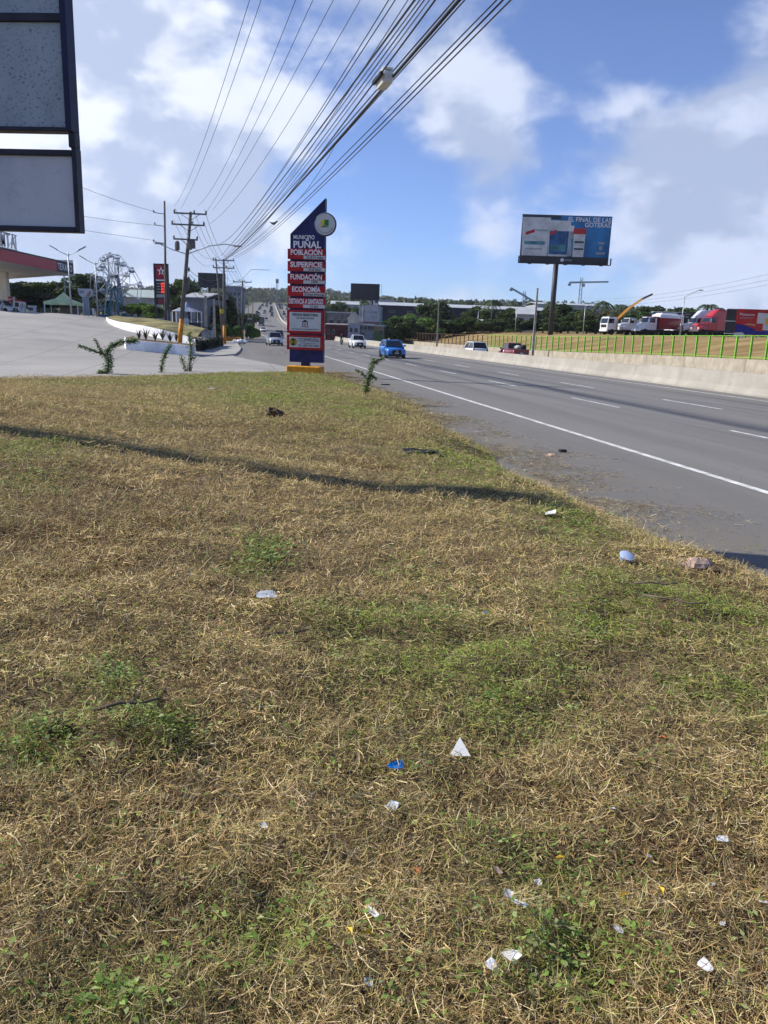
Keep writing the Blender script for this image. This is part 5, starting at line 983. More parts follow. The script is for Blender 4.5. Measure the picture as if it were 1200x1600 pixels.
ld = thing('cargo_sack', 'pale sack lying in the bed of the dark red pickup', 'sack', (mp.location.x, mp.location.y, mp.location.z+1.12), rb(82)+math.pi); MB().blob((.1, 1.7, .2), .42, 8, 5, .15, (1., .9, .6), 3).build('sack_body', mat('sack', (.45, .43, .4), .8), ld, True); MB().blob((.48, 1.7, .25), .08, 6, 4, .1).build('sack_knot', MATS['sack'], ld, True)
ld = thing('cargo_bale', 'dark bale standing in the bed of the dark red pickup', 'cargo', (mp.location.x, mp.location.y, mp.location.z+1.12), rb(82)+math.pi); MB().bbox(-.75, -.2, 1.2, 2.1, 0, .5, .08).build('bale_body', mat('bale', (.04, .035, .035), .8), ld); MB().box(-.765, -.185, 1.6, 1.68, -.0, .515).build('bale_strap', M_GRIL, ld)
car('small_white_car', 'small white car coming down between the pickup and the bus', 'car', 252, 9.4, rb(252), paint('white', (.7, .71, .72)), 'sedan')
P = atd(517, 525, 170); P.z = float(zroad(170, 30)); x_, y_ = map(float, sn2xy(166, 34.5)); car('parked_silver_car', 'silver car parked before the maroon wall right of the pylon', 'car', 0, 0, rb(166)+R(20), paint('silver2', (.5, .51, .52), .2), 'sedan', xyz=(x_, y_, float(zroad(166, 34))))
x_, y_ = -48.8*1.30, 96*1.30; P = atd(3, 486, 112); car('station_car', 'white car parked under the canopy, cut by the left frame edge', 'car', 0, 0, R(75), paint('white', (.7, .71, .72)), 'suv', xyz=(P.x, P.y, surf_z(P.x, P.y)))
# bus
x, y = map(float, sn2xy(325, 11.2)); bs = thing('bus', 'dark fronted bus coming down the far hill road', 'bus', (x, y, float(zroad(325))), rb(325)); M_BUSW = mat('bus_white', (.55, .57, .6), .4)
MB().rings([[(-1.25, yy, .4), (1.25, yy, .4), (1.27, yy, 1.6), (1.2, yy, 3.2), (1.05, yy, 3.4), (-1.05, yy, 3.4), (-1.2, yy, 3.2), (-1.27, yy, 1.6)] for yy in (-5, -4.9, 5, 5.1)]).build('body', M_BUSW, bs); MB().box(-1.15, 1.15, -5.06, -4.9, 1.2, 3.0).build('windscreen', M_GLASS, bs); MB().box(-1.1, 1.1, -5.05, -4.9, .45, 1.15).build('front_panel', mat('bus_blue', (.02, .04, .08), .4), bs); MB().box(-.9, .9, -5.07, -4.95, 3.05, 3.3).build('route_board', M_GRIL, bs)
for sx in (-1, 1):
    for k in range(5): MB().box(min(sx*1.24, sx*1.29), max(sx*1.24, sx*1.29), -4.2+k*1.8, -2.7+k*1.8, 1.7, 2.8).build('side_window', M_GLASS, bs)
    for yy in (-3.3, 2.9): wheel_part(bs, sx*1.12, yy, .48, .28, sx)
    MB().box(min(sx*.75, sx*1.1), max(sx*.75, sx*1.1), -5.09, -5.0, .7, .9).build('headlight', M_LAMP, bs)
# motorcyclist
x, y = map(float, sn2xy(131, 17.9)); zz = float(zroad(131)); mc = thing('motorcycle', 'small dark motorcycle ridden between the pylon and the white pickup', 'motorcycle', (x, y, zz), rb(131))
for yy in (-.65, .62): o = MB().lathe([(.22, -.05), (.3, -.05), (.31, 0), (.3, .05), (.22, .05)], (0, 0, 0), 16, 'x').build('wheel', M_TYRE, mc, True, loc=(0, yy, .31)); MB().lathe([(.03, -.07), (.2, -.02), (.2, .02), (.03, .07)], (0, 0, 0), 10, 'x').build('rim', M_RIM, o)
MB().rings([[(-.12, -.35, .7), (.12, -.35, .7), (.12, -.35, .92), (-.12, -.35, .92)], [(-.16, -.1, .65), (.16, -.1, .65), (.14, -.1, .95), (-.14, -.1, .95)], [(-.1, .15, .62), (.1, .15, .62), (.1, .15, .8), (-.1, .15, .8)]]).build('tank', mat('bike_red', (.12, .02, .02), .35), mc, True); MB().bbox(-.14, .14, .12, .75, .72, .82, .03).build('saddle', M_GRIL, mc); MB().bbox(-.15, .15, -.25, .25, .3, .62, .04).build('engine', M_RIM, mc); MB().tube([(0, -.65, .31), (0, -.45, .8), (0, -.38, 1.02)], .05, 6).build('fork', M_RIM, mc); MB().tube([(-.36, -.3, 1.06), (0, -.4, 1.0), (.36, -.3, 1.06)], .018, 6).build('handlebar', M_GRIL, mc); MB().lathe([(.09, -.05), (.1, .0), (.05, .08)], (0, -.52, .88), 10, 'y').build('headlight', M_LAMP, mc); MB().beam((0, .6, .31), (0, .1, .45), .12, .06).build('swing_arm', M_RIM, mc)
def skin_body(name, joints, edges, radii, m, parent):
    me = bpy.data.meshes.new(name); me.from_pydata(joints, edges, []); o = bpy.data.objects.new(name, me); COL.objects.link(o); sk = o.modifiers.new('skin', 'SKIN'); 
    for v, r_ in zip(me.skin_vertices[0].data, radii): v.radius = (r_, r_)
    me.skin_vertices[0].data[0].use_root = True; sb_ = o.modifiers.new('sub', 'SUBSURF'); sb_.levels = sb_.render_levels = 1; dg = bpy.context.evaluated_depsgraph_get(); bpy.context.view_layer.update(); dg = bpy.context.evaluated_depsgraph_get(); m2 = bpy.data.meshes.new_from_object(o.evaluated_get(dg)); bpy.data.objects.remove(o); m2.materials.clear(); m2.materials.append(m); m2.polygons.foreach_set('use_smooth', [True]*len(m2.polygons)); return fobj(name, m2, parent)
J = [(0, .32, .88), (0, .28, 1.12), (0, .2, 1.36), (0, .17, 1.48), (0, .15, 1.56), (-.2, .18, 1.38), (-.33, .0, 1.15), (-.34, -.27, 1.1), (.2, .18, 1.38), (.33, 0, 1.15), (.34, -.27, 1.1), (-.12, .25, .86), (-.2, -.12, .78), (-.19, .08, .36), (-.19, -.05, .3), (.12, .25, .86), (.2, -.12, .78), (.19, .08, .36), (.19, -.05, .3)]
Ed = [(0, 1), (1, 2), (2, 3), (3, 4), (2, 5), (5, 6), (6, 7), (2, 8), (8, 9), (9, 10), (0, 11), (11, 12), (12, 13), (13, 14), (0, 15), (15, 16), (16, 17), (17, 18)]
rd = thing('person', 'motorcycle rider in dark clothes sitting upright on the small motorcycle', 'person', (x, y, zz), rb(131))
skin_body('body', J, Ed, [.15, .14, .16, .07, .06, .075, .055, .04, .075, .055, .04, .1, .08, .06, .045, .1, .08, .06, .045], mat('dark_clothes', (.03, .028, .035), .8), rd); MB().blob((0, .13, 1.66), .115, 10, 7, 0, (1, 1.1, 1.2)).build('head', mat('skin', (.25, .14, .09), .6), rd, True); MB().blob((0, .15, 1.70), .14, 10, 7, 0, (1, 1.1, 1.05)).build('helmet', mat('helmet_red', (.12, .015, .015), .3), rd, True)
# distant traffic on the hill: too small for parts
def tiny_mesh(k, m):
    b = MB(); b.rings([[(-.88, -2.2, .3), (.88, -2.2, .3), (.88, -2.2, .7), (-.88, -2.2, .7)], [(-.9, -1.1, .3), (.9, -1.1, .3), (.9, -1.1, .92), (-.9, -1.1, .92)], [(-.9, 1.3, .3), (.9, 1.3, .3), (.9, 1.3, .98), (-.9, 1.3, .98)], [(-.86, 2.1, .35), (.86, 2.1, .35), (.86, 2.1, .9), (-.86, 2.1, .9)]]); b.rings([[(-.84, -1.1, .9), (.84, -1.1, .9), (.84, 1.7, .95), (-.84, 1.7, .95)], [(-.66, -.4, 1.5+.2*k), (.66, -.4, 1.5+.2*k), (.66, 1.2, 1.5+.2*k), (-.66, 1.2, 1.5+.2*k)]]); b.box(-.86, -.6, -1.5, -.9, 0, .5); b.box(.6, .86, -1.5, -.9, 0, .5); b.box(-.86, -.6, 1., 1.6, 0, .5); b.box(.6, .86, 1., 1.6, 0, .5)
    me = b.mesh('distant_car', m); me.materials.append(M_GLASS)
    for p in me.polygons:
        c = p.center
        if c.z > .98 and abs(p.normal.z) < .85: p.material_index = 1
    return me
TM = [tiny_mesh(k % 2, m) for k, m in enumerate([paint('white', (.7, .71, .72)), paint('silver', (.42, .46, .52)), paint('dark', (.03, .035, .04)), paint('far_red', (.25, .02, .02)), paint('far_blue', (.05, .09, .2)), paint('far_grey', (.16, .17, .18))])]
rt = random.Random(5)
for k in range(120):
    down = k % 2 == 0; s = 345+740*rt.random()**.85; n = rt.choice([10.2, 14.5, 18.4]) if down else rt.choice([26.5, 30.2, 33.8]); n += rt.uniform(-.9, .9); x, y = map(float, sn2xy(s, n)); o = fobj('distant_car', TM[rt.randrange(6)]); o.location = (x, y, float(zroad(s, n))); o.rotation_euler.z = rb(s)+(0 if down else math.pi)
    tag(o, 'tiny distant car coming down the hill on the near carriageway' if down else 'tiny distant car climbing the hill beyond the barrier', 'car', 'distant cars coming down' if down else 'distant cars going up')

# ---------------------------------------------------------------- parked trucks on the field
def tbase(name, label, px, d, rz):
    P = atd(px, 524, d); P.z = surf_z(P.x, P.y); return thing(name, label, 'truck', P, rz)
def tw(t, xs, ys, r=.5):
    for y in ys:
        for sx in (-1, 1): wheel_part(t, sx*xs, y, r, .32, sx)
TWH = paint('truck_white', (.66, .67, .68)); TRD = paint('truck_red', (.42, .015, .02)); TDR = paint('tipper_red', (.25, .015, .02)); M_CR = paint('crane_orange', (.62, .26, .01)); M_CH = mat('chassis', (.03, .03, .032), .6)
def cabover(t, y0, w, z0, h_, L, m, pre=''):
    c = MB().rings([[(-w, y0, z0), (w, y0, z0), (w, y0+L, z0), (-w, y0+L, z0)], [(-w, y0-.03, z0+h_*.45), (w, y0-.03, z0+h_*.45), (w, y0+L, z0+h_*.45), (-w, y0+L, z0+h_*.45)], [(-w*.97, y0+.14, z0+h_*.93), (w*.97, y0+.14, z0+h_*.93), (w*.97, y0+L, z0+h_*.95), (-w*.97, y0+L, z0+h_*.95)], [(-w*.88, y0+.3, z0+h_), (w*.88, y0+.3, z0+h_), (w*.88, y0+L-.1, z0+h_), (-w*.88, y0+L-.1, z0+h_)]]).build('cab', m, t)
    MB().hexa([(-w*.88, y0-.04, z0+h_*.5), (w*.88, y0-.04, z0+h_*.5), (w*.88, y0+.1, z0+h_*.5), (-w*.88, y0+.1, z0+h_*.5), (-w*.86, y0+.09, z0+h_*.88), (w*.86, y0+.09, z0+h_*.88), (w*.86, y0+.2, z0+h_*.88), (-w*.86, y0+.2, z0+h_*.88)]).build('windscreen', M_GLASS, t)
    for sx in (-1, 1):
        MB().box(min(sx*w*.96, sx*w*1.015), max(sx*w*.96, sx*w*1.015), y0+.3, y0+L*.72, z0+h_*.5, z0+h_*.86).build('side_window', M_GLASS, t); MB().box(min(sx*w*.5, sx*w*.9), max(sx*w*.5, sx*w*.9), y0-.07, y0-.01, z0+.12, z0+.32).build('headlight', M_LAMP, t); MB().box(min(sx*w*1.05, sx*w*1.25), max(sx*w*1.05, sx*w*1.25), y0+.02, y0+.12, z0+h_*.5, z0+h_*.8).build('mirror', M_GRIL, t)
    MB().box(-w*.7, w*.7, y0-.06, y0, z0+h_*.18, z0+h_*.40).build('grille', M_GRIL, t); MB().bbox(-w, w, y0-.15, y0+.2, z0-.3, z0+.02, .04).build('bumper', m, t)
def bonnet(t, m, w, y0, z0, hood, cab_h, L, sleeper=None):
    MB().rings([[(-w*.55, y0, z0), (w*.55, y0, z0), (w*.5, y0, z0+.75), (-w*.5, y0, z0+.75)], [(-w*.62, y0+.1, z0), (w*.62, y0+.1, z0), (w*.55, y0+.1, z0+.95), (-w*.55, y0+.1, z0+.95)], [(-w*.8, y0+hood, z0), (w*.8, y0+hood, z0), (w*.72, y0+hood, z0+1.2), (-w*.72, y0+hood, z0+1.2)]]).build('bonnet', m, t, False)
    MB().box(-w*.42, w*.42, y0-.05, y0, z0+.08, z0+.7).build('grille', M_CHR, t); MB().bbox(-w, w, y0-.25, y0-.06, z0-.25, z0+.08, .05).build('bumper', M_CHR if 'semi' in t.name else m, t)
    for sx in (-1, 1): MB().rings([[(sx*w*.60, y0+.02, z0-.05), (sx*w*.98, y0+.1, z0-.05), (sx*w*.98, y0+.15, z0+.35), (sx*w*.6, y0+.05, z0+.45)], [(sx*w*.62, y0+.7, z0+.2), (sx*w*1.0, y0+.7, z0+.2), (sx*w*.98, y0+.7, z0+.55), (sx*w*.62, y0+.7, z0+.7)], [(sx*w*.64, y0+1.4, z0-.0), (sx*w*1.0, y0+1.4, z0-.0), (sx*w*.98, y0+1.4, z0+.3), (sx*w*.64, y0+1.4, z0+.5)]]).build('mudguard', m, t); MB().bbox(min(sx*w*.66, sx*w*.95), max(sx*w*.66, sx*w*.95), y0+.0, y0+.12, z0+.15, z0+.4, .03).build('headlight', M_LAMP, t)
    yc = y0+hood; MB().rings([[(-w*.82, yc, z0), (w*.82, yc, z0), (w*.82, yc+L, z0), (-w*.82, yc+L, z0)], [(-w*.84, yc, z0+1.2), (w*.84, yc, z0+1.2), (w*.84, yc+L, z0+1.2), (-w*.84, yc+L, z0+1.2)], [(-w*.78, yc+.35, z0+cab_h), (w*.78, yc+.35, z0+cab_h), (w*.78, yc+L, z0+cab_h), (-w*.78, yc+L, z0+cab_h)]]).build('cab', m, t)
    MB().hexa([(-w*.78, yc-.02, z0+1.25), (w*.78, yc-.02, z0+1.25), (w*.78, yc+.2, z0+1.25), (-w*.78, yc+.2, z0+1.25), (-w*.72, yc+.27, z0+cab_h-.1), (w*.72, yc+.27, z0+cab_h-.1), (w*.72, yc+.4, z0+cab_h-.1), (-w*.72, yc+.4, z0+cab_h-.1)]).build('windscreen', M_GLASS, t)
    for sx in (-1, 1): MB().hexa([(sx*w*.80, yc+.3, z0+1.2), (sx*w*.86, yc+.3, z0+1.2), (sx*w*.86, yc+L*.8, z0+1.2), (sx*w*.80, yc+L*.8, z0+1.2), (sx*w*.76, yc+.45, z0+cab_h-.15), (sx*w*.82, yc+.45, z0+cab_h-.15), (sx*w*.82, yc+L*.8, z0+cab_h-.15), (sx*w*.76, yc+L*.8, z0+cab_h-.15)]).build('side_window', M_GLASS, t); MB().box(min(sx*w*1.0, sx*w*1.15), max(sx*w*1.0, sx*w*1.15), yc+.05, yc+.15, z0+1.2, z0+1.8).build('mirror', M_CHR, t)
    if sleeper:
        sl, sh = sleeper; MB().rings([[(-w*.86, yc+L+.01, z0), (w*.86, yc+L+.01, z0), (w*.86, yc+L+sl, z0), (-w*.86, yc+L+sl, z0)], [(-w*.86, yc+L+.01, z0+cab_h), (w*.86, yc+L+.01, z0+cab_h), (w*.86, yc+L+sl, z0+cab_h), (-w*.86, yc+L+sl, z0+cab_h)]]).build('sleeper', m, t)
        MB().rings([[(-w*.78*k, yc+y, z), (-w*.5*k, yc+y-.12, z+.1*k), (w*.5*k, yc+y-.12, z+.1*k), (w*.78*k, yc+y, z), (w*.8*k, yc+L+sl, z), (-w*.8*k, yc+L+sl, z)] for k, y, z in ((1, .42, z0+cab_h+.01), (1, .8, z0+cab_h+.4), (1, 1.3, z0+cab_h+sh*.8), (.9, 1.8, z0+cab_h+sh))]).build('roof_fairing', m, t, False)
RZT = R(-70)
t = tbase('crane_truck', 'white cab truck with a raised orange loading crane', 966, 140, RZT); cabover(t, -3.2, 1.1, .85, 2.2, 1.8, TWH); MB().box(-.5, .5, -1.3, 3.8, .6, .9).build('chassis', M_CH, t); MB().bbox(-1.15, 1.15, .2, 3.8, .95, 1.5, .05).build('flatbed', TWH, t); tw(t, 1.0, (-2.2, 2.4)); MB().cyl((0, -.6, .9), (0, -.6, 2.9), .28, .24, 10).build('crane_column', M_CR, t); MB().beam((0, -.6, 2.7), (1.6, .8, 4.9), .36, .42).build('crane_boom', M_CR, t); MB().beam((1.6, .8, 4.85), (3.0, 2.0, 6.2), .3, .34).build('crane_jib', M_CR, t); MB().beam((3.0, 2.0, 6.2), (4.3, 3.0, 7.0), .26, .3).build('crane_tip', M_CH, t)
t = tbase('tipper_truck', 'pale grey tipper truck parked between crane truck and red tipper', 990, 147, RZT); bonnet(t, paint('truck_grey', (.5, .54, .57)), 1.15, -3.6, .9, 1.4, 2.1, 1.6); MB().box(-.5, .5, -2, 4, .6, .95).build('chassis', M_CH, t); MB().rings([[(-1.1, -.4, 1.2), (1.1, -.4, 1.2), (1.1, 4, 1.2), (-1.1, 4, 1.2)], [(-1.2, -.5, 2.6), (1.2, -.5, 2.6), (1.2, 4.1, 2.6), (-1.2, 4.1, 2.6)]]).build('tipper_body', MATS['paint_truck_grey'], t); MB().box(-1.25, 1.25, -1.5, -.5, 2.62, 2.75).build('cab_shield', TWH, t); tw(t, 1.0, (-2.6, 2.2, 3.4))
t = tbase('red_tipper_truck', 'white cab tipper truck with a dark red skip and rounded white load cover', 1020, 134, RZT); bonnet(t, TWH, 1.15, -3.4, .9, 1.3, 2.1, 1.9); MB().box(-.5, .5, -2, 4.2, .6, .95).build('chassis', M_CH, t); MB().rings([[(-1.1, .2, 1.1), (1.1, .2, 1.1), (1.1, 4.4, 1.1), (-1.1, 4.4, 1.1)], [(-1.25, .1, 2.9), (1.25, .1, 2.9), (1.25, 4.5, 2.9), (-1.25, 4.5, 2.9)]]).build('tipper_body', TDR, t); MB().bbox(-1.25, 1.25, -.9, .05, 2.92, 3.1, .03).build('cab_shield', TDR, t); MB().rings([[(-1.2*k, .2+a, z), (1.2*k, .2+a, z), (1.2*k, 4.4-a, z), (-1.2*k, 4.4-a, z)] for k, a, z in ((1, 0, 2.92), (.95, .2, 3.4), (.6, .7, 3.75))]).build('load_cover', TWH, t); tw(t, 1.0, (-2.4, 2.4, 3.6))
t = tbase('refuse_truck', 'boxy white cab over truck with dark lifting gear behind the cab', 1067, 142, RZT); cabover(t, -3.2, 1.2, .95, 2.7, 2.0, TWH); MB().box(-.5, .5, -1.2, 5, .65, 1.0).build('chassis', M_CH, t); MB().bbox(-1.2, 1.2, -.9, 1.2, 1.0, 3.2, .06).build('gear_housing', M_CH, t); MB().bbox(-1.2, 1.2, 1.25, 5.5, 1.0, 2.6, .06).build('body_box', TWH, t); MB().beam((-.8, -1.2, 3.9), (-.8, 5.6, 4.3), .25, .3).build('boom', M_CH, t); MB().beam((.7, -1., 3.55), (.7, 5., 3.7), .25, .25).build('boom', M_CH, t); MB().box(-.95, .85, .2, .5, 3.2, 3.9).build('boom_stand', M_CH, t); tw(t, 1.05, (-2.3, 2.6, 3.9), .52)
t = tbase('white_semi_tractor', 'white long nose semi tractor with a tall rounded roof fairing', 1094, 133, R(-78)); bonnet(t, TWH, 1.2, -3.6, .95, 1.8, 2.1, 1.5, (1.5, 1.15)); MB().box(-.5, .5, -2.6, 4, .65, 1.0).build('chassis', M_CH, t); tw(t, 1.05, (-2.7, 2.4, 3.6), .52); MB().cyl((1.0, 1.3, 1), (1.0, 1.3, 3.6), .1, .1, 8).build('exhaust', M_CHR, t)
t = tbase('red_semi_tractor', 'red long nose semi tractor beside the advertisement banner', 1115, 129, R(-78)); bonnet(t, TRD, 1.2, -3.6, .95, 1.8, 2.1, 1.5, (1.5, 1.15)); MB().box(-.5, .5, -2.6, 4, .65, 1.0).build('chassis', M_CH, t); tw(t, 1.05, (-2.7, 2.4, 3.6), .52); MB().cyl((1.0, 1.3, 1), (1.0, 1.3, 3.6), .1, .1, 8).build('exhaust', M_CHR, t)
P = atd(1068, 510, 165); P.z = surf_z(P.x, P.y); t = thing('box_trailer', 'dark blue box trailer standing behind the white trucks', 'trailer', P, R(80)); zt = atd(1068, 489, 165).z-P.z; MB().bbox(-1.25, 1.25, -6.5, 6.5, 1.1, zt, .05).build('box', mat('trailer_blue', (.02, .035, .09), .5), t); MB().box(-1.28, 1.28, -6.52, 6.52, zt-.02, zt+.1).build('roof_edge', TWH, t); tw(t, 1.05, (3.8, 5.0), .5); MB().box(-.9, -.7, -4, -3.8, 0, 1.1).build('landing_leg', M_CH, t)
# ---------------------------------------------------------------- trees
PAL_D = [(.052, .092, .025), (.07, .115, .03), (.04, .07, .02), (.09, .125, .036)]; PAL_B = [(.12, .22, .036), (.10, .18, .034), (.17, .26, .055), (.08, .14, .03)]; PAL_O = [(.10, .115, .035), (.13, .14, .05), (.075, .09, .03)]
def crown_mesh(name, seed, pal, n=3600, size=.17, nb=22, flat=.8):
    rg = random.Random(seed); bl = []
    for k in range(nb):
        a = rg.uniform(0, 6.28); r = .80*math.sqrt(rg.random()); z = rg.uniform(-.55, .6); f = math.sqrt(max(.1, 1-(z/1.0)**2)); bl.append((r*math.cos(a)*f*1.1, r*math.sin(a)*f*1.1, z*.9, rg.uniform(.24, .44)))
    return foliage_mesh(name, bl, n, size, pal, seed, flat=flat)
def trunk_mesh(seed):
    rg = random.Random(seed); b = MB(); b.tube([(0, 0, -.05), (.01, .02, .3), (-.02, .0, .62)], .055, 7, .032)
    for k in range(5): a = k*1.26+rg.random(); b.tube([(-.01, .01, .4+.06*k), (.12*math.cos(a), .12*math.sin(a), .58+.04*k), (.26*math.cos(a), .26*math.sin(a), .72+.03*k)], .024, 5, .008)
    return b.mesh('trunk', M_BARK)
CROWN = {'d': [crown_mesh('crown_dark%d' % k, 20+k, PAL_D) for k in range(4)], 'b': [crown_mesh('crown_bright%d' % k, 40+k, PAL_B) for k in range(3)], 'o': [crown_mesh('crown_olive%d' % k, 60+k, PAL_O, 1500) for k in range(2)]}
TRK = [trunk_mesh(k) for k in range(3)]; _tc = [0]
def tree(px, ytop, d, wpx, kind, label, grp, ylow=None, name='broadleaf_tree'):
    T = atd(px, ytop, d); zg = surf_z(T.x, T.y); H = max(1.5, T.z-zg); rad = wpx/2*d/1232*1.4; k = _tc[0]; _tc[0] += 1
    t = thing(name, label, 'tree', (T.x, T.y, zg), (k*2.4) % 6.28, grp); fr = fobj('trunk', TRK[k % 3], t); fr.scale = (H, H, H)
    zl = .18*H if ylow is None else max(0, atd(px, ylow, d).z-zg); c = fobj('crown', CROWN[kind][k % len(CROWN[kind])], t); hz = (H-zl)/2; c.location = (0, 0, zl+hz); c.scale = (rad, rad, hz*1.03); return t
def palm(px, ytop, d, label, rad=2.6):
    T = atd(px, ytop, d); zg = surf_z(T.x, T.y); H = T.z-zg-rad*.25; t = thing('palm_tree', label, 'tree', (T.x, T.y, zg)); rg = random.Random(px); b = MB().tube([(0, 0, -.2), (.15, 0, H*.5), (.05, .1, H)], .2, 7, .13); b.build('trunk', M_BARK, t, True); L = MB()
    for k in range(17):
        a = k*2.4; e = rg.uniform(-.2, 1.1); p = []
        for i in range(6): f = i/5; p.append(Vector((rad*f*math.cos(a)*math.cos(e*.6), rad*f*math.sin(a)*math.cos(e*.6), H+rad*(f*math.sin(e)*.8-f*f*.75))))
        for i in range(5):
            q, w = p[i], p[i+1]; sd_ = Vector((-math.sin(a), math.cos(a), 0)); 
            for sg in (-1, 1):
                for m_ in (0., .33, .66): c = q.lerp(w, m_); L.add([c, c+sd_*sg*rad*.28*(1-.5*i/5)+Vector((0, 0, -rad*.16))+(w-q)*.8, c+(w-q)*.33], [(0, 1, 2)])
    me = L.mesh('frond', mat('palm_frond', (.045, .07, .025), .6, .3, 1.)); fobj('fronds', me, t)
RIGHT = [(515,471,260,26,'d','dark far tree crown at the edge of the pylon'),(530,468,300,22,'d','small far tree crown above the grey sheds'),(548,474,240,16,'d','dark tree under the ribbed billboard, its nearer side to the pylon'),(566,468,225,34,'d','rounded dark tree right below the ribbed billboard'),
 (606,494,185,30,'b','bright green tree next to the signboard building'),(622,490,195,34,'b','second bright green tree from the signboard building'),(642,488,190,34,'b','broad bright green tree behind a slender lamp'),(660,492,185,28,'d','dark green tree between bright tree and tall dark tree'),(678,467,200,38,'d','tallest dark tree behind the distant concrete post'),(693,484,205,30,'d','dark tree adjoining the tallest dark tree'),
 (655,505,175,40,'d','low dark tree behind the brown fence start'),(690,506,175,34,'b','low bright shrubby tree near the distant concrete post'),(712,503,180,30,'d','low dark tree above the brown fence'),(725,492,188,22,'b','bright small tree before the white shed'),(742,503,178,32,'d','low dark tree in front of the white shed'),(758,474,205,40,'d','rounded dark tree under the thin palm'),(776,496,182,34,'d','dark tree beside the white shed end'),(800,479,210,36,'d','wide dark tree right of the thin palm'),(792,506,176,36,'b','low bright tree over the maroon pickup'),(815,500,180,28,'d','dark tree close to the tall concrete post'),(830,482,205,28,'d','dark tree behind the tall concrete post'),(850,497,180,32,'d','dark tree just left of the billboard pole'),
 (880,471,190,50,'d','big dark tree directly behind the billboard pole'),(905,484,180,34,'d','dark tree right of the billboard pole'),(872,502,170,40,'d','low dark tree at the billboard pole foot'),(935,474,172,38,'o','pale olive tree behind the white crane truck'),(918,497,165,30,'d','low dark tree left of the olive tree'),(955,482,180,34,'o','second pale olive tree above the crane truck'),(975,486,190,34,'d','dark tree behind the orange crane'),(998,484,195,34,'d','dark tree above the grey tipper'),(1022,473,200,36,'d','rounded dark tree above the red tipper'),(1008,490,185,30,'d','dark tree filling the gap behind the tippers'),(1050,482,215,40,'d','dark far tree behind the refuse truck'),(1072,478,215,46,'d','wide dark crown behind the semi tractors'),(1128,481,200,30,'d','dark crown above the dark banner panel'),(1162,479,190,34,'d','rounded crown peeping above the red banner'),(1195,484,195,30,'d','crown peeping above the banner at the frame edge')]
for px, yt, d, w, k, lab in RIGHT: tree(px, yt, d, w, k, lab, 'trees beyond the dry field', 533)
rf = random.Random(12)
for k, (px, lab) in enumerate(((615, 'low filler tree at the brown fence end nearest the signboard building'), (634, 'low filler tree left of the distant lamp'), (668, 'low filler tree right of the distant lamp'), (703, 'low filler tree past the distant concrete post'), (731, 'low filler tree under the white shed eaves'), (768, 'low filler tree below the thin palm'), (806, 'low filler tree by the nearer slender lamp'), (838, 'low filler tree behind the tall concrete post'), (890, 'low filler tree right of the billboard pole foot'), (945, 'low filler tree behind the crane truck cab'), (985, 'low filler tree behind the pale grey tipper'), (1040, 'low filler tree behind the red tipper skip'))):
    tree(px, rf.uniform(492, 500), rf.uniform(168, 180), rf.uniform(30, 42), 'b' if px < 720 and k % 2 == 0 else 'd', lab.replace('filler ', 'dense '), 'trees beyond the dry field', 534)
palm(769, 465, 190, 'thin palm rising above the dark rounded tree'); palm(943, 468, 200, 'palm head above the pale olive tree', 3.); palm(968, 474, 215, 'smaller palm head above the orange crane'); palm(1107, 473, 205, 'palm head above the white semi tractor', 3.2); palm(1126, 479, 230, 'palm head beside the crown above the banner'); palm(861, 470, 230, 'palm head beside the billboard pole', 2.4)
LEFT = [(20,447,150,44,'d','dark tree under the canopy beside the column'),(48,442,155,46,'d','dark tree under the canopy behind the cooler'),(78,441,150,44,'d','dark tree under the canopy above the green tent'),(104,446,160,40,'d','dark tree behind the twin arm lamp'),(130,431,165,50,'d','tall spreading dark tree right of the canopy corner'),(150,440,170,36,'d','dark tree behind the pillar sign'),(95,466,140,40,'d','low dark tree right behind the green tent'),(60,462,140,50,'d','low dark tree behind the fuel pumps'),(25,466,140,46,'d','low dark tree behind the red totem sign'),(160,470,150,26,'d','dark shrubby tree at the foot of the big wheel'),
 (215,471,125,36,'b','bright green bushy tree between wheel and price sign'),(236,474,120,26,'b','bright bush beside the price sign'),(285,432,150,38,'d','dark tree behind the leaning pole'),(270,440,155,26,'b','lighter tree between price sign and leaning pole'),(300,448,150,22,'d','dark small tree right of the leaning pole'),(347,450,135,36,'d','tall dark tree behind the kerb pole'),(338,474,128,30,'d','dark lower tree behind the kerb pole'),(318,452,128,18,'o','yellow green leafy tree top by the concrete posts'),(368,478,160,24,'d','dark tree between the kerb and far poles'),(360,495,150,30,'d','dark low tree behind the orange low wall'),(390,488,230,22,'d','dark tree on the far left kerb'),(350,503,125,24,'b','small bright tree behind the low orange wall'),(330,504,122,22,'d','dark shrub between the concrete posts'),(310,470,140,20,'d','dark small tree behind the grey house'),(240,455,200,30,'d','tree behind the warehouse roof')]
for px, yt, d, w, k, lab in LEFT: tree(px, yt-(7 if px < 170 else 0), d, w, k, lab, 'trees on the fuel station side', None)
for px, yt, d, w, k, lab in ((391, 505, 150, 18, 'b', 'bright roadside bush above the orange bollards'), (400, 512, 170, 14, 'b', 'smaller roadside bush at the bend of the kerb'), (372, 508, 140, 16, 'b', 'bright bush behind the far orange poles')):
    T = atd(px, yt, d); zg = surf_z(T.x, T.y); t = thing('roadside_bush', lab, 'bush', (T.x, T.y, zg)); c = fobj('foliage', CROWN['b'][0], t); h_ = T.z-zg; c.scale = (w*d/2464, w*d/2464, h_*.55); c.location.z = h_*.5; MB().tube([(0, 0, -.1), (0, 0, h_*.5)], .06, 5).build('stem', M_BARK, t)
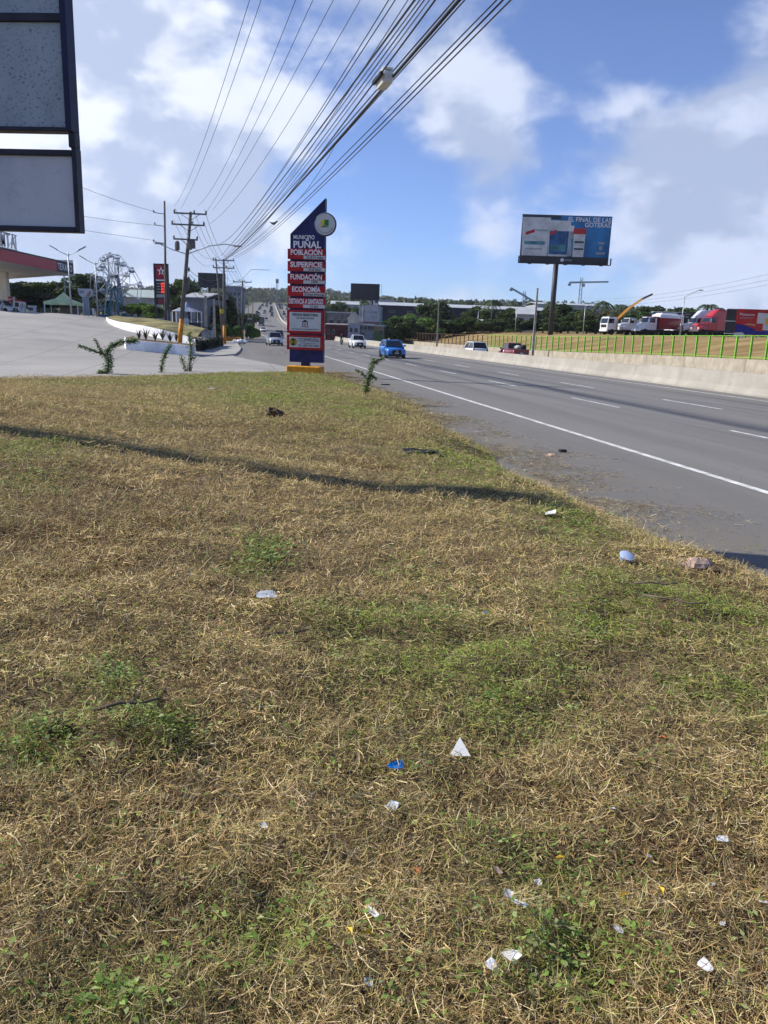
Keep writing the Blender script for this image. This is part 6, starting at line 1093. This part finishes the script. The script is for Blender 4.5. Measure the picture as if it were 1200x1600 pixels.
# wooded slopes far behind: one mass
def forest():
    rg = np.random.default_rng(9); V, C = [], []
    pts = []
    for k in range(2000):
        s = rg.uniform(260, 1500); side = rg.random() < .5; n = rg.uniform(44, 420) if side else rg.uniform(-420, -6); pts.append((s, n))
    for k in range(420): pts.append((rg.uniform(1135, 1300), rg.uniform(-70, 70)))
    for s, n in pts:
        if n > 0 and s < 330: continue
        x, y = map(float, sn2xy(s, n)); z = float(ground_z(x, y)); r = rg.uniform(3, 6.5); H = rg.uniform(4, 10); k = 46
        d = rg.standard_normal((k, 3)); d /= np.linalg.norm(d, axis=1)[:, None]; c = np.array([x, y, z+H*.55])+d*np.array([r, r, H*.5])*rg.uniform(.6, 1.05, (k, 1)); L = rg.uniform(.9, 2., k); az = rg.uniform(0, 6.28, k); a = np.stack([np.cos(az), np.sin(az), rg.normal(0, .5, k)], -1)*L[:, None]; b = np.stack([-np.sin(az)*.4, np.cos(az)*.4, np.full(k, .8)], -1)*L[:, None]*.7
        V.append(np.stack([c-a, c-b, c+a, c+b], 1).reshape(-1, 3)); base = np.array([(.04, .065, .02), (.055, .08, .025), (.035, .055, .022)][rg.integers(0, 3)])*rg.uniform(.7, 1.3); C.append(np.repeat(base[None]*(1+.2*rg.standard_normal((k, 1))), 4, 0))
    V = np.concatenate(V); C = np.clip(np.concatenate(C), .005, .4); o = fobj('wooded_hillside', fast_mesh('wooded_hillside', V, np.arange(len(V)).reshape(-1, 4), M_LEAF, C)); tag(o, 'dark green woods covering the far slopes on both sides of the road', 'woods', kind='stuff')
forest()
# ---------------------------------------------------------------- buildings
def bmat(nm, c, var=.1): return mat('render_'+nm, c, .85, var, .8)
M_WIN = mat('window_glass', (.03, .035, .045), .15, .1, spec=.5)
def block(name, label, px0, px1, ytop, d, depth, wm, rz=0., yb=None, wins=(), roof=None, door=None, extra=None, cat='building'):
    pc = (px0+px1)/2; T = atd(pc, ytop, d); zg = surf_z(T.x, T.y) if yb is None else atd(pc, yb, d).z; W = (px1-px0)*d/1232; H = T.z-zg
    t = thing(name, label, cat, (T.x, T.y, zg), rz); MB().box(-W/2, W/2, 0, depth, -1.5, H).build('wall', wm, t)
    if roof == 'flat': MB().box(-W/2-.2, W/2+.2, -.2, depth+.2, H+.002, H+.3).build('parapet', bmat('parapet', (.4, .4, .4)), t)
    elif roof: 
        m_, hh, ov = roof; MB().prism([(-ov, H+.01), (depth/2, H+hh), (depth+ov, H+.01), (depth+ov, H+.15), (depth/2, H+hh+.15), (-ov, H+.16)], 'x', -W/2-ov, W/2+ov).build('roof', m_, t)
    for u0, u1, v0, v1 in wins:
        f = MB().box(-W/2+W*u0, -W/2+W*u1, -.06, -.002, H*v0, H*v1).build('window', bmat('frame', (.22, .22, .22)), t); dx = W*(u1-u0)*.07; dz = H*(v1-v0)*.08; MB().box(-W/2+W*u0+dx, -W/2+W*u1-dx, -.09, -.062, H*v0+dz, H*v1-dz).build('pane', M_WIN, f)
    if door: u0, u1, v1, m_ = door; MB().box(-W/2+W*u0, -W/2+W*u1, -.07, -.002, 0, H*v1).build('door', m_, t)
    if extra: extra(t, W, H, depth)
    return t
SH = bmat('steel_sheet', (.38, .40, .41)); GRB = bmat('grey', (.25, .26, .28)); ROOFW = mat('roof_pale', (.42, .44, .45), .5, .08, .3); DKB = bmat('dark_blue_cladding', (.012, .017, .04), .15)
block('long_warehouse', 'long dark blue warehouse with a thin pale roof behind the trees', 596, 870, 482, 285, 30, DKB, R(2), roof=(ROOFW, 1.6, .6), wins=[(.05+.1*k, .08+.1*k, .62, .75) for k in range(9)])
block('grey_warehouse', 'long grey warehouse under construction behind the billboard pole', 840, 940, 477, 320, 25, bmat('far_grey', (.30, .31, .32)), R(2), roof=(ROOFW, 1.2, .5), wins=[(.06+.12*k, .12+.12*k, .6, .85) for k in range(7)])
block('white_shed', 'low white shed between the trees above the white sport utility car', 722, 776, 503, 196, 10, bmat('white', (.62, .63, .63)), R(4), roof=(ROOFW, .6, .3), wins=[(.1, .25, .4, .75), (.55, .7, .4, .75)], door=(.35, .46, .7, GRB))
block('small_white_house', 'small white house end showing left of the white shed', 700, 716, 502, 198, 8, bmat('white', (.62, .63, .63)), 0, roof='flat', wins=[(.3, .7, .4, .75)], door=(.05, .2, .6, GRB))
block('pale_house', 'pale house roof among the trees by the tall concrete post', 808, 836, 492, 200, 9, bmat('pale', (.42, .43, .44)), R(-8), roof=(ROOFW, 1.8, .4), wins=[(.2, .4, .5, .8)])
MAR = bmat('maroon', (.075, .018, .025)); block('maroon_building', 'low maroon walled building right of the pylon', 508, 546, 508, 178, 8, MAR, R(-3), roof=(bmat('maroon_cap', (.25, .22, .22)), .25, .2), wins=[(.1, .2, .4, .7), (.3, .4, .4, .7)], door=(.55, .8, .75, bmat('maroon_door', (.05, .015, .02))))
block('grey_block_building', 'unfinished grey block building above the maroon wall', 511, 548, 489, 200, 12, bmat('block_grey', (.17, .165, .155), .25), R(-3), roof='flat', wins=[(.1, .3, .45, .75), (.4, .6, .45, .75), (.7, .9, .45, .75)])
block('pale_shed', 'pale industrial shed in the distance behind the grey block building', 518, 560, 476, 300, 14, bmat('shed_pale', (.33, .36, .39)), R(3), roof=(ROOFW, 1.4, .4), wins=[(.2, .5, .3, .6)])
block('white_tower_block', 'white flat building behind the ribbed billboard', 576, 594, 466, 330, 10, bmat('white', (.62, .63, .63)), 0, roof='flat', wins=[(.1, .4, .8, .92), (.55, .85, .8, .92)])
block('long_white_building', 'long white building with rows of windows right of the ribbed billboard', 594, 616, 469, 330, 10, bmat('pale', (.42, .43, .44)), 0, roof='flat', wins=[(.08+.15*k, .18+.15*k, .84, .93) for k in range(6)])
block('cream_gabled_house', 'small cream gabled house beside the signboard building', 544, 560, 497, 185, 6, bmat('cream', (.58, .52, .42)), R(-2), wins=[(.35, .65, .55, .78)], door=(.1, .28, .4, GRB), extra=lambda t, W, H, dp: (MB().prism([(-W/2, H+.005), (W/2, H+.005), (0, H+1.3)], 'y', .0, dp).build('gable', MATS['render_cream'], t), MB().hexa([(-W/2-.25, -.2, H-.25), (-W/2-.2, -.2, H-.05), (-W/2-.2, dp+.1, H-.05), (-W/2-.25, dp+.1, H-.25), (0, -.2, H+1.35), (0, -.2, H+1.5), (0, dp+.1, H+1.5), (0, dp+.1, H+1.35)]).build('roof_slope', ROOFW, t), MB().hexa([(W/2+.25, -.2, H-.25), (W/2+.2, -.2, H-.05), (W/2+.2, dp+.1, H-.05), (W/2+.25, dp+.1, H-.25), (0.01, -.2, H+1.35), (0.01, -.2, H+1.5), (0.01, dp+.1, H+1.5), (0.01, dp+.1, H+1.35)]).build('roof_slope', ROOFW, t)))
block('grey_corner_house', 'small blue grey house front right of the maroon wall', 544, 562, 506, 165, 7, bmat('bluegrey', (.30, .32, .37)), R(-2), roof='flat', wins=[(.12, .4, .55, .8), (.55, .85, .55, .8)], door=(.3, .55, .4, GRB))
def sign_extra(t, W, H, dp):
    MB().box(-W*.47, W*.52, -.5, -.1, H*.58, H*.92).build('signboard', bmat('signboard', (.34, .35, .38)), t); MB().box(-W*.2, W*.42, -.45, -.12, H*.923, H*1.03).build('sign_crest', MATS['render_signboard'], t); MB().box(-W*.47, W*.52, -.55, -.08, H*.545, H*.578).build('sign_band', bmat('sign_band', (.22, .09, .09)), t)
    MB().box(-W*.42, -W*.2, -.53, -.502, H*.68, H*.88).build('sign_picture', GRB, t); MB().box(-W*.08, W*.45, -.53, -.502, H*.8, H*.86).build('sign_print', PG, t); MB().box(-W*.08, W*.40, -.53, -.502, H*.68, H*.73).build('sign_print', PG, t); MB().prism([(W*.02, H*1.03), (W*.14, H*1.03), (W*.08, H*1.16)], 'y', -.4, -.2).build('sign_flame', mat('flame_tan', (.45, .3, .15), .6), t)
    MB().box(-W*.46, W*.32, -.35, -.01, H*.48, H*.53).build('balcony_slab', bmat('white', (.62, .63, .63)), t); MB().cyl((-W*.3, -.8, 0), (-W*.3, -.8, H*1.05), .08, .06, 8).build('sign_pole', M_GALV, t)
block('signboard_building', 'small grey shop building with a big stepped signboard on its roof', 561, 593, 478, 168, 8, bmat('shop_grey', (.30, .31, .32)), R(-4), wins=[(.1, .24, .36, .47), (.28, .42, .36, .47), (.46, .6, .36, .47), (.62, .74, .36, .47), (.1, .3, .08, .28)], door=(.35, .72, .30, bmat('shutter', (.36, .39, .45))), extra=sign_extra)
block('green_gate_shed', 'low shed with a green gate beside the signboard building', 584, 600, 510, 166, 6, bmat('shed_brown', (.2, .16, .11)), R(-4), roof='flat', wins=[(.6, .9, .5, .8)], door=(.1, .9, .75, bmat('gate_green', (.07, .13, .05))))
# left side
block('fairground_warehouse', 'pale roofed warehouse behind the big wheel', 195, 262, 466, 190, 22, bmat('wall_grey', (.30, .32, .33)), R(8), roof=(mat('roof_greenish', (.36, .42, .38), .5, .08, .3), 2.2, .5), wins=[(.1+.18*k, .2+.18*k, .3, .6) for k in range(5)])
block('grey_house', 'grey house with a white edged roof behind the leaning pole', 286, 322, 466, 125, 9, bmat('house_grey', (.17, .18, .20)), R(-10), roof=(mat('roof_white_edge', (.36, .37, .38), .6, .05), .9, .4), wins=[(.15, .35, .35, .7), (.55, .75, .35, .7)], door=(.4, .5, .6, GRB))
block('blue_office_block', 'distant blue grey office block behind the far utility pole', 352, 376, 448, 260, 12, bmat('office', (.16, .19, .25)), R(4), roof='flat', wins=[(.06+.24*k, .22+.24*k, .40+.13*j, .49+.13*j) for k in range(4) for j in range(4)])
block('roadside_shop', 'low white roadside shop beside the far orange poles', 352, 366, 496, 150, 6, bmat('white', (.62, .63, .63)), R(10), roof='flat', wins=[(.2, .5, .4, .75)], door=(.6, .85, .7, GRB))
block('kerb_kiosk', 'dark kiosk at the left kerb before the far bus', 383, 392, 499, 190, 4, bmat('kiosk_dark', (.05, .055, .06)), R(10), roof='flat', wins=[(.2, .8, .45, .75)], door=(.1, .3, .7, GRB))
# masts and tower cranes
def lattice(t, x, y, z0, z1, w, m, nm):
    b = MB(); k = max(3, int((z1-z0)/(w*1.6)))
    for sx in (-1, 1):
        for sy in (-1, 1): b.beam((x+sx*w/2, y+sy*w/2, z0), (x+sx*w/2*.8, y+sy*w/2*.8, z1), .12*w, .12*w)
    for i in range(k):
        a, c = z0+(z1-z0)*i/k, z0+(z1-z0)*(i+1)/k; b.beam((x-w/2, y-w/2, a), (x+w/2, y-w/2, c), .08*w, .08*w); b.beam((x+w/2, y+w/2, a), (x-w/2, y+w/2, c), .08*w, .08*w); b.beam((x-w/2, y+w/2, a), (x-w/2, y-w/2, c), .08*w, .08*w)
    return b.build(nm, m, t)
P = atd(433, 470, 700); zg = surf_z(P.x, P.y); t = thing('mast', 'slender grey telecom mast on the far hill left of the pylon', 'mast', (P.x, P.y, zg)); zt = atd(433, 435, 700).z-zg; lattice(t, 0, 0, 0, zt, 1.6, mat('mast_grey', (.3, .32, .35), .6), 'lattice'); MB().bbox(-1.3, 1.3, -1.3, 1.3, zt-4, zt-.5, .3).build('antenna_drum', MATS['mast_grey'], t)
for px, py, d, jl, jr, ang, lab in ((818, 462, 420, -7.5, 5, -.5, 'distant tower crane beside the top of the tall concrete post'), (905, 441, 420, -6.5, 14, .05, 'distant tower crane with a long level jib right of the billboard pole')):
    P = atd(px, 480, d); zg = surf_z(P.x, P.y); t = thing('tower_crane', lab, 'crane', (P.x, P.y, zg)); zj = atd(px, py, d).z-zg; mm = mat('crane_steel', (.34, .37, .40), .6); lattice(t, 0, 0, 0, zj+2.4, 1.4, mm, 'tower'); MB().beam((0, 0, zj), (jr, 0, zj+jr*ang), .8, .8).build('jib', mm, t); MB().beam((0, 0, zj), (jl, 0, zj+jl*ang), .9, .9).build('counter_jib', mm, t); MB().box(jl-.6, jl+1, -.7, .7, zj+jl*ang-1.6, zj+jl*ang-.45).build('counterweight', mm, t); MB().bbox(.6, 1.8, -.8, .6, zj-2.2, zj-.6, .1).build('operator_cab', mm, t)
# ---------------------------------------------------------------- vine covered stumps at the lawn edge
M_VINE = attr_mat('vine_leaves', trans=.35, rough=.5)
def vine(label, limbs, size, n, seed, base):
    t = thing('vine_covered_stump', label, 'plant', base); rg = np.random.default_rng(seed); b = MB(); C = []
    for pts, r, dens in limbs:
        pts = [Vector(p) for p in pts]; b.tube(pts, r*.28, 6, r*.12)
        for i in range(len(pts)-1):
            k = int(2.6*n*dens*(pts[i+1]-pts[i]).length); f = rg.random(k); p = np.array(pts[i])[None]*(1-f[:, None])+np.array(pts[i+1])[None]*f[:, None]; C.append(p+rg.normal(0, r*.62, (k, 3)))
    b.build('stem', M_BARK, t, True); C = np.concatenate(C); k = len(C); az = rg.uniform(0, 6.28, k); ti = rg.uniform(-.9, .6, k); V, q = leaf_quads(C, ti, size*rg.uniform(.6, 1.25, k), az, .8)
    col = np.array([(.07, .15, .03), (.10, .19, .04), (.05, .11, .025), (.14, .22, .05)])[rg.integers(0, 4, k)]*(1+.15*rg.standard_normal((k, 1))); fobj('foliage', fast_mesh('vine', V, q, M_VINE, np.repeat(np.clip(col, .01, .5), 4, 0)), t)
def vp(base, d, pts): # limb points given by their place in the picture plane at the stump's own depth
    return [tuple(atd(px, py, d+dy)-Vector(base)) for px, py, dy in pts]
def vbase(px, py):
    P = on_lawn(px, py); P.z -= .03; return P
Bv = vbase(168, 588); d = Bv.y
vine('largest vine covered stump with two spreading arms at the lawn edge', [(vp(Bv, d, [(168, 588, 0), (170, 565, .1), (167, 548, 0)]), .16, 1.3), (vp(Bv, d, [(167, 550, 0), (175, 540, .1), (190, 534, .2), (214, 532, .3)]), .11, 1.1), (vp(Bv, d, [(166, 556, 0), (150, 549, -.1), (136, 544, -.2), (123, 540, -.2)]), .06, .45), (vp(Bv, d, [(160, 553, 0), (154, 541, 0), (147, 529, 0)]), .05, .35), (vp(Bv, d, [(168, 587, 0), (158, 580, -.2), (150, 588, -.3)]), .09, .8)], .085, 230, 1, Bv)
Bv = vbase(251, 586); d = Bv.y; vine('slender vine stem, the thinner of the two before the planter', [(vp(Bv, d, [(252, 586, 0), (253, 570, 0), (258, 552, .1), (267, 538, .1)]), .085, 1.)], .085, 150, 2, Bv)
Bv = vbase(295, 584); d = Bv.y; vine('leafy vine covered stake, the taller of the two before the planter', [(vp(Bv, d, [(296, 584, 0), (297, 565, 0), (299, 545, 0), (296, 520, 0)]), .11, .9), (vp(Bv, d, [(292, 583, 0), (287, 570, 0), (283, 556, 0)]), .09, .7), (vp(Bv, d, [(298, 560, 0), (306, 558, 0)]), .05, .5)], .085, 150, 3, Bv)
P = Vector(sn2xy(29.5, 5.1)); Bv = vbase(573, 616); d = Bv.y; vine('vine covered stake at the road edge right of the pylon', [(vp(Bv, d, [(571, 616, 0), (575, 595, 0), (580, 575, 0), (585, 560, 0)]), .085, 1.), (vp(Bv, d, [(584, 568, 0), (592, 562, 0), (600, 559, 0)]), .05, .6), (vp(Bv, d, [(577, 585, 0), (588, 592, .1)]), .06, .6), (vp(Bv, d, [(572, 590, 0), (564, 582, 0), (556, 577, 0)]), .03, .4)], .07, 190, 4, Bv)
# ---------------------------------------------------------------- litter and debris, each piece on its own
M_PAPER = mat('litter_white', (.62, .62, .62), .6, .06, 6.); M_FOIL = mat('litter_clear', (.5, .55, .6), .25, .1, 6., spec=.7); M_CAP = mat('litter_blue', (.01, .16, .5), .4, .1); M_BLACKP = mat('litter_black', (.015, .015, .017), .5, .2, 8., bump=.4); M_STONE = mat('stone_pink', (.42, .30, .24), .85, .2, 8., bump=.3); M_STICK = mat('stick', (.11, .085, .065), .9, .2, 8.); M_YLEAF = mat('yellow_leaf', (.6, .42, .03), .7, .1); M_OLEAF = mat('orange_leaf', (.45, .14, .03), .7, .1)
def sheet(name, label, cat, px, py, w, h, m, seed, crumple=.25, rz=0., tilt=.3, grp=None, tri=False):
    rg = random.Random(seed); P = on_lawn(px, py); P.z += float(pile_h(P.x, P.y))+.006; b = MB(); n = 5
    if tri: b.add([(-w/2, 0, 0), (w/2, -h*.15, .01), (w*.02, h*.55, h*.55), (.0, h*.3, -.01)], [(0, 1, 2), (0, 2, 3), (1, 3, 2), (0, 3, 1)])
    else:
        w *= .8; h *= .8; vs_ = []; fs = []; c1, c2 = rg.uniform(-1, 1), rg.uniform(.3, 1); n = 4
        for i in range(n):
            for j in range(n):
                x, y = -w/2+w*i/(n-1), -h/2+h*j/(n-1); k = 1-.22*(i in (0, n-1) and j in (0, n-1))*rg.random(); u = x/w*c1+y/h*c2
                vs_.append((x*k+rg.uniform(-.05, .05)*w, y*k+rg.uniform(-.05, .05)*h, crumple*min(w, h)*(.9*u*u+.22*rg.random())+(y+h/2)*tilt))
        for i in range(n-1):
            for j in range(n-1): a = i*n+j; fs.append((a, a+1, a+n+1, a+n))
        b.add(vs_, fs)
    o = b.build(name, m, None, False, loc=P, rz=rz); return tag(o, label, cat, grp)
sheet('paper_scrap', 'white folded triangular paper scrap standing in the clippings', 'litter', 718, 1190, .085, .10, M_PAPER, 1, tri=True)
o = sheet('bottle_wrapper', 'bright blue crumpled plastic scrap near the white paper triangle', 'litter', 617, 1214, .075, .04, M_CAP, 2, .5, .3)
for k, (px, py, w, h, lab) in enumerate(((1124, 1343, .05, .03, 'white crumpled tissue at the right side of the lawn'), (794, 1411, .05, .04, 'white tissue scrap on a green leaf'), (808, 1458, .06, .03, 'thin white paper strip lying flat'), (798, 1520, .055, .065, 'white square paper scrap low in the grass'), (1096, 1549, .05, .035, 'curved white plastic shard near the lower right corner'), (839, 1396, .03, .025, 'small round white paper ball'), (962, 1486, .035, .03, 'white scrap between two dark tufts'), (1187, 1444, .03, .02, 'tiny white scrap at the right frame edge'), (1126, 1461, .025, .02, 'tiny pinkish white pellet near the right edge'), (580, 1460, .07, .02, 'long pale plastic strip left of the paper scraps'), (764, 1550, .035, .04, 'dull white crumpled wrapper beside the square scrap'), (575, 1560, .035, .03, 'greyish white scrap at the bottom centre'), (1012, 1345, .025, .03, 'bluish white scrap left of the crumpled tissue'), (1112, 1392, .02, .03, 'pale lavender scrap under the crumpled tissue'), (612, 1276, .05, .05, 'clear crinkled film under the blue scrap'), (412, 1312, .03, .03, 'pale grey scrap in the left foreground'), (776, 1380, .045, .025, 'striped brown snail shell like scrap'), (955, 1280, .025, .02, 'small pale pebble like scrap in the middle grass'), (860, 806, .16, .12, 'white plastic bag scrap on the green weeds by the road edge'), (940, 797, .05, .03, 'small white scrap up by the asphalt edge'), (330, 610, .35, .10, 'flat white plastic sheet near the lawn edge'), (343, 628, .2, .1, 'pale scrap of paper under the flat plastic sheet'), (500, 703, .1, .06, 'small pale scrap in the middle of the lawn'), (712, 675, .05, .14, 'upright white tag by the road edge'), (765, 702, .16, .09, 'white broken foam piece by the road edge'))):
    sheet('litter_scrap', lab, 'litter', px, py, w, h, M_FOIL if ('clear' in lab or 'bluish' in lab) else (M_STONE if 'brown' in lab else M_PAPER), 10+k, .45, k*1.3, .25)
sheet('foil_wrapper', 'shiny crumpled clear wrapper lying left of centre', 'litter', 416, 944, .15, .10, M_FOIL, 50, .35, .4, .2)
sheet('blue_wrapper', 'tiny dark blue scrap in the right hand weeds', 'litter', 757, 963, .03, .02, M_CAP, 51, .3, .2)
# takeaway cup lid
P = on_lawn(977, 882); P.z += .05; t = thing('plastic_tub', 'pale blue translucent plastic tub lying on the right hand verge', 'litter', P, .4); mb_ = mat('tub_blue', (.45, .55, .75), .3, .05, spec=.6); o = MB().lathe([(.062, -.03), (.075, .03), (.08, .035), (.07, .03), (.055, -.022), (.001, -.022)], (0, 0, 0), 18).build('bowl', mb_, t, True); MB().lathe([(.079, .0), (.084, .004), (.079, .008)], (0, 0, .033), 18).build('rim', mb_, t, True); t.rotation_euler.x = R(25); t.scale = (.7, .7, .7)
# stones
for k, (px, py, r, lab) in enumerate(((1090, 889, .085, 'large pinkish stone on the slope by the road'), (1063, 882, .045, 'pale small stone beside the pinkish stone'), (1112, 895, .05, 'brown clod right of the pinkish stone'), (862, 718, .11, 'flat brown cardboard like slab on the shoulder edge'), (90, 1143, .05, 'dark round clod in the left grass'), (1025, 795, .05, 'orange brown clod at the asphalt edge'))):
    P = on_lawn(px, py) if 'asphalt' not in lab else on_lawn(px, py); tag(MB().blob((0, 0, r*.35), r, 9, 6, .18, (1.3, .9, .65), k).build('stone', M_STONE if k not in (2, 4) else mat('clod', (.10, .065, .04), .95, .2, 9., bump=.4), None, False, loc=P, rz=k), lab, 'stone')
# dark plastic scraps and clods
sheet('black_plastic', 'torn black plastic sheet lying flat near the road edge', 'litter', 655, 708, .62, .34, M_BLACKP, 60, .35, .2, .02)
sheet('black_rag', 'small black rag beside the torn plastic sheet', 'litter', 686, 712, .2, .12, M_BLACKP, 61, .4, 1.2, .1)
P = on_lawn(428, 653); t = thing('root_clump', 'dark dug up root clump lying upright on the lawn', 'debris', P); MB().blob((0, 0, .07), .11, 9, 6, .4, (1.3, .8, .9), 7).build('soil_ball', mat('clod', (.10, .065, .04), .95), t)
for k in range(6): a = k*1.05; MB().tube([(0, 0, .12), (.13*math.cos(a), .1*math.sin(a), .13), (.25*math.cos(a), .16*math.sin(a), .04)], .013, 5, .006).build('root', M_STICK, t)
for k, (px, py, dx, dy, lab) in enumerate(((440, 1000, .14, .04, 'grey broken stick left of the green weeds'), (590, 772, .2, .0, 'short dark stick in the shadow stripe'), (200, 1143, .12, .03, 'pale twig on bare soil at the left'), (1050, 965, .16, -.1, 'long dark twig among the right hand weeds'), (1020, 952, .13, -.03, 'second dark twig beside the long one'))):
    P = on_lawn(px, py); P.z += .02+float(pile_h(P.x, P.y)); t = thing('stick', lab, 'stick', P); MB().tube([(-dx, -dy, 0), (-.2*dx, .1*dy, .02), (.4*dx, .6*dy, .012), (dx, dy, .03)], .008, 6, .004).build('shaft', M_STICK, t, True); MB().tube([(.1*dx, .3*dy, .016), (.4*dx, .2*dy+.06, .05)], .004, 5, .002).build('side_twig', M_STICK, t)
for k, (px, py, m_, lab) in enumerate(((875, 1360, M_YLEAF, 'yellow fallen leaf at the right'), (1028, 1424, M_YLEAF, 'deep yellow fallen leaf further right'), (573, 1498, M_YLEAF, 'yellow leaf by the pale plastic strip'), (545, 1512, M_YLEAF, 'mustard leaf at the bottom left of centre'), (972, 1428, M_YLEAF, 'tiny yellow petal between the leaves'), (650, 1373, M_OLEAF, 'orange brown curled leaf at the centre'), (683, 1278, M_OLEAF, 'small reddish leaf below the white triangle'), (1035, 1165, M_OLEAF, 'rusty patch of curled leaf in the right grass'))):
    rg = random.Random(k); P = on_lawn(px, py); P.z += float(pile_h(P.x, P.y))+.015; L_ = .017; b = MB(); b.add([(-L_, 0, 0), (-L_*.2, L_*.5, .01), (L_, 0, .004), (-L_*.2, -L_*.5, .012), (-L_*1.5, 0, -.003)], [(0, 1, 2), (0, 2, 3), (4, 0, 1)]); tag(b.build('fallen_leaf', m_, None, False, loc=P, rz=k*1.7), lab, 'leaf')
# black block on the shoulder
for px, py, lab, sz in ((879, 706, 'small black block lying on the asphalt shoulder', .07), (602, 601, 'flattened black scrap on the shoulder by the road edge vine', .18)):
    P = atz(px, py, .012); t = tag(MB().bbox(-sz, sz, -sz*.7, sz*.7, 0, sz*.7 if sz < .1 else .03, .01).build('road_debris', M_BLACKP, None, False, loc=P, rz=.4), lab, 'debris')
# ---------------------------------------------------------------- air
hz_ = MB().box(-900, 900, -60, 1900, -6, 120)
m = bpy.data.materials.new('thin_haze'); m.use_nodes = True; m.node_tree.nodes.clear(); vv_ = m.node_tree.nodes.new('ShaderNodeVolumePrincipled'); oo_ = m.node_tree.nodes.new('ShaderNodeOutputMaterial'); m.node_tree.links.new(vv_.outputs[0], oo_.inputs['Volume'])
vv_.inputs['Density'].default_value = .00010; vv_.inputs['Color'].default_value = (.86, .91, 1., 1); vv_.inputs['Anisotropy'].default_value = .2
tag(hz_.build('haze', m), 'thin pale bluish haze over the whole roadside', 'haze', kind='stuff')
